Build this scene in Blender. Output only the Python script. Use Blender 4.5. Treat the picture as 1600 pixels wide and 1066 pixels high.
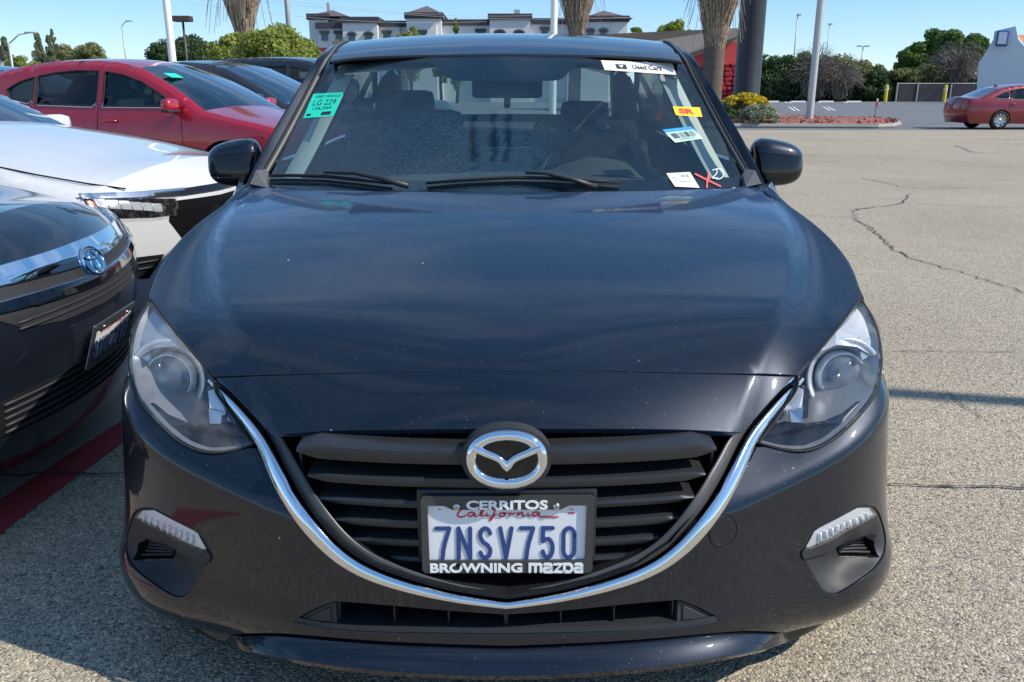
import bpy, bmesh, math, random
import numpy as np
from mathutils import Vector, Matrix, Euler
from mathutils.geometry import delaunay_2d_cdt

for _o in list(bpy.data.objects):
    bpy.data.objects.remove(_o)
SC = bpy.context.scene
COL = SC.collection
random.seed(7)
RNG = np.random.default_rng(7)
PI = math.pi

# ---------------------------------------------------------------- camera
FPX, CX, CY = 1300.0, 800.0, 533.0           # focal length and centre in photograph pixels (1600 x 1066)
CAM = Vector((0.0, -1.39, 1.2))
PITCH = math.atan(388 / 1300)
YAW = math.atan(9 / 1300)
CROT = Euler((PI / 2 - PITCH, 0, -YAW))
CMAT = CROT.to_matrix()
cam_data = bpy.data.cameras.new('camera')
cam_data.sensor_width = 36.0
cam_data.lens = 36.0 * FPX / 1600.0
cam_data.clip_start = 0.05
cam_data.clip_end = 3000.0
cam = bpy.data.objects.new('camera', cam_data)
cam.location = CAM
cam.rotation_euler = CROT
COL.objects.link(cam)
SC.camera = cam

# ---------------------------------------------------------------- sky and sun
SUN_EL = math.radians(43)
SUN_AZ = math.radians(-13)                     # measured from +X towards +Y
TO_SUN = Vector((math.cos(SUN_EL) * math.cos(SUN_AZ), math.cos(SUN_EL) * math.sin(SUN_AZ), math.sin(SUN_EL)))
world = bpy.data.worlds.new('World')
SC.world = world
world.use_nodes = True
_wn = world.node_tree.nodes
_wl = world.node_tree.links
_bg = _wn['Background']
_sky = _wn.new('ShaderNodeTexSky')
_sky.sky_type = 'NISHITA'
_sky.sun_disc = False
_sky.sun_elevation = SUN_EL
_sky.sun_rotation = PI / 2 - SUN_AZ            # 0 = +Y, clockwise seen from above
_sky.altitude = 2000
_sky.air_density = 1.0
_sky.dust_density = 0.35
_sky.ozone_density = 6.0
# thin streaks of high cloud, as the bonnet mirrors them
_tc = _wn.new('ShaderNodeTexCoord')
_sep = _wn.new('ShaderNodeSeparateXYZ')
_wl.new(_tc.outputs['Generated'], _sep.inputs[0])
_mx = _wn.new('ShaderNodeMath'); _mx.operation = 'MAXIMUM'; _mx.inputs[1].default_value = 0.06
_wl.new(_sep.outputs['Z'], _mx.inputs[0])
_dv = _wn.new('ShaderNodeVectorMath'); _dv.operation = 'DIVIDE'
_cmb = _wn.new('ShaderNodeCombineXYZ')
for _k in range(3):
    _wl.new(_mx.outputs[0], _cmb.inputs[_k])
_wl.new(_tc.outputs['Generated'], _dv.inputs[0]); _wl.new(_cmb.outputs[0], _dv.inputs[1])
_mp = _wn.new('ShaderNodeMapping'); _mp.inputs['Scale'].default_value = (0.9, 2.6, 0.0)
_mp.inputs['Rotation'].default_value = (0, 0, 0.35)
_wl.new(_dv.outputs[0], _mp.inputs[0])
_nz = _wn.new('ShaderNodeTexNoise'); _nz.inputs['Scale'].default_value = 1.3; _nz.inputs['Detail'].default_value = 8
_nz.inputs['Roughness'].default_value = 0.6; _nz.inputs['Distortion'].default_value = 0.5
_wl.new(_mp.outputs[0], _nz.inputs['Vector'])
_cr = _wn.new('ShaderNodeMapRange'); _cr.inputs[1].default_value = 0.45; _cr.inputs[2].default_value = 0.80
_cr.inputs[3].default_value = 0.0; _cr.inputs[4].default_value = 0.40
_wl.new(_nz.outputs['Fac'], _cr.inputs[0])
_hz = _wn.new('ShaderNodeMapRange'); _hz.inputs[1].default_value = 0.14; _hz.inputs[2].default_value = 0.45
_wl.new(_sep.outputs['Z'], _hz.inputs[0])
_mu = _wn.new('ShaderNodeMath'); _mu.operation = 'MULTIPLY'
_wl.new(_cr.outputs[0], _mu.inputs[0]); _wl.new(_hz.outputs[0], _mu.inputs[1])
_mix = _wn.new('ShaderNodeMix'); _mix.data_type = 'RGBA'
_mix.inputs['B'].default_value = (3.6, 3.9, 4.4, 1)
_gm = _wn.new('ShaderNodeGamma'); _gm.inputs[1].default_value = 0.57
_hs = _wn.new('ShaderNodeHueSaturation'); _hs.inputs['Saturation'].default_value = 1.45
_wl.new(_sky.outputs[0], _gm.inputs[0]); _wl.new(_gm.outputs[0], _hs.inputs['Color'])
_wl.new(_mu.outputs[0], _mix.inputs['Factor']); _wl.new(_hs.outputs[0], _mix.inputs['A'])
_wl.new(_mix.outputs['Result'], _bg.inputs['Color'])
_bg.inputs['Strength'].default_value = 0.142

sun_data = bpy.data.lights.new('sun', 'SUN')
sun_data.energy = 2.2
sun_data.angle = math.radians(0.53)
sun_data.color = (1.0, 0.94, 0.85)
sun = bpy.data.objects.new('sun', sun_data)
sun.rotation_euler = TO_SUN.to_track_quat('Z', 'Y').to_euler()
sun.location = TO_SUN * 40
COL.objects.link(sun)

SC.view_settings.view_transform = 'Standard'
SC.view_settings.look = 'None'
SC.view_settings.exposure = 1.38
SC.view_settings.gamma = 1.0
SC.view_settings.use_curve_mapping = False

# ---------------------------------------------------------------- photograph geometry
def ray(u, v):
    return CMAT @ Vector(((u - CX) / FPX, -(v - CY) / FPX, -1.0))
def PY(u, v, y):
    d = ray(u, v); return CAM + d * ((y - CAM.y) / d.y)
def PZ(u, v, z=0.0):
    d = ray(u, v); return CAM + d * ((z - CAM.z) / d.z)
def PX(u, v, x):
    d = ray(u, v); return CAM + d * ((x - CAM.x) / d.x)
def HALF(u, v, y):
    p = PY(u, v, y); return (abs(p.x), p.y, p.z)
_CI = np.array(CMAT.transposed())
_C0 = np.array(CAM)
def project(P):
    q = (np.atleast_2d(np.asarray(P, float)) - _C0) @ _CI.T
    return np.stack([CX + FPX * q[:, 0] / -q[:, 2], CY - FPX * q[:, 1] / -q[:, 2]], 1)

# ---------------------------------------------------------------- numeric helpers
def tps(xy, val, lam=1e-6):
    xy = np.asarray(xy, float); val = np.asarray(val, float); n = len(xy)
    def K(a, b):
        d2 = ((a[:, None, :] - b[None]) ** 2).sum(2)
        return np.where(d2 > 1e-14, 0.5 * d2 * np.log(d2 + 1e-30), 0)
    A = np.zeros((n + 3, n + 3))
    A[:n, :n] = K(xy, xy) + lam * np.eye(n)
    A[:n, n] = 1; A[:n, n + 1:] = xy; A[n, :n] = 1; A[n + 1:, :n] = xy.T
    w = np.linalg.solve(A, np.concatenate([val, np.zeros(3)]))
    def f(q):
        q = np.atleast_2d(np.asarray(q, float))
        return K(q, xy) @ w[:n] + w[n] + q @ w[n + 1:]
    return f

def spl(pts, n=40, closed=False):
    """smooth curve (natural cubic over chord length) through points of any dimension"""
    P = np.asarray(pts, float)
    if closed:
        k = len(P)
        Q = np.concatenate([P[-3:], P, P[:4]])
    else:
        Q = P
    d = np.sqrt(((Q[1:] - Q[:-1]) ** 2).sum(1)) ** 0.75
    t = np.concatenate([[0], np.cumsum(np.maximum(d, 1e-9))])
    if closed:
        tt = np.linspace(t[3], t[3 + len(P)], n, endpoint=False)
    else:
        tt = np.linspace(0, t[-1], n)
    return np.stack([cubic(t, Q[:, j], tt) for j in range(Q.shape[1])], 1)

def cubic(t, y, q):
    t = np.asarray(t, float); y = np.asarray(y, float); q = np.asarray(q, float)
    n = len(t)
    if n == 2:
        return y[0] + (y[1] - y[0]) * (q - t[0]) / (t[1] - t[0])
    h = np.diff(t)
    A = np.zeros((n, n)); r = np.zeros(n)
    A[0, 0] = A[-1, -1] = 1
    for i in range(1, n - 1):
        A[i, i - 1] = h[i - 1]; A[i, i] = 2 * (h[i - 1] + h[i]); A[i, i + 1] = h[i]
        r[i] = 6 * ((y[i + 1] - y[i]) / h[i] - (y[i] - y[i - 1]) / h[i - 1])
    M = np.linalg.solve(A, r)
    i = np.clip(np.searchsorted(t, q) - 1, 0, n - 2)
    a = t[i + 1] - q; b = q - t[i]; hh = h[i]
    return (M[i] * a ** 3 + M[i + 1] * b ** 3) / (6 * hh) + (y[i] / hh - M[i] * hh / 6) * a + (y[i + 1] / hh - M[i + 1] * hh / 6) * b

def pchip(t, y):
    """monotone cubic, constant slope outside"""
    t = np.asarray(t, float); y = np.asarray(y, float)
    h = np.diff(t); dl = np.diff(y) / h
    m = np.zeros(len(t)); m[0] = dl[0]; m[-1] = dl[-1]
    for i in range(1, len(t) - 1):
        if dl[i - 1] * dl[i] > 0:
            w1 = 2 * h[i] + h[i - 1]; w2 = h[i] + 2 * h[i - 1]
            m[i] = (w1 + w2) / (w1 / dl[i - 1] + w2 / dl[i])
    def f(q):
        q = np.asarray(q, float)
        i = np.clip(np.searchsorted(t, q) - 1, 0, len(t) - 2)
        s = (q - t[i]) / h[i]
        sc = np.clip(s, 0, 1)
        v = (2 * sc ** 3 - 3 * sc ** 2 + 1) * y[i] + (sc ** 3 - 2 * sc ** 2 + sc) * h[i] * m[i] + (-2 * sc ** 3 + 3 * sc ** 2) * y[i + 1] + (sc ** 3 - sc ** 2) * h[i] * m[i + 1]
        v = v + np.where(s < 0, s * h[i] * m[0], 0) + np.where(s > 1, (s - 1) * h[i] * m[-1], 0)
        return v
    return f

def in_poly(q, poly):
    q = np.asarray(q, float); poly = np.asarray(poly, float)
    x, y = q[:, 0], q[:, 1]
    ins = np.zeros(len(q), bool)
    x1, y1 = poly[:, 0], poly[:, 1]
    x2, y2 = np.roll(x1, -1), np.roll(y1, -1)
    for a, b, c, d in zip(x1, y1, x2, y2):
        if b == d:
            continue
        m = ((b > y) != (d > y)) & (x < (c - a) * (y - b) / (d - b) + a)
        ins ^= m
    return ins

def dist_poly(q, poly, closed=True):
    q = np.asarray(q, float); P = np.asarray(poly, float)
    A = P if closed else P[:-1]
    B = np.roll(P, -1, 0) if closed else P[1:]
    best = np.full(len(q), 1e9)
    for a, b in zip(A, B):
        ab = b - a; L = (ab ** 2).sum()
        if L < 1e-18:
            continue
        t = np.clip(((q - a) @ ab) / L, 0, 1)
        best = np.minimum(best, ((q - a - t[:, None] * ab) ** 2).sum(1))
    return np.sqrt(best)

def subdivide(poly, step):
    P = np.asarray(poly, float); out = []
    for a, b in zip(P, np.roll(P, -1, 0)):
        L = np.linalg.norm(b - a)
        if L < 1e-7:
            continue
        k = max(1, int(math.ceil(L / step)))
        for j in range(k):
            out.append(a + (b - a) * j / k)
    return np.array(out)

def area2(P):
    return 0.5 * np.sum(P[:, 0] * np.roll(P[:, 1], -1) - np.roll(P[:, 0], -1) * P[:, 1])

def inset(poly, d):
    """moves a dense polygon inwards by d"""
    P = np.asarray(poly, float)
    sgn = 1 if area2(P) > 0 else -1
    e = np.roll(P, -1, 0) - P
    e /= np.maximum(np.linalg.norm(e, axis=1), 1e-12)[:, None]
    n = np.stack([-e[:, 1], e[:, 0]], 1) * sgn
    m = n + np.roll(n, 1, 0)
    m /= np.maximum(np.linalg.norm(m, axis=1), 0.35)[:, None]
    c = np.clip((m * n).sum(1), 0.6, 1)
    return P + m * (d / c)[:, None]

def triangulate(loops, step, extra=None, edges_extra=None):
    """loops: outer polygon then holes (2-D, already dense). Returns points, triangles, loop index lists."""
    pts = []; edges = []; idx = []
    for L in loops:
        s = len(pts); pts += [tuple(p) for p in L]
        ids = list(range(s, s + len(L))); idx.append(ids)
        edges += [(ids[i], ids[(i + 1) % len(ids)]) for i in range(len(ids))]
    out = np.asarray(loops[0])
    lo = out.min(0); hi = out.max(0)
    ys = np.arange(lo[1], hi[1] + step, step * 0.866)
    g = []
    for j, yy in enumerate(ys):
        xs = np.arange(lo[0] + (step / 2 if j % 2 else 0), hi[0] + step, step)
        g.append(np.stack([xs, np.full_like(xs, yy)], 1))
    g = np.concatenate(g)
    if extra is not None and len(extra):
        ex = np.asarray(extra); keep = np.ones(len(g), bool)
        for i0 in range(0, len(ex), 400):
            keep &= (((g[:, None] - ex[None, i0:i0 + 400]) ** 2).sum(2).min(1) > (step * 0.45) ** 2)
        g = g[keep]
        g = np.concatenate([g, np.asarray(extra)])
    m = in_poly(g, out)
    for h in loops[1:]:
        m &= ~in_poly(g, h)
    g = g[m]
    for L in loops:
        g = g[dist_poly(g, L) > min(step * 0.42, 0.005)]
    pts += [tuple(p) for p in g]
    if edges_extra:
        for E in edges_extra:
            s = len(pts); pts += [tuple(p) for p in E]
            edges += [(s + i, s + i + 1) for i in range(len(E) - 1)]
    V, E, Fc, ov, oe, of = delaunay_2d_cdt([Vector(p) for p in pts], edges, [], 0, 1e-7)
    V = np.array([tuple(v) for v in V])
    T = np.array([f for f in Fc if len(f) == 3])
    c = V[T].mean(1)
    k = in_poly(c, out)
    for h in loops[1:]:
        k &= ~in_poly(c, h)
    T = T[k]
    back = {}
    for i, lst in enumerate(ov):
        for j in lst:
            back[j] = i
    loops_i = [[back[j] for j in ids] for ids in idx]
    return V, T, loops_i

def surf_normals(S, q, flip=1, eps=1e-4):
    a = S(q + np.array([eps, 0])) - S(q - np.array([eps, 0]))
    b = S(q + np.array([0, eps])) - S(q - np.array([0, eps]))
    n = np.cross(a, b) * flip
    return n / np.maximum(np.linalg.norm(n, axis=1), 1e-15)[:, None]

# ---------------------------------------------------------------- object helpers
def link(o, parent=None):
    COL.objects.link(o)
    if parent is not None:
        o.parent = parent
    return o

def tag(o, label=None, cat=None, group=None, kind=None):
    if label: o['label'] = label
    if cat: o['category'] = cat
    if group: o['group'] = group
    if kind: o['kind'] = kind
    return o

def empty(name, loc=(0, 0, 0), rz=0.0, label=None, cat=None, group=None):
    o = bpy.data.objects.new(name, None)
    o.empty_display_size = 0.2
    o.location = loc; o.rotation_euler = (0, 0, rz)
    link(o)
    return tag(o, label, cat, group)

def mesh(name, verts, faces, mats, parent=None, smooth=False, normals=None, mi=None, angle=None):
    me = bpy.data.meshes.new(name)
    me.from_pydata([tuple(map(float, v)) for v in verts], [], [tuple(int(i) for i in f) for f in faces])
    if not isinstance(mats, (list, tuple)):
        mats = [mats]
    for m in mats:
        me.materials.append(m)
    if mi is not None:
        me.polygons.foreach_set('material_index', np.asarray(mi, np.int32))
    if smooth or normals is not None:
        me.polygons.foreach_set('use_smooth', np.ones(len(me.polygons), bool))
    me.update()
    if normals is not None:
        me.normals_split_custom_set_from_vertices([tuple(map(float, n)) for n in normals])
    elif angle is not None:
        bm = bmesh.new(); bm.from_mesh(me)
        for e in bm.edges:
            if len(e.link_faces) == 2 and e.calc_face_angle(0) > angle:
                e.smooth = False
        bm.to_mesh(me); bm.free()
    return link(bpy.data.objects.new(name, me), parent)

def copy_tree(o, parent=None):
    c = o.copy(); COL.objects.link(c); c.parent = parent
    for ch in list(o.children):
        copy_tree(ch, c)
    return c

class MB:
    """collects simple shapes into one mesh"""
    def __init__(s): s.v = []; s.f = []; s.m = []
    def add(s, v, f, m=0):
        k = len(s.v); s.v += [tuple(map(float, p)) for p in v]
        for q in f:
            s.f.append(tuple(int(i) + k for i in q)); s.m.append(m)
        return s
    def box(s, c, d, m=0, rot=None, bev=0.0):
        hx, hy, hz = d[0] / 2, d[1] / 2, d[2] / 2
        if bev > 0:
            b = min(bev, hx * 0.9, hy * 0.9, hz * 0.9)
            bm = bmesh.new(); bmesh.ops.create_cube(bm, size=1)
            for q in bm.verts: q.co = Vector((q.co.x * d[0], q.co.y * d[1], q.co.z * d[2]))
            bmesh.ops.bevel(bm, geom=list(bm.edges), offset=b, segments=2, affect='EDGES', profile=0.6)
            bm.verts.ensure_lookup_table()
            V = [q.co.copy() for q in bm.verts]; Fc = [[w.index for w in f.verts] for f in bm.faces]
            bm.free()
        else:
            V = [Vector((x, y, z)) for x in (-hx, hx) for y in (-hy, hy) for z in (-hz, hz)]
            Fc = [(0, 1, 3, 2), (4, 6, 7, 5), (0, 4, 5, 1), (2, 3, 7, 6), (0, 2, 6, 4), (1, 5, 7, 3)]
        if rot is not None:
            R = rot if isinstance(rot, Matrix) else Euler(rot).to_matrix()
            V = [R @ p for p in V]
        c = Vector(c)
        return s.add([p + c for p in V], Fc, m)
    def tube(s, pts, r, n=8, m=0, cap=True, sx=1.0):
        pts = [Vector(p) for p in pts]; k = len(pts)
        rr = r if isinstance(r, (list, tuple, np.ndarray)) else [r] * k
        V = []; Fc = []
        prev = None
        for i, p in enumerate(pts):
            t = (pts[min(i + 1, k - 1)] - pts[max(i - 1, 0)])
            t = t.normalized() if t.length > 1e-9 else Vector((0, 0, 1))
            if prev is None:
                up = Vector((0, 0, 1)) if abs(t.z) < 0.9 else Vector((0, 1, 0))
                a = t.cross(up).normalized()
            else:
                a = (prev - t * prev.dot(t)).normalized()
            prev = a
            b = t.cross(a)
            for j in range(n):
                an = 2 * PI * j / n
                V.append(p + (a * math.cos(an) * sx + b * math.sin(an)) * rr[i])
        for i in range(k - 1):
            for j in range(n):
                j2 = (j + 1) % n
                Fc.append((i * n + j, i * n + j2, (i + 1) * n + j2, (i + 1) * n + j))
        if cap:
            Fc.append(tuple(range(n - 1, -1, -1))); Fc.append(tuple((k - 1) * n + j for j in range(n)))
        return s.add(V, Fc, m)
    def lathe(s, prof, n=24, M=None, m=0, close=False):
        V = []; Fc = []; k = len(prof)
        for i in range(n):
            a = 2 * PI * i / n
            for (r, h) in prof:
                p = Vector((r * math.cos(a), r * math.sin(a), h))
                V.append(M @ p if M is not None else p)
        for i in range(n):
            i2 = (i + 1) % n
            for j in range(k - 1 + (1 if close else 0)):
                j2 = (j + 1) % k
                Fc.append((i * k + j, i2 * k + j, i2 * k + j2, i * k + j2))
        return s.add(V, Fc, m)
    def prism(s, poly, h0, h1, M=None, m=0):
        """poly in local XY, extruded h0..h1 along local Z"""
        P = [tuple(p) for p in poly]
        if area2(np.array(P)) < 0: P = P[::-1]
        n = len(P)
        V = [Vector((x, y, h0)) for x, y in P] + [Vector((x, y, h1)) for x, y in P]
        if M is not None: V = [M @ p for p in V]
        Fc = [tuple(range(n - 1, -1, -1)), tuple(range(n, 2 * n))]
        Fc += [(i, (i + 1) % n, n + (i + 1) % n, n + i) for i in range(n)]
        return s.add(V, Fc, m)
    def build(s, name, mats, parent=None, smooth=False, angle=None):
        return mesh(name, s.v, s.f, mats, parent, smooth, None, s.m, angle)

def panel(name, S, poly, mat, parent=None, step=0.02, flip=1, holes=(), gap=0.0018, depth=0.014, edge=0.0016, off=0.0, edge_step=None, rim=True, extra=None):
    """A sheet of surface S over a 2-D polygon with softly rolled edges that turn inwards (a panel gap)."""
    es = edge_step or step * 0.7
    poly = np.asarray(poly, float)
    if area2(poly) < 0: poly = poly[::-1]
    loops = [inset(subdivide(poly, es), gap)]
    for h in holes:
        h = np.asarray(h, float)
        if area2(h) < 0: h = h[::-1]
        loops.append(inset(subdivide(h, es), -gap))
    q, T, li = triangulate(loops, step, extra)
    P = S(q); N = surf_normals(S, q, flip)
    P = P + N * off
    # wind triangles along N
    tn = np.cross(P[T[:, 1]] - P[T[:, 0]], P[T[:, 2]] - P[T[:, 0]])
    bad = (tn * N[T[:, 0]]).sum(1) < 0
    T[bad] = T[bad][:, ::-1]
    V = [P]; NN = [N]; Fc = [tuple(t) for t in T]
    base = len(P)
    if rim:
        for k, ids in enumerate(li):
            ids = np.array(ids); n = len(ids)
            p = P[ids]; nn = N[ids]
            tg = np.roll(p, -1, 0) - np.roll(p, 1, 0)
            o = np.cross(tg, nn)
            o /= np.maximum(np.linalg.norm(o, axis=1), 1e-12)[:, None]
            cen = P[T].mean(1).mean(0)
            # outward: away from the sheet; test with 2-D inside check
            tq = q[ids]; t2 = np.roll(tq, -1, 0) - np.roll(tq, 1, 0)
            n2 = np.stack([t2[:, 1], -t2[:, 0]], 1); n2 /= np.maximum(np.linalg.norm(n2, axis=1), 1e-12)[:, None]
            chk = in_poly(tq + n2 * 2e-4, loops[0])
            for hh in loops[1:]:
                chk &= ~in_poly(tq + n2 * 2e-4, hh)
            s2 = -1 if chk.mean() > 0.5 else 1
            # 3-D outward that corresponds to n2*s2
            o3 = S(tq + n2 * s2 * 1e-4) - S(tq)
            o *= np.where((o * o3).sum(1) < 0, -1, 1)[:, None]
            r1 = p + o * edge * 0.7 - nn * edge * 0.3
            r2 = p + o * edge - nn * edge
            r3 = p + o * edge - nn * depth
            n1 = nn * 0.7 + o * 0.7; n3 = o
            V += [p, r1, r2, r3]; NN += [nn, n1, n3, n3]
            for lv in range(3):
                a0 = base + lv * n; b0 = base + (lv + 1) * n
                for i in range(n):
                    j = (i + 1) % n
                    f = (a0 + i, a0 + j, b0 + j, b0 + i)
                    Fc.append(f if (s2 == 1) else f[::-1])
            base += 4 * n
    V = np.concatenate(V); NN = np.concatenate(NN)
    # fix rim winding by normals
    F2 = []
    for f in Fc:
        if len(f) == 4:
            a, b, c = V[f[0]], V[f[1]], V[f[2]]
            if np.dot(np.cross(b - a, c - a), NN[f[0]] + NN[f[2]]) < 0:
                f = f[::-1]
        F2.append(f)
    return mesh(name, V, F2, mat, parent, True, NN)

class Surf:
    """surface with inverse lookup from photograph pixels"""
    def __init__(s, f, a, b, n=70):
        s.f = f
        A, B = np.meshgrid(np.linspace(a[0], a[1], n), np.linspace(b[0], b[1], n), indexing='ij')
        s.q = np.stack([A.ravel(), B.ravel()], 1)
        s.p = f(s.q); s.uv = project(s.p)
        s.dep = ((s.p - _C0) ** 2).sum(1)
    def __call__(s, q): return s.f(np.atleast_2d(np.asarray(q, float)))
    def inv(s, u, v):
        d = np.hypot(s.uv[:, 0] - u, s.uv[:, 1] - v)
        q = s.q[np.argmin(d + 4 * s.dep)].copy()
        for _ in range(30):
            uv = project(s(q))[0]; r = np.array([u, v]) - uv
            if np.abs(r).max() < 0.02: break
            e = 1e-4
            J = np.stack([(project(s(q + [e, 0]))[0] - uv) / e, (project(s(q + [0, e]))[0] - uv) / e], 1)
            st = np.linalg.solve(J.T @ J + 1e-3 * np.eye(2) * np.trace(J.T @ J) * 0.01, J.T @ r)
            L = np.linalg.norm(st)
            if L > 0.05: st *= 0.05 / L
            q = q + st
        return q
    def line(s, pix, n=None):
        """smooth curve through pixels, on the surface, as parameters"""
        pix = np.asarray(pix, float)
        c = spl(pix, n or max(6, int(np.linalg.norm(np.diff(pix, axis=0), axis=1).sum() / 9))) if len(pix) > 2 else np.linspace(pix[0], pix[1], n or 8)
        return np.array([s.inv(*p) for p in c])
    def poly(s, pix):
        return np.array([s.inv(*p) for p in subdivide(np.asarray(pix, float), 12)])

def mirror_x(q):
    q = np.array(q, float); q[:, 0] *= -1; return q
# ================================================================ materials
MATS = {}
def nodes(name):
    m = bpy.data.materials.new(name); m.use_nodes = True
    nt = m.node_tree; b = nt.nodes['Principled BSDF']
    MATS[name] = m
    return m, nt, b
def N(nt, typ, **kw):
    n = nt.nodes.new(typ)
    for k, v in kw.items():
        if hasattr(n, k) and not isinstance(v, tuple):
            try:
                setattr(n, k, v); continue
            except Exception:
                pass
        n.inputs[k].default_value = v
    return n
def noise(nt, scale, detail=4, rough=0.55, coord='Object', dist=0.0, vec=None):
    n = nt.nodes.new('ShaderNodeTexNoise')
    n.inputs['Scale'].default_value = scale; n.inputs['Detail'].default_value = detail
    n.inputs['Roughness'].default_value = rough; n.inputs['Distortion'].default_value = dist
    if vec is None:
        tc = nt.nodes.new('ShaderNodeTexCoord'); vec = tc.outputs[coord]
    nt.links.new(vec, n.inputs['Vector'])
    return n.outputs['Fac']
def ramp(nt, fac, stops):
    r = nt.nodes.new('ShaderNodeValToRGB')
    el = r.color_ramp.elements
    while len(el) < len(stops): el.new(0.5)
    for e, (p, c) in zip(el, stops):
        e.position = p; e.color = (c[0], c[1], c[2], 1) if isinstance(c, (tuple, list)) else (c, c, c, 1)
    nt.links.new(fac, r.inputs['Fac'])
    return r.outputs['Color']
def mixc(nt, fac, a, b, typ='MIX'):
    m = nt.nodes.new('ShaderNodeMix'); m.data_type = 'RGBA'; m.blend_type = typ
    for sock, v in (('A', a), ('B', b)):
        if isinstance(v, (tuple, list)): m.inputs[sock].default_value = (v[0], v[1], v[2], 1)
        else: nt.links.new(v, m.inputs[sock])
    if isinstance(fac, (int, float)): m.inputs['Factor'].default_value = fac
    else: nt.links.new(fac, m.inputs['Factor'])
    return m.outputs['Result']
def math_(nt, op, a, b=None, clamp=False):
    m = nt.nodes.new('ShaderNodeMath'); m.operation = op; m.use_clamp = clamp
    for i, v in enumerate((a, b)):
        if v is None: continue
        if isinstance(v, (int, float)): m.inputs[i].default_value = v
        else: nt.links.new(v, m.inputs[i])
    return m.outputs[0]
def bump(nt, b, h, strength=0.3, dist=0.01):
    n = nt.nodes.new('ShaderNodeBump'); n.inputs['Strength'].default_value = strength; n.inputs['Distance'].default_value = dist
    nt.links.new(h, n.inputs['Height']); nt.links.new(n.outputs[0], b.inputs['Normal'])
    return n

def plain(name, col, rough=0.5, metal=0.0, var=0.12, scale=6.0, spec=0.5, bmp=0.0, bscale=200.0, coat=0.0):
    m, nt, b = nodes(name)
    c = mixc(nt, noise(nt, scale, 5), tuple(x * (1 - var) for x in col), tuple(min(1, x * (1 + var)) for x in col))
    nt.links.new(c, b.inputs['Base Color'])
    b.inputs['Roughness'].default_value = rough; b.inputs['Metallic'].default_value = metal
    b.inputs['Specular IOR Level'].default_value = spec
    b.inputs['Coat Weight'].default_value = coat; b.inputs['Coat Roughness'].default_value = 0.04
    if bmp > 0: bump(nt, b, noise(nt, bscale, 3), bmp, 0.002)
    return m

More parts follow.
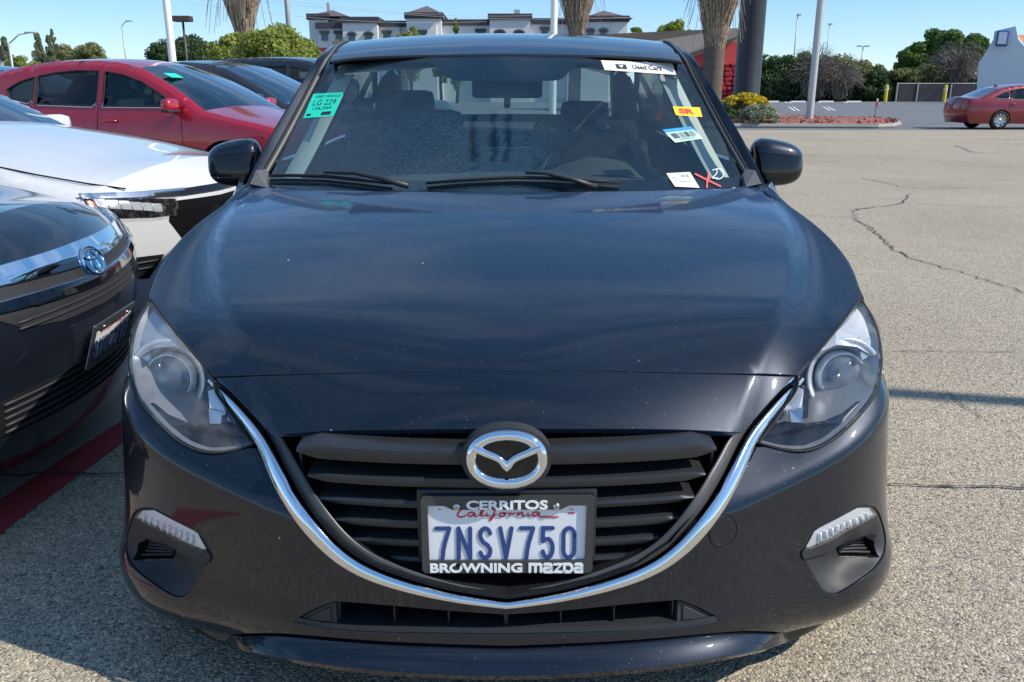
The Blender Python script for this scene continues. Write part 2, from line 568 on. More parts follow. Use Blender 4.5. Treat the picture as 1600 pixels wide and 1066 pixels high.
def paint(name, col, metal=0.55, rough=0.38, dust=0.05, dust_col=(0.34, 0.31, 0.27), specks=False, coat_rough=0.035, dew=None):
    m, nt, b = nodes(name)
    tc = nt.nodes.new('ShaderNodeTexCoord').outputs['Object']
    fl = nt.nodes.new('ShaderNodeTexVoronoi'); fl.inputs['Scale'].default_value = 1600
    nt.links.new(tc, fl.inputs['Vector'])
    flake = math_(nt, 'MULTIPLY', fl.outputs['Color'], 1.0)
    c = mixc(nt, flake, tuple(x * 0.8 for x in col), tuple(min(1, x * 1.25) for x in col))
    n1 = noise(nt, 2.2, 6, 0.65, vec=tc); n2 = noise(nt, 55, 5, 0.7, vec=tc)
    d = math_(nt, 'MULTIPLY', ramp(nt, n1, [(0.3, 0.25), (0.72, 1.0)]), ramp(nt, n2, [(0.35, 0.35), (0.75, 1.0)]))
    d = math_(nt, 'MULTIPLY', d, dust)
    if specks:
        v = nt.nodes.new('ShaderNodeTexVoronoi'); v.inputs['Scale'].default_value = 30; v.feature = 'F1'
        nt.links.new(tc, v.inputs['Vector'])
        sep = nt.nodes.new('ShaderNodeSeparateColor'); nt.links.new(v.outputs['Color'], sep.inputs[0])
        rad = math_(nt, 'MULTIPLY', math_(nt, 'POWER', sep.outputs[0], 9.0), 0.085)
        sp = math_(nt, 'LESS_THAN', v.outputs['Distance'], rad)
        sp = math_(nt, 'MULTIPLY', sp, ramp(nt, noise(nt, 3.0, 2, vec=tc), [(0.42, 0.0), (0.55, 0.8)]))
        v2 = nt.nodes.new('ShaderNodeTexVoronoi'); v2.inputs['Scale'].default_value = 170
        nt.links.new(tc, v2.inputs['Vector'])
        sep2 = nt.nodes.new('ShaderNodeSeparateColor'); nt.links.new(v2.outputs['Color'], sep2.inputs[0])
        rad2 = math_(nt, 'MULTIPLY', math_(nt, 'POWER', sep2.outputs[1], 7.0), 0.16)
        sp2 = math_(nt, 'MULTIPLY', math_(nt, 'LESS_THAN', v2.outputs['Distance'], rad2), 0.30)
        sp = math_(nt, 'MAXIMUM', sp, sp2)
        c = mixc(nt, sp, c, (0.62, 0.60, 0.55))
        inv = math_(nt, 'SUBTRACT', 1.0, sp)
        nt.links.new(inv, b.inputs['Coat Weight'])
        nt.links.new(math_(nt, 'MULTIPLY', inv, metal), b.inputs['Metallic'])
    else:
        b.inputs['Coat Weight'].default_value = 1.0
        b.inputs['Metallic'].default_value = metal
    nt.links.new(c, b.inputs['Base Color'])
    b.inputs['Roughness'].default_value = rough
    b.inputs['Coat Roughness'].default_value = coat_rough
    cr = math_(nt, 'ADD', math_(nt, 'MULTIPLY', n2, 0.02), coat_rough - 0.008, True)
    nt.links.new(cr, b.inputs['Coat Roughness'])
    b.inputs['Coat IOR'].default_value = 1.53
    if specks or 'grey_blue' in name: b.inputs['Specular IOR Level'].default_value = 0.15
    # gentle orange peel
    bp = nt.nodes.new('ShaderNodeBump'); bp.inputs['Strength'].default_value = 0.02; bp.inputs['Distance'].default_value = 0.001
    nt.links.new(noise(nt, 380, 2, vec=tc), bp.inputs['Height']); nt.links.new(bp.outputs[0], b.inputs['Coat Normal'])
    if dust > 0:
        df = nt.nodes.new('ShaderNodeBsdfDiffuse'); df.inputs['Color'].default_value = (*dust_col, 1)
        ms = nt.nodes.new('ShaderNodeMixShader')
        nt.links.new(d, ms.inputs[0]); nt.links.new(b.outputs[0], ms.inputs[1]); nt.links.new(df.outputs[0], ms.inputs[2])
        out = ms.outputs[0]
        if dew:                                         # fine dew film; the sky's blue sheen is put into its colour
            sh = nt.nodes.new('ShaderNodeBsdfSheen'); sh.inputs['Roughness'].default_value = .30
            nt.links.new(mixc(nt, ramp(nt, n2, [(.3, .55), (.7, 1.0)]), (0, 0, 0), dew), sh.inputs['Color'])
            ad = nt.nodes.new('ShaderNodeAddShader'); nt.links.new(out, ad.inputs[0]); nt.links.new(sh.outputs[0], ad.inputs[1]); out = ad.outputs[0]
        nt.links.new(out, nt.nodes['Material Output'].inputs['Surface'])
    return m

def dew_mask(nt, tc):
    """dew lies on the passenger side and middle of the screen, with three runs wiped through it"""
    sp = nt.nodes.new('ShaderNodeSeparateXYZ'); nt.links.new(tc, sp.inputs[0])
    x, z = sp.outputs['X'], sp.outputs['Z']
    wob = math_(nt, 'MULTIPLY', math_(nt, 'SUBTRACT', noise(nt, 7.0, 3, .6, vec=tc), 0.5), 0.22)
    xw = math_(nt, 'ADD', x, wob)
    mr = nt.nodes.new('ShaderNodeMapRange'); mr.interpolation_type = 'SMOOTHSTEP'; mr.inputs[1].default_value = 0.30; mr.inputs[2].default_value = -0.05; mr.inputs[3].default_value = 0.16; mr.inputs[4].default_value = 1.0
    nt.links.new(xw, mr.inputs[0])
    mr2 = nt.nodes.new('ShaderNodeMapRange'); mr2.interpolation_type = 'SMOOTHSTEP'; mr2.inputs[1].default_value = 1.24; mr2.inputs[2].default_value = 1.08; mr2.inputs[3].default_value = 0.25; mr2.inputs[4].default_value = 1.0
    nt.links.new(math_(nt, 'ADD', z, math_(nt, 'MULTIPLY', wob, .5)), mr2.inputs[0])
    k = math_(nt, 'MULTIPLY', mr.outputs[0], mr2.outputs[0])
    w2 = math_(nt, 'MULTIPLY', math_(nt, 'SUBTRACT', noise(nt, 14.0, 3, .6, vec=tc), 0.5), 0.06)
    for x0, z1 in ((-.104, 1.13), (-.040, 1.15), (.004, 1.165)):
        d = math_(nt, 'ABSOLUTE', math_(nt, 'ADD', math_(nt, 'SUBTRACT', x, x0), w2))
        on = math_(nt, 'MULTIPLY', math_(nt, 'SUBTRACT', 1.0, math_(nt, 'DIVIDE', d, .016, True), True), math_(nt, 'MULTIPLY', math_(nt, 'LESS_THAN', z, z1), math_(nt, 'GREATER_THAN', z, 0.995)))
        k = math_(nt, 'MULTIPLY', k, math_(nt, 'SUBTRACT', 1.0, math_(nt, 'MULTIPLY', on, 1.15), True))
    return k

def glass(name, tint=(0.85, 0.93, 0.9), rough=0.0, haze=0.0, haze_col=(0.7, 0.75, 0.75), haze_scale=90.0, spec=1.0):
    """thin pane: clear tinted see-through with mirror reflection, and a film of dirt or drops"""
    m, nt, b = nodes(name)
    nt.nodes.remove(b)
    tr = nt.nodes.new('ShaderNodeBsdfTransparent'); tr.inputs[0].default_value = (*tint, 1)
    gl = nt.nodes.new('ShaderNodeBsdfGlossy'); gl.inputs['Roughness'].default_value = rough
    lw = nt.nodes.new('ShaderNodeLayerWeight')               # Schlick, the same from both sides of the pane
    f = math_(nt, 'ADD', math_(nt, 'MULTIPLY', math_(nt, 'POWER', lw.outputs['Facing'], 5.0), 0.95), 0.04)
    f = math_(nt, 'MULTIPLY', f, 1.7 * spec, True)
    ms = nt.nodes.new('ShaderNodeMixShader')
    nt.links.new(f, ms.inputs[0]); nt.links.new(tr.outputs[0], ms.inputs[1]); nt.links.new(gl.outputs[0], ms.inputs[2])
    out = ms.outputs[0]
    if haze > 0:
        tc = nt.nodes.new('ShaderNodeTexCoord').outputs['Object']
        n1 = noise(nt, haze_scale, 5 if haze_scale > 60 else 2, 0.75 if haze_scale > 60 else .5, vec=tc); n2 = noise(nt, 2.3, 3, 0.6, vec=tc)
        h = math_(nt, 'MULTIPLY', ramp(nt, n1, [(0.46, 0.12), (0.66, 1.0)]), ramp(nt, n2, [(0.40, 0.1), (0.62, 1.0)]))
        if name == 'windscreen_glass': h = math_(nt, 'MULTIPLY', ramp(nt, n1, [(0.42, 0.16), (0.64, 1.0)]), dew_mask(nt, tc))
        h = math_(nt, 'MULTIPLY', h, haze)
        df = nt.nodes.new('ShaderNodeBsdfDiffuse'); df.inputs['Color'].default_value = (*haze_col, 1)
        tl = nt.nodes.new('ShaderNodeBsdfTranslucent'); tl.inputs['Color'].default_value = (*haze_col, 1)
        m3 = nt.nodes.new('ShaderNodeMixShader'); m3.inputs[0].default_value = 0.4
        nt.links.new(df.outputs[0], m3.inputs[1]); nt.links.new(tl.outputs[0], m3.inputs[2])
        m2 = nt.nodes.new('ShaderNodeMixShader')
        nt.links.new(h, m2.inputs[0]); nt.links.new(out, m2.inputs[1]); nt.links.new(m3.outputs[0], m2.inputs[2])
        out = m2.outputs[0]
    nt.links.new(out, nt.nodes['Material Output'].inputs['Surface'])
    return m

M_PAINT = paint('black_metallic_paint', (0.0035, 0.0070, 0.0150), 0.35, 0.36, 0.010, specks=True, coat_rough=0.018)
M_PAINT_DEWSHEEN = paint('black_metallic_paint_dew_sheen', (0.0035, 0.0070, 0.0150), 0.35, 0.36, 0.010, specks=True, coat_rough=0.03, dew=(.24, .45, .80))
M_RED = paint('red_metallic_paint', (0.38, 0.004, 0.020), 0.35, 0.35, 0.01)
M_RED2 = paint('deep_red_paint', (0.20, 0.003, 0.012), 0.3, 0.35, 0.02)
M_WHITE = paint('white_car_paint', (0.56, 0.57, 0.58), 0.0, 0.4, 0.03)
M_NAVY = paint('dark_grey_blue_paint', (0.012, 0.017, 0.030), 0.5, 0.35, 0.006)
M_BLACKP = paint('plain_black_paint', (0.014, 0.015, 0.018), 0.3, 0.4, 0.02)
M_BLUEP = paint('blue_car_paint', (0.03, 0.06, 0.14), 0.5, 0.4, 0.02)
M_CHROME = plain('chrome', (0.78, 0.80, 0.83), 0.055, 1.0, 0.05, 30)
M_SATIN = plain('satin_chrome', (0.62, 0.63, 0.65), 0.22, 1.0, 0.06, 30)
M_PLASTIC = plain('black_plastic', (0.022, 0.023, 0.026), 0.48, 0.0, 0.25, 14, 0.45, 0.12, 900)
M_PLASTIC2 = plain('grey_trim_plastic', (0.022, 0.023, 0.026), 0.6, 0.0, 0.25, 14, 0.5, 0.12, 900)
M_GRILLE = plain('grille_plastic', (0.020, 0.021, 0.023), 0.36, 0.0, 0.25, 10, 0.5, 0.05, 600)
M_SURR = plain('surround_grey', (0.055, 0.056, 0.058), 0.4, 0.0, 0.15, 12, 0.5)
M_GLOSSB = plain('gloss_black', (0.008, 0.008, 0.009), 0.08, 0.0, 0.1, 10, 0.5)
M_DARK = plain('dark_void', (0.006, 0.006, 0.007), 0.8, 0.0, 0.1, 10, 0.2)
M_RUBBER = plain('rubber', (0.016, 0.016, 0.016), 0.7, 0.0, 0.2, 20, 0.3, 0.1, 300)
M_SEAL = plain('grey_seal', (0.10, 0.10, 0.105), 0.45, 0.0, 0.2, 20, 0.4)
M_SEAT = plain('dark_seat_cloth', (0.042, 0.044, 0.048), 0.9, 0.0, 0.3, 60, 0.2, 0.2, 700)
M_DASH = plain('dashboard_plastic', (0.055, 0.056, 0.058), 0.7, 0.0, 0.2, 30, 0.3, 0.15, 700)
M_LINER = plain('pale_trim', (0.46, 0.47, 0.43), 0.85, 0.0, 0.08, 30, 0.2)
M_RIM = plain('alloy', (0.50, 0.51, 0.53), 0.25, 0.9, 0.08, 20)
M_WSCREEN = glass('windscreen_glass', (0.72, 0.84, 0.82), 0.0, 0.27, (0.17, 0.36, 0.52), 175.0, 1.5)
M_SIDEGLASS = glass('side_window_glass', (0.30, 0.36, 0.36), 0.0)
M_CLEARGLASS = glass('rear_window_glass', (0.62, 0.72, 0.70), 0.0, 0.22, (0.75, 0.8, 0.82), 120)
M_LENS = glass('headlight_lens', (0.96, 0.97, 0.98), 0.03, 0.46, (0.68, 0.68, 0.63), 14.0, 1.0)
M_LENSCLEAR = glass('clear_lens', (0.95, 0.96, 0.97), 0.02, 0.12, (0.8, 0.8, 0.8), 40.0)
M_SILVER = plain('lamp_silver', (0.74, 0.76, 0.79), 0.28, 0.55, 0.06, 40)
M_REFLECT = plain('reflector_silver', (0.72, 0.73, 0.75), 0.16, 1.0, 0.1, 40)
M_PLATEW = plain('plate_white', (0.72, 0.73, 0.75), 0.38, 0.0, 0.03, 60, 0.5)
M_PLATEB = plain('plate_blue', (0.025, 0.055, 0.20), 0.4, 0.0, 0.08, 60)
M_PLATER = plain('plate_red', (0.55, 0.02, 0.05), 0.4, 0.0, 0.05, 60)
M_WTEXT = plain('white_lettering', (0.80, 0.80, 0.80), 0.4, 0.0, 0.02, 60)
M_INK = plain('black_ink', (0.02, 0.02, 0.022), 0.6, 0.0, 0.05, 60)
M_FRAME = plain('plate_frame_plastic', (0.045, 0.046, 0.047), 0.35, 0.0, 0.15, 20, 0.5)
M_STEEL = plain('screw_steel', (0.55, 0.55, 0.55), 0.25, 1.0, 0.1, 60)
# ================================================================ the black sedan in front of the camera: front end
car = empty('black_sedan', (0, 0, 0), 0, 'dusty black sedan facing the camera with stickers on its windscreen', 'car')
MX = np.array([-1.0, 1.0, 1.0])
def flipx(S): return lambda q: S(q) * MX

def both(name, S, poly, mat, parent, **kw):
    """left panel and its mirror image"""
    fl = kw.pop('flip', 1)
    a = panel(name, S, poly, mat, parent, flip=fl, **kw)
    b = panel(name, flipx(S), poly, mat, parent, flip=-fl, **kw)
    return a, b

# ---- bonnet and nose: one surface z = H(x, y) from three fair curves (centre, ridge, edge)
_hp = [(0, .15, .676), (0, .30, .731), (0, .5, .789), (0, .75, .849), (0, 1.0, .900), (0, 1.14, .926), (0, 1.3, .952),
       (0, .045, PY(791, 672, .045).z)]
_edge_pts = [HALF(u, v, y) for u, v, y in [(334, 589, .235), (280, 525, .335), (232, 466, .47), (262, 400, .68), (300, 358, .86), (345, 323, 1.05), (375, 295, 1.22)]]
_ridge_pts = [HALF(u, v, y) for u, v, y in [(1150, 668, .105), (1180, 590, .20), (1205, 510, .32), (1238, 420, .60), (1224, 340, .93)]]
_more = [HALF(u, v, y) for u, v, y in [(600, 672, .058), (430, 680, .115), (560, 583, .165), (400, 587, .205), (430, 293, 1.27), (600, 297, 1.16)]]
_hp = np.array(_hp + _edge_pts + _ridge_pts + _more)
_rp2 = np.array(_ridge_pts)
_rpoly = np.polyfit(_rp2[:, 1], _rp2[:, 0], 2)
def _rx(y): return np.polyval(_rpoly, np.clip(y, -.05, 1.4))
_ex = lambda y: cubic([-.1, .1, .25, .45, .7, 1.0, 1.4], [.62, .66, .73, .82, .875, .872, .85], np.clip(y, -.1, 1.4))
_KN = [-.1, .06, .22, .5, .85, 1.4]
def _basis(y):
    return np.stack([cubic(_KN, np.eye(len(_KN))[i], np.clip(y, -.1, 1.4)) for i in range(len(_KN))], -1)
def _sect(x, y):
    """weights of centre, ridge and edge heights at (x, y)"""
    r = _rx(y); e = _ex(y); ax = np.abs(x); t = ax / r; u = (ax - r) / (e - r)
    wc = np.where(t <= 1, 1 - t * t, -2 / r * (ax - r) + 2 / r * (e - r) * u * u)
    wr = np.where(t <= 1, t * t, 1 + 2 / r * (ax - r) - (1 + 2 / r * (e - r)) * u * u)
    we = np.where(t <= 1, 0, u * u)
    k = np.where(t <= 1, 0, -(ax - r) + .6 * (e - r) * u * u)       # kink at the ridge
    return wc, wr, we, k
_KINK = .50
_wc, _wr, _we, _k = _sect(_hp[:, 0], _hp[:, 1])
_Bs = _basis(_hp[:, 1])
_A = np.concatenate([_Bs * _wc[:, None], _Bs * _wr[:, None], _Bs * _we[:, None]], 1)
_rhs = _hp[:, 2] - _KINK * _k
_nk = len(_KN); _reg = []
for b_ in range(3):
    for i in range(1, _nk - 1):
        row = np.zeros(3 * _nk); h1 = _KN[i] - _KN[i - 1]; h2 = _KN[i + 1] - _KN[i]
        row[b_ * _nk + i - 1] = 1 / h1; row[b_ * _nk + i] = -1 / h1 - 1 / h2; row[b_ * _nk + i + 1] = 1 / h2
        _reg.append(row * .012)
_sol = np.linalg.lstsq(np.concatenate([_A, np.array(_reg)]), np.concatenate([_rhs, np.zeros(len(_reg))]), rcond=None)[0]
def _hz(x, y):
    B_ = _basis(y); c, r, e, k = _sect(x, y)
    return (B_ @ _sol[:_nk]) * c + (B_ @ _sol[_nk:2 * _nk]) * r + (B_ @ _sol[2 * _nk:]) * e + _KINK * k
def hood_f(q):
    x, y = q[:, 0], q[:, 1]; z = 0
    for o, w in ((-.012, .12), (-.006, .22), (0, .32), (.006, .22), (.012, .12)):
        z = z + w * _hz(x + o, y)
    return np.stack([x, y, z], 1)
print('hood fit', np.round((_A @ _sol - _rhs) * 1000, 1))
HOOD = Surf(hood_f, (-.95, .95), (-.02, 1.4), 120)

def left_right(line):
    """line from the centre to the left; returns left end ... right end"""
    return np.concatenate([line[::-1], mirror_x(line)[1:]])
_hf = HOOD.line([(791, 580), (690, 580), (560, 583), (440, 586), (334, 589)]); _hf[0, 0] = 0
_he = HOOD.line([(334, 589), (306, 556), (280, 525), (254, 494), (233, 463)])
_he2 = HOOD.line([(233, 463), (246, 428), (262, 400), (300, 358), (345, 323), (372, 297), (388, 284)])
_hr = HOOD.line([(388, 284), (410, 291), (470, 296), (600, 299), (791, 300)]); _hr[-1, 0] = 0
_half = np.concatenate([_hf, _he[1:], _he2[1:], _hr[1:]])
hood_poly = np.concatenate([_half, mirror_x(_half)[::-1][1:-1]])
panel('hood', HOOD, hood_poly, M_PAINT_DEWSHEEN, car, step=.022, gap=.002)
# nose panel between bonnet gap and grille
_nb = HOOD.line([(791, 671), (690, 671.5), (560, 673), (480, 676), (424, 680)]); _nb[0, 0] = 0
_ns = HOOD.line([(424, 680), (400, 655), (366, 618), (338, 590)])
_hf2 = HOOD.line([(791, 580), (690, 580), (560, 583), (440, 586), (338, 590)]); _hf2[0, 0] = 0
_nh = np.concatenate([_nb, _ns[1:], _hf2[::-1][1:]])
nose_poly = np.concatenate([_nh[:-1], [[0, _hf2[0, 1]]], mirror_x(_nh[1:-1])[::-1]])
panel('nose_panel', HOOD, nose_poly, M_PAINT_DEWSHEEN, car, step=.016, gap=.0018, depth=.02)

# ---- front bumper: plan curve plus relief
_pl = np.array([(0, -.06), (.2, -.05), (.4, -.006), (.58, .067), (.7, .122), (.77, .170), (.83, .232), (.865, .295), (.889, .38), (.903, .5), (.909, .66), (.912, .9)])
_pl = np.concatenate([_pl[:0:-1] * [-1, 1], _pl])
_pc = spl(_pl, 4000)
_ps = np.concatenate([[0], np.cumsum(np.hypot(*np.diff(_pc, axis=0).T))])
_s0 = np.interp(0, _pc[:, 0], _ps); _ps = _ps - _s0
def plan(s):
    x = np.interp(s, _ps, _pc[:, 0]); y = np.interp(s, _ps, _pc[:, 1])
    e = .004
    tx = np.interp(s + e, _ps, _pc[:, 0]) - np.interp(s - e, _ps, _pc[:, 0])
    ty = np.interp(s + e, _ps, _pc[:, 1]) - np.interp(s - e, _ps, _pc[:, 1])
    L = np.hypot(tx, ty) + 1e-12
    return x, y, ty / L, -tx / L                     # position and outward normal
_prof = pchip([.10, .135, .16, .185, .21, .26, .33, .42, .5, .8], [-.045, -.014, -.003, .002, .003, -.006, -.013, -.020, -.027, -.055])
_zc = pchip([0, .3, .45, .6, .77, .86, .91], [.40, .425, .447, .482, .532, .575, .605])
_kk = pchip([0, .45, .6, .8, .88, .912], [.6, .95, 1.15, 1.05, .55, .15])
def bumper_f(q):
    s, z = q[:, 0], q[:, 1]
    x, y, nx, ny = plan(s)
    ax = np.abs(x)
    w = .007
    t = (z - _zc(ax)) / w
    sp = w * np.where(t > 30, t, np.log1p(np.exp(np.clip(t, -40, 30))))
    d = _prof(z) - _kk(ax) * sp + .022 * np.exp(-((ax - .775) / .11) ** 2) * np.exp(-((z - .19) / .11) ** 2)
    return np.stack([x + nx * d, y + ny * d, z], 1)
BUMP = Surf(bumper_f, (-1.15, 1.15), (.12, .72), 150)

_hl_bot = BUMP.line([(398, 697), (360, 706), (318, 707), (285, 694), (255, 671), (228, 642), (210, 616), (203, 592)])
_ch_out = [(326, 603), (352, 632), (378, 664), (400, 700), (424, 748), (458, 806), (500, 855), (550, 893), (620, 921), (700, 939), (791, 953)]
_bi = BUMP.line(_ch_out[3:]); _bi[-1, 0] = 0
s_side = np.interp(.62, _pc[len(_pc) // 2:, 1], _ps[len(_pc) // 2:])          # bumper ends at the wheel arch
_top_side = np.array([[_hl_bot[-1, 0] - .01, _hl_bot[-1, 1] + .004], [-(s_side * .5 + abs(_hl_bot[-1, 0]) * .5), _hl_bot[-1, 1] + .012], [-s_side, .645]])
_bside = np.array([[-s_side, .645], [-s_side - .01, .45], [-s_side - .03, .30], [-s_side - .03, .16]])
_lip_top = BUMP.line([(350, 993), (420, 990), (520, 997), (640, 1005), (791, 1010)]); _lip_top[-1, 0] = 0
_bbot = np.array([[-s_side - .03, .15], [-.95, .128], [-.85, .117], [-.75, .122]])
_left = np.concatenate([_bi[::-1], _hl_bot[1:], _top_side, _bside[1:], _bbot[1:], _lip_top])
bumper_poly = np.concatenate([_left, mirror_x(_left)[::-1][1:-1]])
# fog pod outline and lower intake outline (left)
_pod_px = [(222, 794), (212, 798), (202, 817), (195.5, 847), (198, 869), (208, 887), (233, 908), (263, 928), (281, 934), (295, 927), (311, 901), (321, 883), (330, 877), (332, 868), (320, 843), (301, 829), (268, 810), (239, 795)]
_pod_dense = np.concatenate([spl(np.array(_pod_px[:10]), 30), subdivide(np.array(_pod_px[10:15]), 7)[:-1][:9], spl(np.array(_pod_px[14:] + _pod_px[:1]), 18)[:-1]])
_pd_l = np.concatenate([np.linspace(_pod_px[9], _pod_px[10], 4)[1:], np.linspace(_pod_px[10], _pod_px[11], 4)[1:], np.linspace(_pod_px[11], _pod_px[12], 4)[1:], [_pod_px[13]], np.linspace(_pod_px[13], _pod_px[14], 6)[1:]])
_pod_dense = np.concatenate([spl(np.array(_pod_px[:10]), 30), _pd_l, spl(np.array(_pod_px[14:] + _pod_px[:1]), 18)[1:-1]])
_pod = np.array([BUMP.inv(*p) for p in _pod_dense])
_in_top = BUMP.line([(791, 961), (700, 955), (600, 946), (522, 940)], 24); _in_top[0, 0] = 0
_in_bot = BUMP.line([(458, 972), (520, 983), (640, 989), (791, 991)], 24); _in_bot[-1, 0] = 0
_inl = np.concatenate([_in_top, BUMP.line([(522, 940), (490, 953), (460, 969)], 8)[1:], _in_bot])
intake_poly = np.concatenate([_inl, mirror_x(_inl)[::-1][1:-1]])
_sx = np.concatenate([np.linspace(-.98, -.50, 110), np.linspace(.50, .98, 110)])
_cxs = np.abs(plan(_sx)[0])
_crease = np.concatenate([np.stack([_sx, _zc(_cxs) + o], 1) for o in (-.011, -.0055, 0, .0055, .011)])
bumper = panel('front_bumper', BUMP, bumper_poly, M_PAINT, car, step=.016, extra=_crease, holes=[intake_poly, _pod, mirror_x(_pod)], gap=.0015, depth=.022, edge_step=.012)

# lower lip: a blade that runs under the bumper
def sweep(name, mat, parent, sect, s_list, shape, smooth=True, mirrored=False):
    V = []; Fc = []
    n = len(sect)
    for s in s_list:
        x, y, nx, ny = plan(np.array([s])); k = shape(float(s))
        for d, z in sect:
            dd, zz = k(d, z)
            V.append((x[0] + nx[0] * dd, y[0] + ny[0] * dd, zz))
    for i in range(len(s_list) - 1):
        for j in range(n - 1):
            Fc.append((i * n + j, (i + 1) * n + j, (i + 1) * n + j + 1, i * n + j + 1))
    return mesh(name, V, Fc, mat, parent, smooth, angle=0.6)
_lipz0 = _lip_top[-1, 1]
def _lipshape(s):
    t = min(1.0, abs(s) / .80)
    up = np.interp(abs(s), np.abs(_lip_top[::-1, 0]), _lip_top[::-1, 1])
    f = max(0.0, 1 - t ** 3)
    def k(d, z):
        # d, z given for the middle; blends into the bumper bottom at the ends
        zt = up + (z - _lipz0) * (0.35 + 0.65 * f)
        base = float(_prof(np.array([zt]))[0])
        return base + (d - (-.006)) * (0.1 + 0.9 * f), zt
    return k
_ls = [(-.030, _lipz0 - .001), (-.010, _lipz0 - .005), (.010, _lipz0 - .018), (.031, _lipz0 - .034), (.034, _lipz0 - .037), (.034, _lipz0 - .048), (.030, _lipz0 - .052), (-.03, _lipz0 - .055)]
sweep('bumper_lip', M_PAINT, car, _ls, np.linspace(-.80, .80, 90), _lipshape)

# ---- lower intake: well, dividers, end caps
def offs(S, d, flip=1):
    def f(q):
        q = np.atleast_2d(np.asarray(q, float))
        return S(q) + surf_normals(S, q, flip, 2e-3) * d
    return f
def well(name, S, poly, mat, parent, depth, flip=1, shrink=0.0, slant=(0, 0, 0), inward=False):
    """walls and floor of a recess behind a polygon on S"""
    P = subdivide(np.asarray(poly, float), .02)
    n = len(P)
    A = S(P); Nn = surf_normals(S, P, flip)
    D = np.array([0, 1.0, 0]) * depth
    if inward: D = -Nn.mean(0) / np.linalg.norm(Nn.mean(0)) * depth
    B = A + D + np.asarray(slant)
    cen = B.mean(0)
    B = B + (cen - B) * shrink
    A = A - Nn * .002
    V = np.concatenate([A, B, [cen]])
    Fc = [(i, (i + 1) % n, n + (i + 1) % n, n + i) for i in range(n)] + [(n + i, n + (i + 1) % n, 2 * n) for i in range(n)]
    return mesh(name, V, Fc, mat, parent)
intake = well('lower_intake', BUMP, inset(subdivide(intake_poly, .015), .001), M_DARK, car, .13)
for u in (614.6, 700, 790.5, 877, 961, 1053, 528):
    m = MB()
    tq = BUMP.inv(u, 958); p = BUMP(tq)[0]
    a = BUMP(BUMP.inv(u, 946 + 13 * (1 - abs(u - 791) / 265)))[0]; b = BUMP(BUMP.inv(u, 990 - 9 * (abs(u - 791) / 265) ** 2))[0]
    w = .0032 if u != 790.5 else .008
    m.box(((a[0] + b[0]) / 2, (a[1] + b[1]) / 2 + .045, (a[2] + b[2]) / 2), (w, .06, abs(a[2] - b[2]) + .012), bev=.001)
    m.build('divider', M_PLASTIC, intake)
# floor ledge of the intake
m = MB()
q = _in_bot[::-1]; q = np.concatenate([mirror_x(q)[::-1], q[1:]])
A = BUMP(q)
for i in range(len(A) - 1):
    a, b = A[i], A[i + 1]
    m.add([a + [0, .002, .0], b + [0, .002, .0], b + [0, .004, .009], a + [0, .004, .009], b + [0, .09, .004], a + [0, .09, .004]], [(0, 1, 2, 3), (3, 2, 4, 5)])
m.build('intake_ledge', M_PLASTIC, intake, True, 0.5)
_cap = [(462, 969), (494, 953), (522, 942), (524, 978), (490, 976)]
for a in both('intake_end_cap', offs(BUMP, -.006), BUMP.poly(_cap), M_PLASTIC2, intake, step=.012, depth=.02, gap=.001):
    pass
_cap2 = [(478, 967), (498, 957), (515, 950), (516, 972), (495, 971)]
both('end_cap_inset', offs(BUMP, -.003), BUMP.poly(_cap2), M_PLASTIC, intake, step=.012, depth=.004, gap=.001)

# tow eye cover on the right
_tq = BUMP.inv(1130, 830)
_circ = np.array([_tq + .0315 * np.array([math.cos(a) * .95, math.sin(a)]) for a in np.linspace(0, 2 * PI, 40, endpoint=False)])
panel('tow_eye_cover', offs(BUMP, .0006), _circ, M_PAINT, car, step=.012, depth=.004, gap=.0, edge=.0008)
_ring = MB()
_rp = offs(BUMP, .0004)(np.array([_tq + .0325 * np.array([math.cos(a) * .95, math.sin(a)]) for a in np.linspace(0, 2 * PI, 49)]))
_ring.tube(list(_rp), .0011, 6, cap=False)
_ring.build('cover_gap', M_DARK, car)

# ---- fog pods
_pd = {}
def _podoff():
    pts = []; val = []
    for p in _pod: pts.append(p); val.append(-.003)
    for u, v, d in [(240, 812, -.002), (275, 828, -.002), (310, 848, -.002), (222, 815, -.003),                    # lamp
                    (212, 822, -.004), (240, 836, -.005), (280, 856, -.005), (315, 872, -.004),                          # ledge
                    (205, 845, -.008), (228, 852, -.024), (258, 864, -.026),
                    (212, 866, -.028), (235, 876, -.040), (262, 888, -.034), (288, 892, -.018), (222, 888, -.022), (250, 905, -.022), (275, 918, -.012)]:
        pts.append(BUMP.inv(u, v)); val.append(d)
    return tps(np.array(pts), np.array(val), 1e-6)
_po = _podoff()
def pod_f(q):
    q = np.atleast_2d(np.asarray(q, float))
    return BUMP(q) + surf_normals(BUMP, q, 1, 5e-3) * _po(q)[:, None]
_lamp_px = [(214, 808), (223, 797), (241, 797), (269, 812), (308, 832), (323, 859), (316, 860), (282, 845), (244, 824)]
_lampq = np.array([BUMP.inv(*p) for p in spl(np.array(_lamp_px), 50, True)])
_lampq = BUMP.poly(_lamp_px)
_louv_px = [(206, 852), (215, 846), (261, 857), (254, 870), (246, 881), (203, 874)]
_louvq = BUMP.poly(_louv_px)
def extrude_bars(name, S, lines, mat, parent, h, r, flip):
    pass
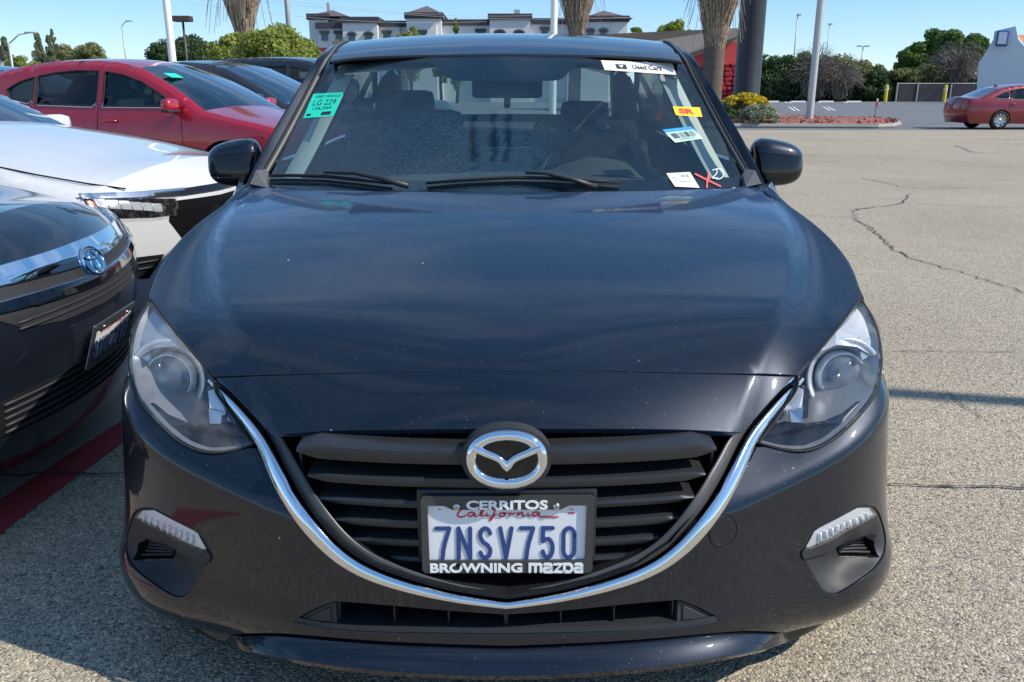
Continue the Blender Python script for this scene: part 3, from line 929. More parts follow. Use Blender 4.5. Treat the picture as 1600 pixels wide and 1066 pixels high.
for sgn in (1, -1):
    S_ = pod_f if sgn == 1 else flipx(pod_f)
    B_ = BUMP if sgn == 1 else flipx(BUMP)
    pod = panel('fog_lamp_pod', S_, _pod, M_PLASTIC2, car, step=.009, flip=sgn, gap=.0022, depth=.008, holes=[_louvq])
    lamp = panel('turn_signal', (lambda q, S_=S_, sgn=sgn: S_(q) + surf_normals(S_, np.atleast_2d(q), sgn) * -.004), _lampq, M_SILVER, pod, step=.01, flip=sgn, gap=.001, rim=False, off=.006)
    panel('signal_lens', S_, _lampq, M_LENSCLEAR, pod, step=.01, flip=sgn, gap=.0006, depth=.006, off=.0075)
    # fluted ridges inside the signal
    for k in range(9):
        t = (k + .6) / 9.6
        a = np.array([222 + 88 * t, 801 + 36 * t]); b = np.array([219 + 92 * t, 812 + 44 * t])
        mm = MB(); pp = [B_(BUMP.inv(*(a + (b - a) * f)))[0] + np.array([0, -.004, 0]) for f in (0.1, .5, .9)]
        mm.tube(pp, .0022, 6); mm.build('flute', M_SILVER, pod, True)
    _ledge = [(214, 809), (244, 824), (282, 845), (316, 860), (323, 860), (330, 868), (327, 877), (285, 866), (245, 848), (214, 838), (206, 841), (205, 826)]
    panel('pod_ledge', S_, BUMP.poly(_ledge), M_PLASTIC2, pod, step=.01, flip=sgn, gap=.0012, depth=.035, off=.007, edge=.003)
    lou = well('louver_well', S_, _louvq, M_DARK, pod, .04, sgn, inward=True)
    for k in range(5):
        f = (k + .5) / 5
        a = np.array([212, 847]) * (1 - f) + np.array([204, 873]) * f; b = np.array([259, 859]) * (1 - f) + np.array([248, 880]) * f
        pp = [S_(BUMP.inv(*(a + (b - a) * g)))[0] + np.array([0, .008, 0]) for g in (.06, .35, .7, .9)]
        mm = MB(); mm.tube(pp, .0030, 6); mm.build('louver', M_PLASTIC2, pod, True)

# ---- chrome wing under and beside the grille
_cl = spl(np.array([(332, 594), (356, 619), (387, 655), (412, 691), (436, 742), (470, 800), (513, 851), (562, 887), (632, 914), (706, 932), (791, 944)]), 70)
_cw = np.interp(np.linspace(0, 1, 70), [0, .1, .25, .36, .5, .68, .85, 1], [.010, .019, .030, .034, .030, .0235, .017, .014])
def chrome_strip(name, mat, parent, wmul, shift, hgt, lift, recess=0.0):
    C = []; NN = []
    for u, v in _cl:
        q = BUMP.inv(u, v); p = BUMP(q)[0]
        _, _, nx, ny = plan(np.array([q[0]]))
        C.append(p); NN.append(Vector((nx[0], ny[0], .22)).normalized())
    C[-1][0] = 0
    C = [Vector(c) for c in C]
    C = C + [Vector((-c.x, c.y, c.z)) for c in C[::-1][1:]]
    NN = NN + [Vector((-n.x, n.y, n.z)) for n in NN[::-1][1:]]
    W = np.concatenate([_cw, _cw[::-1][1:]])
    V = []; Fc = []; k = 9
    for i, (c, n) in enumerate(zip(C, NN)):
        t = (C[min(i + 1, len(C) - 1)] - C[max(i - 1, 0)]).normalized()
        sd = t.cross(n).normalized()                      # points away from the grille
        if sd.z > 0 and i not in (0, len(C) - 1): sd = -sd if abs(sd.z) > .25 else sd
        n2 = sd.cross(t).normalized(); n2 = n2 if n2.y < 0 else -n2
        w = W[i] * wmul / 2
        for j in range(k):
            a = PI * j / (k - 1)
            V.append(c + n * (lift + recess) + sd * (math.cos(a) * w + shift * W[i]) + n2 * (math.sin(a) ** .6) * hgt * min(1, w / .006))
    for i in range(len(C) - 1):
        for j in range(k - 1):
            Fc.append((i * k + j, (i + 1) * k + j, (i + 1) * k + j + 1, i * k + j + 1))
    return mesh(name, V, Fc, mat, parent, True)
chrome_strip('chrome_wing', M_CHROME, car, 1.0, 0.0, .009, .0055)
grille = well('grille', BUMP, BUMP.poly([(436, 683), (452, 730), (488, 792), (534, 848), (585, 882), (650, 905), (720, 922), (791, 932), (862, 922), (932, 905), (997, 882), (1048, 848), (1094, 792), (1130, 730), (1146, 683)][::1]), M_DARK, car, .11)
# plastic surround just inside the chrome
chrome_strip('grille_surround', M_SURR, grille, 0.9, -0.80, .004, -.012)

# ---- grille blades
def blade(vt, vb, u_end, y0):
    zt = PY(660, vt, y0).z; zb = PY(660, vb, y0).z
    x_end = abs(PY(u_end, (vt + vb) / 2 - 10, y0 + .07).x)
    xs = np.linspace(-x_end, x_end, 41)
    V = []; Fc = []
    for x in xs:
        yy = y0 + np.interp(abs(x), _pc[len(_pc) // 2:, 0], _pc[len(_pc) // 2:, 1]) * .78 + .045
        e = min(1.0, (x_end - abs(x)) / .05 + .25)
        sec = [(.055, zt + .004), (.012, zt + .0015), (.003, zt - .001), (0.0, zt - (zt - zb) * .5), (.002, zb), (.010, zb - .003), (.055, zb + .001)]
        zm = (zt + zb) / 2
        for dy, z in sec:
            V.append((x, yy + dy, zm + (z - zm) * e))
    n = 7
    for i in range(len(xs) - 1):
        for j in range(n - 1):
            Fc.append((i * n + j, (i + 1) * n + j, (i + 1) * n + j + 1, i * n + j + 1))
    Fc += [tuple(range(n)), tuple((len(xs) - 1) * n + j for j in range(n - 1, -1, -1))]
    return mesh('blade', V, Fc, M_GRILLE, grille, True, angle=0.7)
for vt, vb, ue, y0 in [(707, 727, 470, .0), (749, 763, 488, .0), (785, 796, 505, .0), (816, 828, 527, .0), (846, 857, 552, .0), (873, 883, 592, .0)]:
    blade(vt, vb, ue, y0)
for x in (-.30, -.19, .19, .30, -.4, .4):
    mm = MB(); mm.box((x, .105, .45), (.004, .02, .3 if abs(x) < .35 else .2)); mm.build('rib', M_GRILLE, grille)
# ================================================================ headlights, plate, emblem
_hl_in = [(334, 591), (306, 558), (280, 527), (256, 497), (235, 468)]
_hl_out = [(235, 468), (221, 488), (209, 515), (202.5, 545), (201, 570), (204, 594)]
_hl_b = [(204, 594), (211, 617), (229, 643), (256, 672), (286, 695), (318, 707), (355, 706), (396, 695)]
_hl_c = [(396, 695), (372, 663), (350, 632), (334, 605), (334, 591)]
_pix = []; _t = []
def _reg3(pix, p):
    _pix.append((pix[0] / 1000, pix[1] / 1000)); _t.append((p[1] - CAM.y) / ray(*pix).y)
for p in _hl_in: _reg3(p, HOOD(HOOD.inv(*p))[0])
for p in _hl_b[1:-1]: _reg3(p, BUMP(BUMP.inv(*p))[0] + np.array([0, -.004, 0]))
for p, y in zip(_hl_out[1:-1], [.445, .40, .355, .325]): _reg3(p, PY(*p, y))
for p in _hl_c[:3]: _reg3(p, BUMP(BUMP.inv(*p))[0] + np.array([0, .004, 0]))
for p, y in [((268, 590), .232), ((300, 640), .185), ((340, 660), .160), ((240, 560), .282), ((245, 520), .345)]: _reg3(p, PY(*p, y))
_lt = tps(np.array(_pix), np.array(_t), 2e-3)
def lens_f(q):
    q = np.atleast_2d(np.asarray(q, float)); t = _lt(q)
    D = np.array([tuple(ray(a * 1000, b * 1000)) for a, b in q])
    return _C0 + D * t[:, None]
_hl_poly = np.concatenate([spl(np.array(c), 24)[:-1] for c in (_hl_in, _hl_out, _hl_b, _hl_c)]) / 1000
def behind(q, d, k=0.0):
    """points d behind the lens (left headlight)"""
    p = lens_f(q)
    return p + np.array([0.35 * d, d, -0.05 * d])
M_BEZEL = plain('silver_bezel', (.40, .43, .47), .4, .35, .12, 30)
M_HOUSE = plain('lamp_housing_silver', (.27, .28, .30), .33, .45, .15, 25)
for sgn in (1, -1):
    Lf = lens_f if sgn == 1 else flipx(lens_f)
    mx = np.array([sgn, 1, 1.0])
    P = inset(subdivide(_hl_poly, .008), .002); n = len(P)
    A = behind(P, .006); Bq = behind(P, .17); cen = behind(np.array([[.275, .60]]), .19)[0]
    Bq = Bq + (cen - Bq) * .22
    V = np.concatenate([A, Bq, [cen]]) * mx
    Fc = [(i, (i + 1) % n, n + (i + 1) % n, n + i) for i in range(n)] + [(n + i, n + (i + 1) % n, 2 * n) for i in range(n)]
    hl = mesh('headlight', V, Fc, M_HOUSE, car, True, angle=.7)
    # body-coloured bezel sheet below the lens top, pale in its dusty upper tip
    c3 = Vector(np.array(PY(267, 590, float(lens_f(np.array([[.268, .589]]))[0][1]) + .115)) * mx)
    ax = Vector((sgn * -.10, -1, .16)).normalized()
    zax = ax; xax = Vector((0, 0, 1)).cross(zax).normalized(); yax = zax.cross(xax)
    M4 = Matrix((xax, yax, zax)).transposed().to_4x4(); M4.translation = c3
    mm = MB(); mm.lathe([(.086, .012), (.089, .018), (.086, .022), (.078, .018), (.068, .004), (.062, -.010), (.058, -.016)], 48, M4); mm.build('outer_ring', M_SILVER, hl, True)
    mm = MB(); mm.lathe([(.057, -.006), (.055, .010), (.052, .014), (.049, .010), (.048, -.01), (.044, -.02), (.0005, -.028)], 48, M4); mm.build('projector_bezel', M_SILVER, hl, True)
    mm = MB(); mm.lathe([(.0485, .0), (.044, .012), (.034, .022), (.02, .028), (.0005, .030)], 40, M4); mm.build('projector_lens', MATS.get('projector_glass') or glass('projector_glass', (.80, .86, .92), 0.02, .75, (.62, .68, .74), 10, 1.5), hl, True)
    # dark carrier around the projector and stepped inner reflectors
    def sheet(name, pts, mat, d, th=.004):
        q = np.array(pts, float) / 1000
        a = behind(q, d) * mx
        k = len(a)
        v = np.concatenate([a, a + np.array([0, th * 3, 0])])
        f = [tuple(range(k)), tuple(range(2 * k - 1, k - 1, -1))] + [(i, (i + 1) % k, k + (i + 1) % k, k + i) for i in range(k)]
        if sgn == -1: f = [x[::-1] for x in f]
        return mesh(name, v, f, mat, hl)
    sheet('inner_reflector', [(309, 618), (330, 612), (342, 626), (336, 656), (320, 660), (312, 648)], M_SILVER, .030)
    sheet('reflector_step', [(314, 645), (336, 650), (333, 668), (316, 668)], M_SATIN, .022)
    sheet('reflector_fin', [(344, 630), (356, 648), (350, 668), (340, 664)], M_SATIN, .028)
    sheet('reflector_fin', [(360, 652), (371, 668), (360, 680), (352, 672)], M_SATIN, .026)
    sheet('marker_reflector', [(212, 530), (226, 535), (218, 570), (209, 566)], M_SATIN, .026)
    sheet('upper_bezel', [(235, 480), (262, 515), (296, 553), (300, 562), (262, 545), (230, 548), (208, 560), (206, 535), (218, 500)], M_BEZEL, .022)
    sheet('lower_bezel', [(226, 634), (250, 655), (282, 668), (312, 672), (345, 668), (372, 676), (391, 692), (355, 703), (318, 704), (287, 692), (257, 669), (232, 644)], M_GLOSSB, .016)
    sheet('lamp_divider', [(298, 620), (311, 612), (314, 668), (300, 664)], M_GLOSSB, .034)
    panel('lens', Lf, _hl_poly, M_LENS, hl, step=.0075, flip=-sgn, gap=.0016, depth=.008, edge_step=.006)
    # rubber seal line around the lens
    mm = MB(); pp = Lf(np.concatenate([_hl_poly, _hl_poly[:1]])) + np.array([0, .003, -.001]); mm.tube(list(pp), .0028, 6, cap=False); mm.build('lens_seal', M_RUBBER, hl, True)

# ---- lettering helpers
def text_mesh(body, height, bold=0.0, width=None, extrude=0.0008, shear=0.0, space=1.0):
    """vertices and faces of a line of text, its capital height and (optionally) its width fixed; origin at its centre"""
    c = bpy.data.curves.new('lettering', 'FONT'); c.body = body; c.size = 1.0; c.offset = bold; c.extrude = 0.0; c.resolution_u = 3
    c.align_x = 'LEFT'; c.shear = shear; c.space_character = space
    o = bpy.data.objects.new('lettering', c); COL.objects.link(o)
    bpy.context.view_layer.update()
    dg = bpy.context.evaluated_depsgraph_get()
    me = bpy.data.meshes.new_from_object(o.evaluated_get(dg))
    V = np.array([v.co[:] for v in me.vertices]); Fc = [tuple(p.vertices) for p in me.polygons]
    bpy.data.objects.remove(o); bpy.data.curves.remove(c); bpy.data.meshes.remove(me)
    lo = V.min(0); hi = V.max(0)
    V = V - (lo + hi) / 2
    k = height / (hi[1] - lo[1]); V[:, 1] *= k
    V[:, 0] *= (width / (hi[0] - lo[0])) if width else k
    V[:, 2] = 0
    return V, Fc
def raised(V, Fc, h):
    """gives flat lettering sides and a top at height h"""
    n = len(V); T = V.copy(); T[:, 2] += h
    from collections import Counter
    cnt = Counter()
    for f in Fc:
        for a, b in zip(f, f[1:] + f[:1]): cnt[(a, b)] += 1
    F2 = [tuple(i + n for i in f) for f in Fc]
    for (a, b) in cnt:
        if (b, a) not in cnt: F2.append((a, b, b + n, a + n))
    return np.concatenate([V, T]), F2
def stroke(pts, w, n=6, flat=True):
    """thick polyline with round ends, in the plane"""
    P = [np.array(p, float) for p in pts]
    V = []; Fc = []
    L = []; Rr = []
    for i, p in enumerate(P):
        a = P[i - 1] if i > 0 else None; b = P[i + 1] if i < len(P) - 1 else None
        d1 = (p - a) / np.linalg.norm(p - a) if a is not None else None
        d2 = (b - p) / np.linalg.norm(b - p) if b is not None else None
        d = d1 if d2 is None else d2 if d1 is None else (d1 + d2)
        d = d / max(np.linalg.norm(d), 1e-9)
        nrm = np.array([-d[1], d[0]])
        ww = w[i] if isinstance(w, (list, np.ndarray)) else w
        k = 1.0
        if d1 is not None and d2 is not None: k = 1 / max(.6, abs(np.dot(nrm, [-d1[1], d1[0]])))
        L.append(p + nrm * ww / 2 * k); Rr.append(p - nrm * ww / 2 * k)
    out = L + Rr[::-1]
    e = P[-1] - P[-2]; e /= np.linalg.norm(e); s0 = P[0] - P[1]; s0 /= np.linalg.norm(s0)
    V = [(x[0], x[1], 0) for x in L] + [(x[0], x[1], 0) for x in Rr]
    m = len(P)
    for i in range(m - 1): Fc.append((m + i, m + i + 1, i + 1, i))
    for c, dr, ww in ((P[-1], e, w[-1] if isinstance(w, (list, np.ndarray)) else w), (P[0], s0, w[0] if isinstance(w, (list, np.ndarray)) else w)):
        a0 = math.atan2(dr[1], dr[0]); k = len(V)
        V.append((c[0], c[1], 0))
        for j in range(n + 1):
            a = a0 - PI / 2 + PI * j / n
            V.append((c[0] + math.cos(a) * ww / 2, c[1] + math.sin(a) * ww / 2, 0))
        for j in range(n): Fc.append((k, k + 1 + j, k + 2 + j))
    return np.array(V), Fc
def xform(V, M): return np.array([tuple(M @ Vector(v)) for v in V])

# ---- plate digits drawn as strokes in a 1 x 2 cell
def arc(cx, cy, rx, ry, a0, a1, n=10):
    return [(cx + rx * math.cos(math.radians(a0 + (a1 - a0) * i / n)), cy + ry * math.sin(math.radians(a0 + (a1 - a0) * i / n))) for i in range(n + 1)]
GLY = {
 '7': [[(0, 2), (1, 2)], [(1, 2), (.86, 1.6), (.66, 1.05), (.52, .5), (.46, 0)]],
 'N': [[(0, 0), (0, 2)], [(0, 2), (1, 0)], [(1, 0), (1, 2)]],
 'S': [arc(.5, 1.52, .46, .48, 15, 180, 9) + [(.10, 1.3), (.3, 1.06), (.7, .86), (.93, .62)] + arc(.5, .48, .46, .48, 0, -165, 9)],
 'V': [[(0, 2), (.5, 0)], [(.5, 0), (1, 2)]],
 '5': [[(.95, 2), (.08, 2), (.04, 1.12)], [(.04, 1.12), (.3, 1.26), (.6, 1.26)] + arc(.5, .63, .46, .63, 70, -160, 12)],
 '0': [arc(.5, 1.5, .47, .5, 0, 180, 10) + arc(.5, .5, .47, .5, 180, 360, 10) + [(.97, 1.5)]],
 '6': [arc(.5, 1.5, .46, .5, 25, 180, 9) + arc(.5, .55, .46, .55, 180, 540, 16)],
 'Y': [[(0, 2), (.5, 1.05)], [(1, 2), (.5, 1.05)], [(.5, 1.05), (.5, 0)]],
 'D': [[(0, 0), (0, 2), (.4, 2)] + arc(.4, 1.4, .55, .6, 90, 0, 6) + arc(.4, .6, .55, .6, 0, -90, 6) + [(0, 0)]],
 'C': [arc(.5, 1.5, .46, .5, 25, 180, 9) + arc(.5, .5, .46, .5, 180, 335, 9)],
 '2': [arc(.5, 1.5, .46, .5, 165, -20, 10) + [(.5, .75), (.03, 0)], [(.03, 0), (.98, 0)]],
 '8': [arc(.5, 1.5, .42, .47, -90, 270, 16), arc(.5, .52, .46, .52, 90, 450, 16)],
}
CALI = [  # flowing red script, x 0..10, y 0..2
 [(.95, 1.55), (.6, 1.62), (.2, 1.1), (.08, .62), (.35, .42), (.95, .72)],
 [(1.75, .95), (1.4, 1.1), (1.1, .78), (1.3, .5), (1.75, .92), (1.72, .55), (2.05, .62)],
 [(2.05, .62), (2.55, 1.2), (2.62, 1.75), (2.38, 1.3), (2.4, .6), (2.75, .66)],
 [(2.95, 1.0), (2.9, .6), (3.2, .66)],
 [(4.15, 1.65), (3.9, 1.75), (3.62, 1.0), (3.4, .1), (3.22, -.12), (3.3, .3), (3.9, .8)],
 [(4.5, .98), (4.2, .9), (4.15, .6), (4.5, .52), (4.68, .82), (4.5, .98), (5.0, .95)],
 [(5.1, .55), (5.2, .98), (5.32, .85), (5.7, 1.05)],
 [(5.85, .52), (5.98, 1.02), (6.0, .8), (6.35, 1.05), (6.4, .55), (6.7, .66)],
 [(6.95, 1.0), (6.9, .56), (7.2, .64)],
 [(8.0, .98), (7.6, 1.12), (7.35, .78), (7.6, .52), (8.0, .95), (8.0, .55), (8.5, .42), (9.4, .38), (9.9, .42)],
]
def plate(root_mat, parent, digits, frame_top, frame_bot, real=True):
    """licence plate with frame and lettering; local X right, Y up, Z towards the viewer"""
    Z = 3443.0
    def L(x, y): return ((x - 622) / Z, (745 - y) / Z)
    m = MB()
    m.prism([L(85, 495), L(1160, 495), L(1160, 995), L(85, 995)], -.003, 0.0, root_mat)
    pl = m.build('license_plate', M_PLATEW, parent)
    # frame: outline with window
    outer = np.array([L(*p) for p in [(92, 484), (1152, 484), (1172, 502), (1168, 985), (1148, 1006), (96, 1006), (76, 985), (74, 502)]])
    win = np.array([L(*p) for p in [(116, 548), (222, 548), (275, 575), (960, 575), (1012, 548), (1126, 548), (1118, 921), (122, 921)]])
    q, T, li = triangulate([subdivide(outer, .006), subdivide(win[::-1] if area2(win) < 0 else win, .006)], .01)
    V = np.concatenate([q, np.full((len(q), 1), 0.006)], 1)
    Fs = [tuple(t) for t in T]
    Vb, Fb = raised(np.concatenate([q, np.zeros((len(q), 1))], 1), [f if area2(q[list(f)]) > 0 else f[::-1] for f in Fs], .0065)
    Vb[:, 2] -= .0005
    o = mesh('plate_frame', xform(Vb, root_mat), Fb, M_FRAME, pl)
    bev = o.modifiers.new('soft', 'BEVEL'); bev.width = .0012; bev.segments = 2; bev.limit_method = 'ANGLE'
    cells = [(155, 265), (297, 397), (433, 528), (564, 662), (695, 800), (832, 928), (966, 1066)]
    for ch, (x0, x1) in zip(digits, cells):
        vv = []; ff = []
        for st in GLY[ch]:
            pts = [L(x0 + 13 + (x1 - x0 - 26) * a, 908 - (908 - 707) * b / 2) for a, b in st]
            V, F_ = stroke(pts, .0078)
            V, F_ = raised(V, F_, .0016 + .00013 * len(vv))
            k = sum(len(x) for x in vv); vv.append(V); ff += [tuple(i + k for i in f) for f in F_]
        mesh('digit', xform(np.concatenate(vv), root_mat), ff, M_PLATEB, pl)
    vv = []; ff = []
    for st in CALI:
        pts = spl(np.array([L(300 + 65.5 * a, 650 - 46 * b) for a, b in st]), max(8, len(st) * 5))
        w = np.full(len(pts), .0031); w[:2] = .0020; w[-2:] = .0018
        V, F_ = stroke(pts, w, 4); V[:, 2] += .0006 + .00006 * len(vv)
        k = sum(len(x) for x in vv); vv.append(V); ff += [tuple(i + k for i in f) for f in F_]
    mesh('state_script', xform(np.concatenate(vv), root_mat), ff, M_PLATER, pl)
    if frame_top:
        V, F_ = text_mesh(frame_top, 62 / Z, .035, 516 / Z); V, F_ = raised(V, F_, .0016); V[:, 2] += .006
        mesh('frame_lettering', xform(V + np.array([*L(620, 542), 0]), root_mat), F_, M_WTEXT, pl)
        V, F_ = text_mesh(frame_bot, 64 / Z, .035, 592 / Z); V, F_ = raised(V, F_, .0016); V[:, 2] += .006
        mesh('frame_lettering', xform(V + np.array([*L(422, 969), 0]), root_mat), F_, M_WTEXT, pl)
        # dealer wordmark, drawn in wide square strokes
        W = [[[(0, 0), (0, 1), (.62, 1), (.8, .85), (.8, 0)], [(.8, .85), (.9, 1), (1.45, 1), (1.6, .85), (1.6, 0)]],
             [[(2.05, 1), (2.9, 1), (3.05, .85), (3.05, 0), (2.15, 0), (2.05, .15), (2.05, .42), (2.15, .52), (3.05, .52)]],
             [[(3.45, 1), (4.55, 1), (3.5, 0), (4.6, 0)]],
             [[(4.95, 0), (4.95, 1), (5.75, 1), (6.05, .7), (6.05, .3), (5.75, 0), (4.95, 0)]],
             [[(6.5, 1), (7.3, 1), (7.45, .85), (7.45, 0), (6.6, 0), (6.5, .15), (6.5, .42), (6.6, .52), (7.45, .52)]]]
        vv = []; ff = []
        for g in W:
            for st in g:
                pts = [L(766 + 333 / 7.45 * a, 997 - 52 * b) for a, b in st]
                V, F_ = stroke(pts, .0052, 2); V, F_ = raised(V, F_, .0016 + .00008 * len(vv)); V[:, 2] += .006
                k = sum(len(x) for x in vv); vv.append(V); ff += [tuple(i + k for i in f) for f in F_]
        mesh('frame_lettering', xform(np.concatenate(vv), root_mat), ff, M_WTEXT, pl)
    for x in (301, 932):
        mm = MB(); M4 = root_mat @ Matrix.Translation((*L(x, 553), .006))
        mm.lathe([(.0066, 0), (.0062, .0022), (.004, .0034), (.0003, .0036)], 16, M4); mm.build('screw', M_STEEL, pl, True)
        mm = MB(); mm.box(M4 @ Vector((0, 0, .0036)), (.006, .0014, .0008), rot=root_mat.to_3x3()); mm.build('screw_slot', M_INK, pl)
    for x in (305, 930):
        mm = MB(); M4 = root_mat @ Matrix.Translation((*L(x, 950), .006))
        mm.lathe([(.0048, 0.0017), (.0003, .0018)], 14, M4); mm.build('screw_hole', M_DARK, pl)
    for x0, x1, y0, y1, mt in [(1008, 1050, 601, 611, M_PLATER), (180, 200, 576, 582, M_PLATER), (1016, 1040, 580, 584, M_PLATER)]:
        mm = MB(); mm.prism([L(x0, y0), L(x1, y0), L(x1, y1), L(x0, y1)], .0002, .0007, root_mat); mm.build('registration_mark', mt, pl)
    return pl
def facing(p, nrm, up=(0, 0, 1)):
    z = Vector(nrm).normalized(); x = Vector(up).cross(z).normalized(); y = z.cross(x)
    M4 = Matrix((x, y, z)).transposed().to_4x4(); M4.translation = Vector(p); return M4
_pp = PY(793, 834, -.012)
PLATE_M = facing((0.001, -.012, _pp.z), (0, -1, .10)) @ Matrix.Scale(1.0, 4)
plate(PLATE_M, car, '7NSV750', 'CERRITOS', 'BROWNING')
# black holder behind the plate
mm = MB(); mm.box((0, .012, _pp.z + .008), (.335, .02, .150), bev=.006); mm.box((0, .05, _pp.z + .02), (.30, .07, .11)); mm.build('plate_holder', M_PLASTIC, car)

# ---- badge
_ec = PY(792, 718, -.018)
EM = facing((0, -.020, _ec.z), (0, -1, .12))
def ell(a, b, n=64, p=2.15): 
    out = []
    for i in range(n):
        t = 2 * PI * i / n
        c, s = math.cos(t), math.sin(t)
        out.append((a * abs(c) ** (2 / p) * (1 if c >= 0 else -1), b * abs(s) ** (2 / p) * (1 if s >= 0 else -1)))
    return out
m = MB(); m.prism(ell(.081, .059), -.045, -.004, EM)
badge = m.build('badge', M_PLASTIC2, car, True, .5)
def loopstrip(pts, wi, hgt, M4, closed=True, k=7, base=0.0):
    P = [Vector((p[0], p[1], 0)) for p in pts]; n = len(P); V = []; Fc = []
    for i, p in enumerate(P):
        a = P[(i - 1) % n] if (closed or i > 0) else p; b = P[(i + 1) % n] if (closed or i < n - 1) else p
        t = (b - a).normalized(); sd = Vector((-t.y, t.x, 0)); w = wi[i] if isinstance(wi, (list, np.ndarray)) else wi
        for j in range(k):
            an = PI * j / (k - 1)
            V.append(M4 @ (p + sd * math.cos(an) * w / 2 + Vector((0, 0, base + math.sin(an) ** .75 * hgt))))
    for i in range(n if closed else n - 1):
        for j in range(k - 1):
            i2 = (i + 1) % n
            Fc.append((i * k + j, i2 * k + j, i2 * k + j + 1, i * k + j + 1))
    return V, Fc
V, Fc = loopstrip(ell(.0645, .0448), .0205, .010, EM, base=-.004)
mesh('badge_ring', V, Fc, M_CHROME, badge, True)
_wing = spl(np.array([(-.0605, .0235), (-.052, .0195), (-.037, .0125), (-.020, .0055), (-.008, -.003), (0, -.0185)]), 26)
_ww = np.interp(np.linspace(0, 1, 26), [0, .2, .7, .9, 1], [.013, .0155, .0155, .0165, .006])
for s_ in (1, -1):
    V, Fc = loopstrip([(p[0] * s_, p[1]) for p in _wing], list(_ww), .012, EM, False, 7, -.003)
    mesh('badge_wing', V, Fc, M_CHROME, badge, True)
m = MB(); m.prism(ell(.066, .046), -.006, -.0035, EM); m.build('badge_back', M_GLOSSB, badge)
# ================================================================ windscreen, roof, pillars, flanks, cabin
_wp = [(0, 1.16, .928), (0, 1.392, 1.125), (0, 1.65, 1.319)] + [HALF(425, 285, 1.33), HALF(518, 98, 1.76), HALF(472, 190, 1.535), HALF(600, 294, 1.20), HALF(650, 92, 1.68)]
_wp = np.array(_wp); _wall = np.concatenate([_wp, _wp[_wp[:, 0] > 1e-6] * MX])
_wt = tps(_wall[:, [0, 2]], _wall[:, 1], 1e-3)
WS = Surf(lambda q: np.stack([q[:, 0], _wt(q), q[:, 1]], 1), (-.9, .9), (.85, 1.4), 90)
_gl = np.concatenate([WS.line([(791, 301), (600, 299), (470, 296), (414, 291)]), WS.line([(414, 291), (440, 240), (478, 166), (512, 100)])[1:], WS.line([(512, 100), (530, 95), (650, 89), (791, 87)])[1:]])
_gl[0, 0] = 0; _gl[-1, 0] = 0
glass_poly = np.concatenate([_gl, mirror_x(_gl)[::-1][1:-1]])
screen = panel('windshield', WS, glass_poly, M_WSCREEN, car, step=.04, gap=.001, rim=False)
_fr = np.concatenate([WS.line([(791, 281), (600, 279), (470, 276), (440, 275)]), WS.line([(440, 275), (428, 273), (427, 266)], 6)[1:], WS.line([(427, 266), (446, 232), (476, 172), (505, 118)])[1:],
                      WS.line([(505, 118), (514, 106), (532, 101)], 6)[1:], WS.line([(532, 101), (600, 98), (655, 97)])[1:], WS.line([(655, 97), (682, 103), (700, 121), (728, 126), (791, 126)], 18)[1:]])
_fr[0, 0] = 0; _fr[-1, 0] = 0
frit_hole = np.concatenate([_fr, mirror_x(_fr)[::-1][1:-1]])
panel('glass_border', offs(WS, .004, -1), glass_poly, M_GLOSSB, screen, step=.03, holes=[frit_hole], gap=.002, rim=False)

# ---- roof
_rc = lambda y: cubic([1.5, 1.65, 1.8, 2.0, 2.2, 2.5, 2.9, 3.3, 3.6], [1.265, 1.319, 1.366, 1.407, 1.430, 1.444, 1.437, 1.40, 1.35], y)
ROOF = Surf(lambda q: np.stack([q[:, 0], q[:, 1], _rc(q[:, 1]) - .030 * (np.abs(q[:, 0]) / .62) ** 2.2], 1), (-.75, .75), (1.5, 3.5), 80)
_rf = ROOF.line([(791, 84.5), (650, 86.5), (540, 92), (514, 96)]); _rf[0, 0] = 0
_rs = np.array([[-.632, 1.95], [-.640, 2.2], [-.635, 2.6], [-.60, 3.1], [-.57, 3.36]])
_rh = np.concatenate([_rf, spl(np.concatenate([_rf[-1:], _rs]), 30)[1:], [[-.3, 3.40], [0, 3.41]]])
panel('roof', ROOF, np.concatenate([_rh, mirror_x(_rh)[::-1][1:-1]]), M_PAINT, car, step=.04, gap=.002, depth=.012)
mm = MB()
_hl3 = ROOF(np.concatenate([_rf[::-1], mirror_x(_rf)[1:]])) + np.array([0, -.004, -.006]); mm.tube(list(_hl3), .005, 6); mm.build('header_seal', M_RUBBER, car, True)

# ---- A pillars that run on as roof rails
_in3 = [WS(WS.inv(*p))[0] for p in spl(np.array([(404, 293), (440, 232), (478, 160), (510, 97)]), 14)] + [ROOF(q)[0] for q in spl(np.concatenate([_rf[-1:], _rs]), 26)[2:]]
_out3 = [PY(u, v, y) for u, v, y in [(384, 284, 1.30), (394, 262, 1.36), (415, 219, 1.44), (446, 167, 1.555), (477, 117, 1.68), (495, 91, 1.79), (512, 78.5, 1.95), (535, 68.5, 2.2)]] + [Vector((-.668, 2.7, 1.375)), Vector((-.63, 3.15, 1.335)), Vector((-.60, 3.40, 1.30))]
_in3 = spl(np.array([tuple(p) for p in _in3]), 200); _out3 = spl(np.array([tuple(p) for p in _out3]), 200)
_tt = np.linspace(0, 1, 60)
_ya = _in3[0, 1] + (3.36 - _in3[0, 1]) * _tt; _yb = _out3[0, 1] + (3.40 - _out3[0, 1]) * _tt
_in3 = np.stack([np.interp(_ya, _in3[:, 1], _in3[:, k]) for k in range(3)], 1); _out3 = np.stack([np.interp(_yb, _out3[:, 1], _out3[:, k]) for k in range(3)], 1)
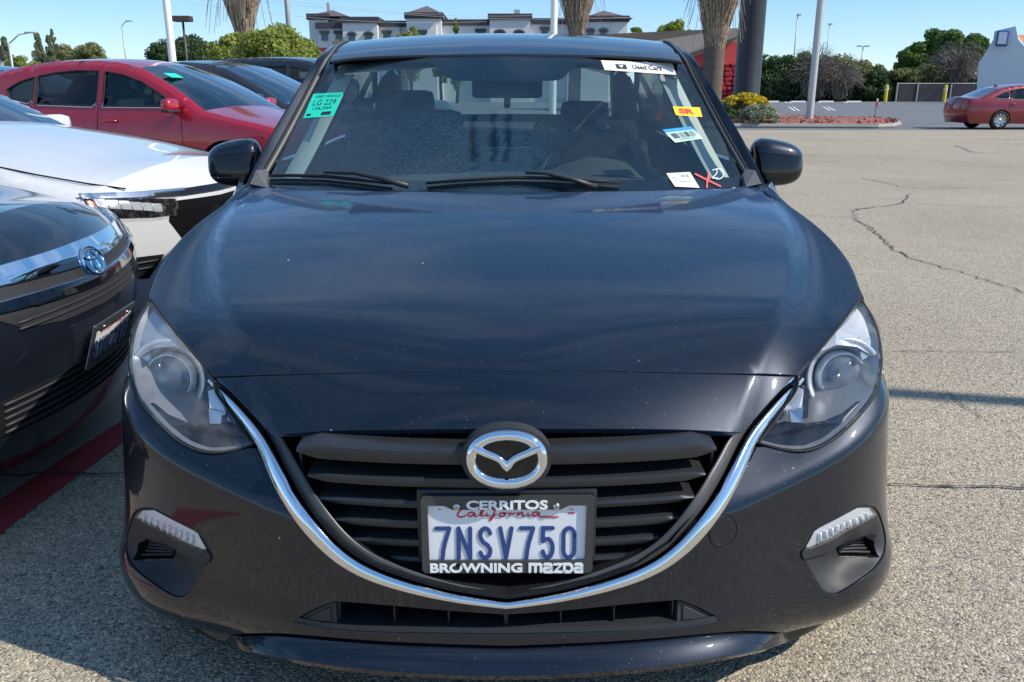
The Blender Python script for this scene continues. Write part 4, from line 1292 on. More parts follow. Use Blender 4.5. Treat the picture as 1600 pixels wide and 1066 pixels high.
for sgn in (1, -1):
    mx = np.array([sgn, 1, 1.0]); k = 9
    V = []; Fc = []
    for a, b in zip(_in3, _out3):
        c = b - a
        out = np.array([-.75, -.28, .6]); out = out / np.linalg.norm(out)
        for j in range(k):
            t = j / (k - 1)
            h = [-.006, -.003, .003, .006, .008, .008, .005, -.002, -.02][j]
            V.append(a + c * (0.10 + .92 * t) + out * h)
    for i in range(len(_in3) - 1):
        for j in range(k - 1): Fc.append((i * k + j, i * k + j + 1, (i + 1) * k + j + 1, (i + 1) * k + j))
    V = np.array(V) * mx
    if sgn == 1: Fc = [f[::-1] for f in Fc]
    rail = mesh('roof_pillar', V, Fc, M_PAINT, car, True)
    for nm, t, h, r, mat in (('pillar_molding', .05, .004, .0065, M_SEAL), ('pillar_seal', .17, .007, .0045, M_RUBBER), ('pillar_seal', -.03, .001, .005, M_RUBBER)):
        mm = MB(); pp = (_in3 + (_out3 - _in3) * t + np.array([-.4, -.5, .5]) * h)[:26] * mx
        mm.tube(list(pp), r, 6); mm.build(nm, mat, rail, True)
    # pale inner trim of the pillar
    V = []; Fc = []
    for a, b in zip(_in3[:18], _out3[:18]):
        V += [a * mx + np.array([.095 * sgn, .05, -.025]), a * mx + np.array([.03 * sgn, .04, -.03]), a * mx + np.array([.02 * sgn, .12, -.04])]
    for i in range(17):
        for j in range(2): Fc.append((i * 3 + j, i * 3 + j + 1, i * 3 + 4 + j, i * 3 + 3 + j))
    mesh('pillar_trim', V, Fc, M_LINER, rail, True)
    # plastic cowl corner
    mm = MB(); mm.add(np.array([tuple(PY(*p)) for p in [(392, 289, 1.30), (402, 268, 1.345), (417, 266, 1.36), (420, 277, 1.34), (417, 294, 1.29)]]) * mx + np.array([0, -.012, .004]), [(0, 1, 2, 3, 4)][:: 1])
    mm.add(np.array([tuple(PY(*p)) for p in [(392, 289, 1.30), (402, 268, 1.345), (417, 266, 1.36), (420, 277, 1.34), (417, 294, 1.29)]]) * mx + np.array([0, .02, -.01]), [(4, 3, 2, 1, 0)])
    mm.f += [(i, (i + 1) % 5, 5 + (i + 1) % 5, 5 + i) for i in range(5)]; mm.m += [0] * 5
    mm.build('cowl_corner', M_SEAL, rail)

# ---- flanks: x = W(y, z)
_belt = lambda y: np.interp(y, [1.25, 1.8, 2.6, 3.4, 4.5], [.925, .945, .965, .985, 1.0])
_fp = []
for q in np.concatenate([_he2[::6]]):
    p = HOOD([q])[0]
    _fp += [(p[1], p[2] - .001, abs(p[0]) + .004), (p[1], p[2] - .03, abs(p[0]) + .016)]
for y in (.46, .62, .9, 1.3, 1.7, 2.2, 2.8, 3.4, 4.0, 4.45):
    tp = np.interp(y, [.46, .55, .62, .9, 3.4, 4.0, 4.45], [-.015, -.004, 0, .004, .004, -.006, -.05])
    for z, w in ((.15, .86), (.25, .885), (.45, .905), (.62, .909)): _fp.append((y, z, w + tp))
    if y > 1.28:
        for z, w in ((.75, .905), (.86, .880)): _fp.append((y, z, w + tp))
        _fp.append((y, float(_belt(y)), .845 + tp)); _fp.append((y, 1.34, .655 + tp * .8)); _fp.append((y, 1.15, .742 + tp))
_fp = np.array(_fp)
_ft = tps(_fp[:, :2], _fp[:, 2], 4e-4)
def side_f(q): return np.stack([-_ft(q), q[:, 0], q[:, 1]], 1)
def arch(cy, r=.355, n=20, cz=.315):
    z0 = .19; a0 = math.asin((z0 - cz) / r)
    return [(cy + r * math.cos(a), cz + r * math.sin(a)) for a in np.linspace(PI - a0, a0, n)]
_e3 = HOOD(_he2)
_ftop = [(p[1], p[2] - .002) for p in _e3]
fender = [(.585, .648), (.50, .70)] + _ftop + [(1.36, .935), (1.45, .93), (1.46, .6), (1.45, .19)] + arch(.95)[::-1] + [(.60, .40), (.595, .6)]
_fpoly = np.array(fender)
both('front_fender', side_f, _fpoly, M_PAINT, car, step=.035, gap=.002, flip=-1)
# sheet between the headlight's outer edge, the bumper end and the fender
_A = lens_f(spl(np.array(_hl_out[::-1]), 14) / 1000) + np.array([0, .004, 0])
_B = side_f(spl(np.array([(.60, .630), (.585, .655), (.55, .685), (.515, .71), (.478, .742)]), 14)) + np.array([.003, 0, 0])
for sgn in (1, -1):
    rows = []
    for a, b in zip(_A, _B):
        c = (a + b) / 2 + np.array([-.022, -.012, 0]) * min(1, np.linalg.norm(a - b) / .15)
        rows.append([tuple(((1 - t) ** 2 * a + 2 * t * (1 - t) * c + t * t * b) * np.array([sgn, 1, 1.0])) for t in np.linspace(0, 1, 9)])
    grid0 = [p for r in rows for p in r]; n9 = 9
    mesh('fender_corner', grid0, [(i * n9 + j, i * n9 + j + 1, (i + 1) * n9 + j + 1, (i + 1) * n9 + j) for i in range(13) for j in range(8)], M_PAINT, car, True)
_wf = [(1.50, .965), (1.62, 1.07), (1.78, 1.19), (1.98, 1.285), (2.2, 1.325), (2.42, 1.335), (2.42, .975)]
_wr = [(2.50, .98), (2.50, 1.335), (2.8, 1.32), (3.1, 1.275), (3.32, 1.20), (3.42, 1.06), (3.40, 1.005)]
fd = [(1.45, .19), (1.46, .6), (1.45, .93), (1.56, 1.07), (1.74, 1.21), (1.96, 1.315), (2.2, 1.36), (2.46, 1.37), (2.46, .19)]
rd = [(2.46, .19), (2.46, 1.37), (2.8, 1.355), (3.12, 1.31), (3.36, 1.22), (3.48, 1.06), (3.46, .95), (3.36, .75), (3.26, .55), (3.20, .19)]
rq = [(3.36, .75), (3.46, .95), (3.48, 1.06), (3.36, 1.22), (3.40, 1.29), (3.7, 1.16), (3.95, 1.04), (4.45, 1.0), (4.50, .7), (4.45, .25), (4.1, .19)] + arch(3.65)[::-1] + [(3.25, .19), (3.26, .55)]
for nm, poly, hole in (('front_door', fd, _wf), ('rear_door', rd, _wr), ('rear_quarter', rq, None)):
    a = both(nm, side_f, np.array(poly), M_PAINT, car, step=.06, gap=.003, flip=-1, holes=[np.array(hole)] if hole else [])
    if hole:
        for sgn, o in zip((1, -1), a):
            S_ = side_f if sgn == 1 else flipx(side_f)
            panel('side_window', (lambda q, S_=S_, sgn=sgn: S_(q) + np.array([sgn * .008, 0, 0])), np.array(hole), M_SIDEGLASS, o, step=.08, flip=-sgn, rim=False)
            mm = MB(); yh = np.array(hole)[:, 0].max() - .22 if nm == 'front_door' else 3.18
            p = S_(np.array([[yh, .86]]))[0]
            mm.tube([p + [-.004 * sgn, -.09, 0], p + [-.03 * sgn, -.06, .002], p + [-.034 * sgn, 0, .004], p + [-.03 * sgn, .06, .002], p + [-.004 * sgn, .09, 0]], .011, 8); mm.build('door_handle', M_PAINT, o, True)
# rear window, boot lid and tail
_rwq = []
for i, (y, z, w) in enumerate([(3.40, 1.372, .57), (3.6, 1.285, .60), (3.8, 1.18, .63), (3.97, 1.075, .66)]):
    _rwq.append([(x * w, y + .03 * (1 - x * x) - .03, z + .02 * (1 - x * x) - .02) for x in np.linspace(-1, 1, 11)])
def grid(name, rows, mat, parent, smooth=True):
    n = len(rows[0]); V = [p for r in rows for p in r]
    return mesh(name, V, [(i * n + j, i * n + j + 1, (i + 1) * n + j + 1, (i + 1) * n + j) for i in range(len(rows) - 1) for j in range(n - 1)], mat, parent, smooth)
grid('rear_window', _rwq, M_CLEARGLASS, car)
for sgn in (1, -1):
    grid('rear_pillar', [[(sgn * (w - .005), y, z), (sgn * (w + .05), y + .02, z - .02), (sgn * (w + .12 + .06 * (y - 3.4)), y + .02, z - .09 - .12 * max(0, .5 - (y - 3.4)) * 0)] for y, z, w in [(3.37, 1.36, .57), (3.6, 1.27, .60), (3.8, 1.165, .63), (3.98, 1.06, .66)]], M_PAINT, car)
tail = [[(x * w, y + b * (1 - x * x), z + c * (1 - x * x)) for x in np.linspace(-1, 1, 15)] for y, z, w, b, c in [(3.94, 1.055, .80, .0, .02), (4.2, 1.04, .80, .0, .02), (4.42, 1.02, .79, .06, .012), (4.47, .98, .80, .09, 0), (4.46, .85, .83, .10, 0), (4.44, .7, .85, .10, 0), (4.47, .6, .86, .11, 0), (4.47, .4, .85, .10, 0), (4.40, .22, .82, .08, 0)]]
grid('boot_lid', tail, M_PAINT, car)
for sgn in (1, -1):
    mm = MB(); mm.box((sgn * .64, 4.515, .86), (.30, .05, .12), bev=.02); mm.build('tail_light', plain('tail_red', (.35, .01, .015), .15) if 'tail_red' not in MATS else MATS['tail_red'], car, True)

# ---- wheels and underside
def wheel_parts(cy, x, parent, r=.315, w=.20, spokes=5, sgn=1, name='wheel'):
    M4 = Matrix.Translation((x, cy, r)) @ Matrix.Rotation(PI / 2 * sgn, 4, 'Y')
    mm = MB(); mm.lathe([(r * .66, -w / 2 + .01), (r * .8, -w / 2), (r * .95, -w / 2 + .012), (r, -w / 2 + .04), (r, w / 2 - .04), (r * .95, w / 2 - .012), (r * .8, w / 2), (r * .66, w / 2 - .01)], 36, M4)
    wh = mm.build(name, M_RUBBER, parent, True)
    mm = MB(); mm.lathe([(r * .67, -w / 2 + .012), (r * .67, w / 2 - .012), (r * .63, w / 2 - .006), (r * .60, w / 2 - .03), (r * .58, -w / 2 + .05), (.01, -w / 2 + .05)], 36, M4); mm.build('rim', M_RIM, wh, True)
    for k in range(spokes):
        a = 2 * PI * k / spokes
        R = M4 @ Matrix.Rotation(a, 4, 'Z')
        mm = MB(); mm.add([R @ Vector(p) for p in [(.04, -.035, w / 2 - .035), (.04, .035, w / 2 - .035), (r * .62, .02, w / 2 - .012), (r * .62, -.02, w / 2 - .012), (.04, -.035, w / 2 - .07), (.04, .035, w / 2 - .07), (r * .62, .02, w / 2 - .05), (r * .62, -.02, w / 2 - .05)]], [(0, 3, 2, 1), (4, 5, 6, 7), (0, 1, 5, 4), (1, 2, 6, 5), (2, 3, 7, 6), (3, 0, 4, 7)])
        mm.build('spoke', M_RIM, wh)
    mm = MB(); mm.lathe([(.001, w / 2 - .024), (.045, w / 2 - .026), (.05, w / 2 - .04)], 16, M4); mm.build('hub_cap', M_RIM, wh, True)
    return wh
for cy in (.95, 3.65):
    for sgn in (1, -1): wheel_parts(cy, sgn * .80, car, sgn=sgn)
mm = MB(); mm.box((0, 2.25, .24), (1.34, 4.0, .05)); mm.box((0, .62, .40), (1.26, .60, .3)); mm.box((0, 2.2, .32), (1.66, 1.7, .18)); mm.box((0, .24, .22), (1.1, .3, .04)); mm.build('underbody', M_DARK, car)
for sgn in (1, -1):
    for cy in (.95, 3.65):
        mm = MB(); mm.lathe([(.37, -.30), (.37, .06), (.36, .07)], 28, Matrix.Translation((sgn * .80, cy, .315)) @ Matrix.Rotation(PI / 2 * sgn, 4, 'Y'), 0); mm.lathe([(.37, -.30), (.01, -.30)], 28, Matrix.Translation((sgn * .80, cy, .315)) @ Matrix.Rotation(PI / 2 * sgn, 4, 'Y'), 0); mm.build('wheel_liner', M_DARK, car)

# ---- cabin
M_HEADLINER = plain('headliner', (.34, .35, .34), .9, 0, .06, 40)
grid('headliner', [[(x * w, y, float(_rc(np.array(y))) - .045 - .03 * x * x) for x in np.linspace(-1, 1, 9)] for y, w in [(1.70, .57), (2.0, .60), (2.5, .61), (3.0, .58), (3.36, .54)]], M_HEADLINER, car)
dash = grid('dashboard', [[(x * .74, y, z - .05 * abs(x) ** 3) for x in np.linspace(-1, 1, 17)] for y, z in [(1.22, .885), (1.4, .905), (1.62, .925), (1.78, .925), (1.84, .89), (1.86, .6)]], M_DASH, car)
grid('cabin_floor', [[(-.8, y, .36), (.8, y, .36)] for y in (1.2, 2.5, 3.9)], M_SEAT, car)
grid('parcel_shelf', [[(-.62, y, z), (.62, y, z)] for y, z in ((3.35, 1.0), (3.98, 1.03))], M_SEAT, car)
grid('bulkhead', [[(-.75, 1.2, z), (.75, 1.2, z)] for z in (.3, .88)], M_DARK, car)
def seat(x, y, dz):
    R = (math.radians(-16), 0, 0)
    m = MB(); m.box((x, y, .84 + dz), (.47, .12, .60), bev=.055, rot=R); m.box((x, y - .32, .50), (.50, .52, .16), bev=.05)
    s = m.build('seat', M_SEAT, car, True, 1.0)
    m = MB(); m.box((x - .21, y - .05, .83 + dz), (.08, .12, .46), bev=.035, rot=(R[0], 0, .35)); m.box((x + .21, y - .05, .83 + dz), (.08, .12, .46), bev=.035, rot=(R[0], 0, -.35)); m.build('seat_bolster', M_SEAT, s, True, 1.0)
    m = MB(); m.box((x, y + .10, 1.135 + dz), (.215, .09, .15), bev=.035, rot=(math.radians(-10), 0, 0)); m.build('headrest', M_SEAT, s, True, 1.0)
    m = MB()
    for d in (-.05, .05): m.tube([(x + d, y + .07, 1.02 + dz), (x + d, y + .09, 1.1 + dz)], .006, 6)
    m.build('headrest_post', M_SATIN, s)
seat(-.42, 2.28, .0); seat(.35, 2.34, -.045)
m = MB(); m.box((0, 3.30, .74), (1.24, .14, .44), bev=.06, rot=(math.radians(-20), 0, 0))
bench = m.build('rear_bench', M_SEAT, car, True, 1.0)
for x in (-.38, .38):
    m = MB(); m.box((x, 3.40, 1.0), (.24, .09, .12), bev=.035); m.build('headrest', M_SEAT, bench, True, 1.0)
# steering wheel, column cowl
sw = facing((.36, 1.90, .90), (0, .93, .37))
m = MB(); m.tube([sw @ Vector((.185 * math.cos(a), .185 * math.sin(a), 0)) for a in np.linspace(0, 2 * PI, 41)], .015, 8, cap=False)
wheel_s = m.build('steering_wheel', M_DASH, car, True)
m = MB(); m.box(sw @ Vector((0, 0, -.02)), (.13, .12, .05), rot=sw.to_3x3(), bev=.02)
for a in (0, PI, -PI / 2): m.tube([sw @ Vector((.05 * math.cos(a), .05 * math.sin(a), -.01)), sw @ Vector((.18 * math.cos(a), .18 * math.sin(a), 0))], .016, 6)
m.build('wheel_hub', M_DASH, wheel_s, True, .8)
grid('instrument_hood', [[(.36 + x * .2, y, z - .045 * x * x) for x in np.linspace(-1, 1, 9)] for y, z in ((1.58, .925), (1.68, .965), (1.80, .972))], M_DASH, dash)
m = MB(); m.box((0.0, 1.70, .955), (.19, .02, .11), bev=.008, rot=(math.radians(-12), 0, 0)); m.build('dash_screen', M_GLOSSB, dash, True, .6)
# rear-view mirror and sensor pod
_mr = PY(792.5, 137, 1.70)
m = MB(); m.box((_mr.x, 1.70, _mr.z), (.250, .035, .073), bev=.016, rot=(math.radians(8), 0, 0)); rv = m.build('rear_view_mirror', M_PLASTIC, screen, True, .8)
m = MB(); m.tube([(_mr.x, 1.66, _mr.z + .07), (_mr.x, 1.68, _mr.z + .02), (_mr.x, 1.70, _mr.z - .045), (_mr.x, 1.69, _mr.z - .065)], .012, 8); m.box((_mr.x, 1.655, _mr.z + .058), (.12, .05, .045), bev=.015); m.build('mirror_mount', M_PLASTIC, screen, True, .8)
m = MB()
for sx in (-.16, .16): m.tube([(sx, 1.70, 1.30), (sx, 1.75, 1.28)], .004, 6)
# ---- cowl and wipers
_ch = HOOD(np.concatenate([_hr, mirror_x(_hr)[::-1][1:]]))
grid('cowl', [list(_ch + [0, -.03, -.035]), list(_ch + [0, .01, -.030]), list(_ch + [0, .06, -.022]), list(_ch + [0, .12, -.012])], M_PLASTIC, car)
WSO = offs(WS, .016, 1)
def wspx(u, v, d):
    q = WS.inv(u, v); p = WS(q)[0]; n = surf_normals(WS, np.atleast_2d(q), 1)[0]
    if n[1] > 0: n = -n
    return Vector(p + n * d)
def wiper(arm, blade_px, name='wiper'):
    m = MB(); pts = [wspx(u, v, d) for u, v, d in arm]; m.tube(pts, [.009, .008, .006, .004][:len(pts)], 8, sx=1.0)
    w = m.build(name, M_PLASTIC, car, True)
    m = MB(); pts = [wspx(u, v, .018) for u, v in blade_px]; m.tube(pts, [.004] + [.006] * (len(pts) - 2) + [.003], 6); m.build('wiper_blade', M_RUBBER, w, True)
    m = MB(); pts = [wspx(u, v + 3, .006) for u, v in blade_px]; m.tube(pts, .004, 6); m.build('wiper_rubber', M_RUBBER, w, True)
wiper([(640, 298, .02), (600, 290, .03), (560, 283, .035), (512, 280, .03)], [(424, 281), (460, 280.5), (512, 282), (560, 287), (614, 294)])
wiper([(930, 300, .02), (892, 291, .03), (850, 283, .035), (820, 281, .03)], [(668, 293), (720, 288), (800, 284), (850, 285), (920, 289), (968, 292)])

# ---- door mirrors
for sgn in (1, -1):
    mx = np.array([sgn, 1, 1.0])
    c = np.array(PY(365, 254, 1.50)); nu, nv = 40, 26
    V = []; 
    def mp(u, v):
        # u around (0..2pi in x-y), v from bottom to top
        cu, su = math.cos(u), math.sin(u); cv, sv = math.cos(v), math.sin(v)
        sg = lambda a, p: math.copysign(abs(a) ** p, a)
        x = sg(cu, .62) * sg(cv, .62); y = sg(su, .75) * sg(cv, .7); z = sg(sv, .62)
        X = x * .093; Y = y * .062; Z = z * .087
        t = (x + 1) / 2                                        # 0 = outer end (left), 1 = inner
        if z > 0: Z *= .62 + .38 * t ** .8
        else: Z *= .70 + .30 * t ** .5
        Z += -.004 + .006 * t
        Y += .03 * (1 - t) + .012 * z                           # sweeps back at the outer end
        return c + np.array([X, Y, Z])
    rows = [[mp(2 * PI * i / nu, -PI / 2 + PI * j / nv) for i in range(nu)] for j in range(nv + 1)]
    cut = 15
    def ringmesh(nm, r, mat, par):
        n = nu; V = [p * mx for q in r for p in q]
        Fc = [(a * n + i, a * n + (i + 1) % n, (a + 1) * n + (i + 1) % n, (a + 1) * n + i) for a in range(len(r) - 1) for i in range(n)]
        return mesh(nm, V, Fc, mat, par, True)
    top = [[p + np.array([0, -.004, 0]) for p in r] if j == cut else r for j, r in enumerate(rows)][cut:]
    dm = ringmesh('door_mirror', [[c + (p - c) * .985 for p in r] for r in rows[:cut + 2]], M_GLOSSB, car)
    ringmesh('mirror_cap', [[c + (p - c) * 1.012 for p in r] for r in rows[cut:]], M_PAINT, dm)
    m = MB(); m.tube([c * mx + np.array([sgn * .055, .01, -.05]), c * mx + np.array([sgn * .085, .02, -.085]), np.array([c[0] + .125, c[1] + .03, c[2] - .085]) * mx], [.038, .030, .034], 12); m.build('mirror_stalk', M_PLASTIC, dm, True)
    m = MB(); m.box(c * mx + np.array([0, .058, 0]), (.16, .004, .10), bev=.001); m.build('mirror_glass', M_CHROME, dm)
    m = MB(); m.add([np.array(p) * mx for p in [(c[0] + .13, c[1] - .03, .93), (c[0] + .12, c[1] + .14, .945), (c[0] + .15, c[1] + .16, 1.05), (c[0] + .15, c[1] + .06, 1.0)]], [(0, 1, 2, 3), (3, 2, 1, 0)]); m.build('mirror_foot', M_PLASTIC, dm)
# ================================================================ stickers and marks on the windscreen
M_TEAL = plain('teal_label', (.015, .62, .42), .5, 0, .03)
M_YEL = plain('yellow_label', (.80, .58, .01), .5, 0, .03)
M_REDINK = plain('red_ink', (.75, .03, .02), .5, 0, .05)
M_LBLUE = plain('blue_label', (.01, .30, .68), .5, 0, .03)
M_LGREEN = plain('pale_green_label', (.55, .78, .70), .5, 0, .03)
M_PAPER = plain('paper_white', (.80, .80, .80), .6, 0, .02)
def sticker(name, corners, mats, items, label, d=.003):
    """corners TL TR BR BL in pixels on the windscreen; items: (verts01, faces, material index) in unit coordinates, y down"""
    C = np.array(corners, float)
    def uv(a, b): return (C[0] * (1 - a) + C[1] * a) * (1 - b) + (C[3] * (1 - a) + C[2] * a) * b
    def w(a, b, k): return wspx(*uv(a, b), d + k)
    V = []; Fc = []; MI = []
    n = 5
    def add(pts, faces, mi, k):
        s = len(V); V.extend(w(a, b, k) for a, b in pts)
        for f in faces: Fc.append(tuple(i + s for i in f)); MI.append(mi)
    g = [(i / n, j / n) for j in range(n + 1) for i in range(n + 1)]
    add(g, [(j * (n + 1) + i, j * (n + 1) + i + 1, (j + 1) * (n + 1) + i + 1, (j + 1) * (n + 1) + i) for j in range(n) for i in range(n)], 0, 0)
    for k, (pts, faces, mi) in enumerate(items): add(pts, faces, mi, .0006 + .0002 * k)
    o = mesh(name, V, Fc, mats, screen, False, None, MI)
    if label: o['label'] = label
    return o
def t_item(s, x0, x1, y0, y1, mi, bold=.02):
    V, F_ = text_mesh(s, 1.0, bold, 1.0)
    return ([((v[0] + .5) * (x1 - x0) + x0, (.5 - v[1]) * (y1 - y0) + y0) for v in V], F_, mi)
def r_item(x0, x1, y0, y1, mi): return ([(x0, y0), (x1, y0), (x1, y1), (x0, y1)], [(0, 1, 2, 3)], mi)
sticker('sticker', [(490, 148), (537, 145.5), (522.5, 182), (474, 186)], [M_TEAL, M_INK],
        [t_item('USED VEHICLE', .12, .95, .08, .18, 1, .01), t_item('LG 229', .14, .88, .27, .50, 1, .0), t_item('136,564', .20, .80, .56, .71, 1, .0), r_item(.55, .86, .80, .93, 1), r_item(.08, .22, .84, .92, 1)], 'teal lot sticker with stock number and mileage')
sticker('sticker', [(938.7, 95.5), (1050, 100), (1056, 118), (944.5, 110.5)], [M_PAPER, M_INK],
        [r_item(.18, .33, .32, .80, 1), ([(.22, .42), (.29, .42), (.255, .68)], [(0, 1, 2)], 0), t_item('Used Cars', .41, .82, .30, .74, 1, .02)], 'white banner sticker with small dark print')
sticker('sticker', [(1050.5, 167.5), (1093, 169), (1097, 184), (1055.5, 181)], [M_YEL, M_REDINK], [t_item('SR', .16, .74, .20, .80, 1, .05)], 'yellow sticker with red letters')
_bars = []
_x = .1
random.seed(5)
while _x < .93:
    _b = random.choice([.012, .02, .03]); _bars.append(r_item(_x, _x + _b, .34, .74, 2)); _x += _b + random.choice([.014, .022, .03])
sticker('sticker', [(1034.5, 204), (1079, 199), (1098, 217.5), (1054.5, 224)], [M_LGREEN, M_LBLUE, M_INK], [r_item(0, 1, 0, .24, 1)] + _bars + [t_item('6590101', .2, .78, .79, .95, 2, 0)], 'pale barcode sticker with blue top band')
sticker('paper_tag', [(1040.5, 272), (1077.5, 270), (1092.5, 294.5), (1054, 292.5)], [M_PAPER, M_INK], [t_item('5828', .50, .84, .14, .34, 1, .0), r_item(.12, .3, .30, .335, 1), r_item(.12, .36, .42, .45, 1), r_item(.3, .8, .62, .645, 1)], 'white paper tag at the foot of the windscreen')
def chalk(name, strokes, mat, wpx, label):
    V = []; Fc = []
    for k, st in enumerate(strokes):
        v, f = stroke(spl(np.array(st, float), max(6, 6 * len(st))) if len(st) > 2 else np.array(st, float), wpx)
        s = len(V); V.extend(wspx(p[0], p[1], .003 + .0003 * k) for p in v); Fc.extend(tuple(i + s for i in q) for q in f)
    o = mesh(name, V, Fc, mat, screen); o['label'] = label
M_CHALKR = plain('red_chalk', (.72, .10, .10), .8); M_CHALKW = plain('white_chalk', (.75, .76, .76), .8)
chalk('chalk_mark', [[(1086, 273), (1104, 282), (1125, 292)], [(1107, 272), (1105, 282), (1104, 294)], [(1104, 284), (1108, 279)]], M_CHALKR, 2.6, 'red chalk cross on the glass')
chalk('chalk_mark', [[(1113, 267), (1119, 266), (1119, 272), (1113, 279), (1121, 279)], [(1119, 265), (1127, 266), (1130, 272), (1128, 278), (1121, 281), (1116, 279)]], M_CHALKW, 1.3, 'white scrawled numeral on the glass')
# ================================================================ the other cars
def car_spec(kind):
    if kind == 'hatch':
        return dict(front=[(.14, .20), (.03, .30), (.0, .45), (.03, .58), (.12, .68)], hood=[(.12, .68), (.4, .775), (.8, .86), (1.22, .945)], screen=[(1.22, .945), (1.6, 1.17), (2.05, 1.375)],
                    roof=[(2.05, 1.375), (2.35, 1.435), (2.8, 1.455), (3.3, 1.43), (3.85, 1.345)], back=[(3.85, 1.345), (4.08, 1.20), (4.28, 1.02)], tail=[(4.28, 1.02), (4.38, .93)], rear=[(4.38, .93), (4.43, .75), (4.44, .5), (4.38, .25)],
                    w=.895, h=1.455, L=4.44, wheels=(.93, 3.63), cuts=(1.43, 2.45, 3.36),
                    win=[[(1.52, .985), (1.70, 1.10), (1.95, 1.225), (2.2, 1.30), (2.42, 1.335), (2.40, .985)], [(2.48, .985), (2.50, 1.34), (2.8, 1.345), (3.05, 1.325), (3.27, 1.29), (3.25, 1.005)], [(3.30, 1.01), (3.31, 1.285), (3.5, 1.235), (3.66, 1.155), (3.58, 1.06)]])
    if kind == 'suv':
        return dict(front=[(.12, .24), (.02, .36), (.0, .6), (.03, .8), (.1, .92)], hood=[(.1, .92), (.4, 1.0), (.8, 1.05), (1.2, 1.1)], screen=[(1.2, 1.1), (1.55, 1.35), (1.9, 1.58)],
                    roof=[(1.9, 1.58), (2.3, 1.66), (3.0, 1.69), (3.7, 1.67), (4.25, 1.60)], back=[(4.25, 1.60), (4.4, 1.4), (4.52, 1.15)], tail=[(4.52, 1.15), (4.58, 1.0)], rear=[(4.58, 1.0), (4.6, .8), (4.6, .55), (4.52, .3)],
                    w=.92, h=1.69, L=4.6, wheels=(.93, 3.65), cuts=(1.4, 2.45, 3.4),
                    win=[[(1.5, 1.13), (1.75, 1.32), (2.0, 1.47), (2.4, 1.55), (2.4, 1.13)], [(2.48, 1.13), (2.48, 1.55), (3.3, 1.55), (3.35, 1.14)], [(3.42, 1.15), (3.40, 1.54), (4.0, 1.5), (4.15, 1.25), (4.1, 1.18)]])
    if kind == 'coupe':     # sloping-roof saloon
        return dict(front=[(.14, .20), (.03, .30), (.0, .46), (.03, .58), (.10, .665)], hood=[(.10, .665), (.4, .77), (.85, .88), (1.30, .95)], screen=[(1.30, .95), (1.75, 1.18), (2.2, 1.375)],
                    roof=[(2.2, 1.375), (2.5, 1.43), (3.0, 1.45), (3.5, 1.40), (3.85, 1.32)], back=[(3.85, 1.32), (4.2, 1.16), (4.5, 1.035)], tail=[(4.5, 1.035), (4.7, 1.03), (4.86, 1.01)], rear=[(4.86, 1.01), (4.90, .85), (4.90, .5), (4.82, .25)],
                    w=.92, h=1.45, L=4.9, wheels=(.98, 3.80), cuts=(1.5, 2.6, 3.55),
                    win=[[(1.62, .99), (1.85, 1.12), (2.1, 1.24), (2.35, 1.32), (2.57, 1.345), (2.55, .985)], [(2.64, .985), (2.66, 1.345), (3.0, 1.345), (3.3, 1.31), (3.52, 1.26), (3.5, 1.0)], [(3.56, 1.005), (3.58, 1.24), (3.8, 1.17), (4.02, 1.06), (3.98, 1.02)]])
    return None

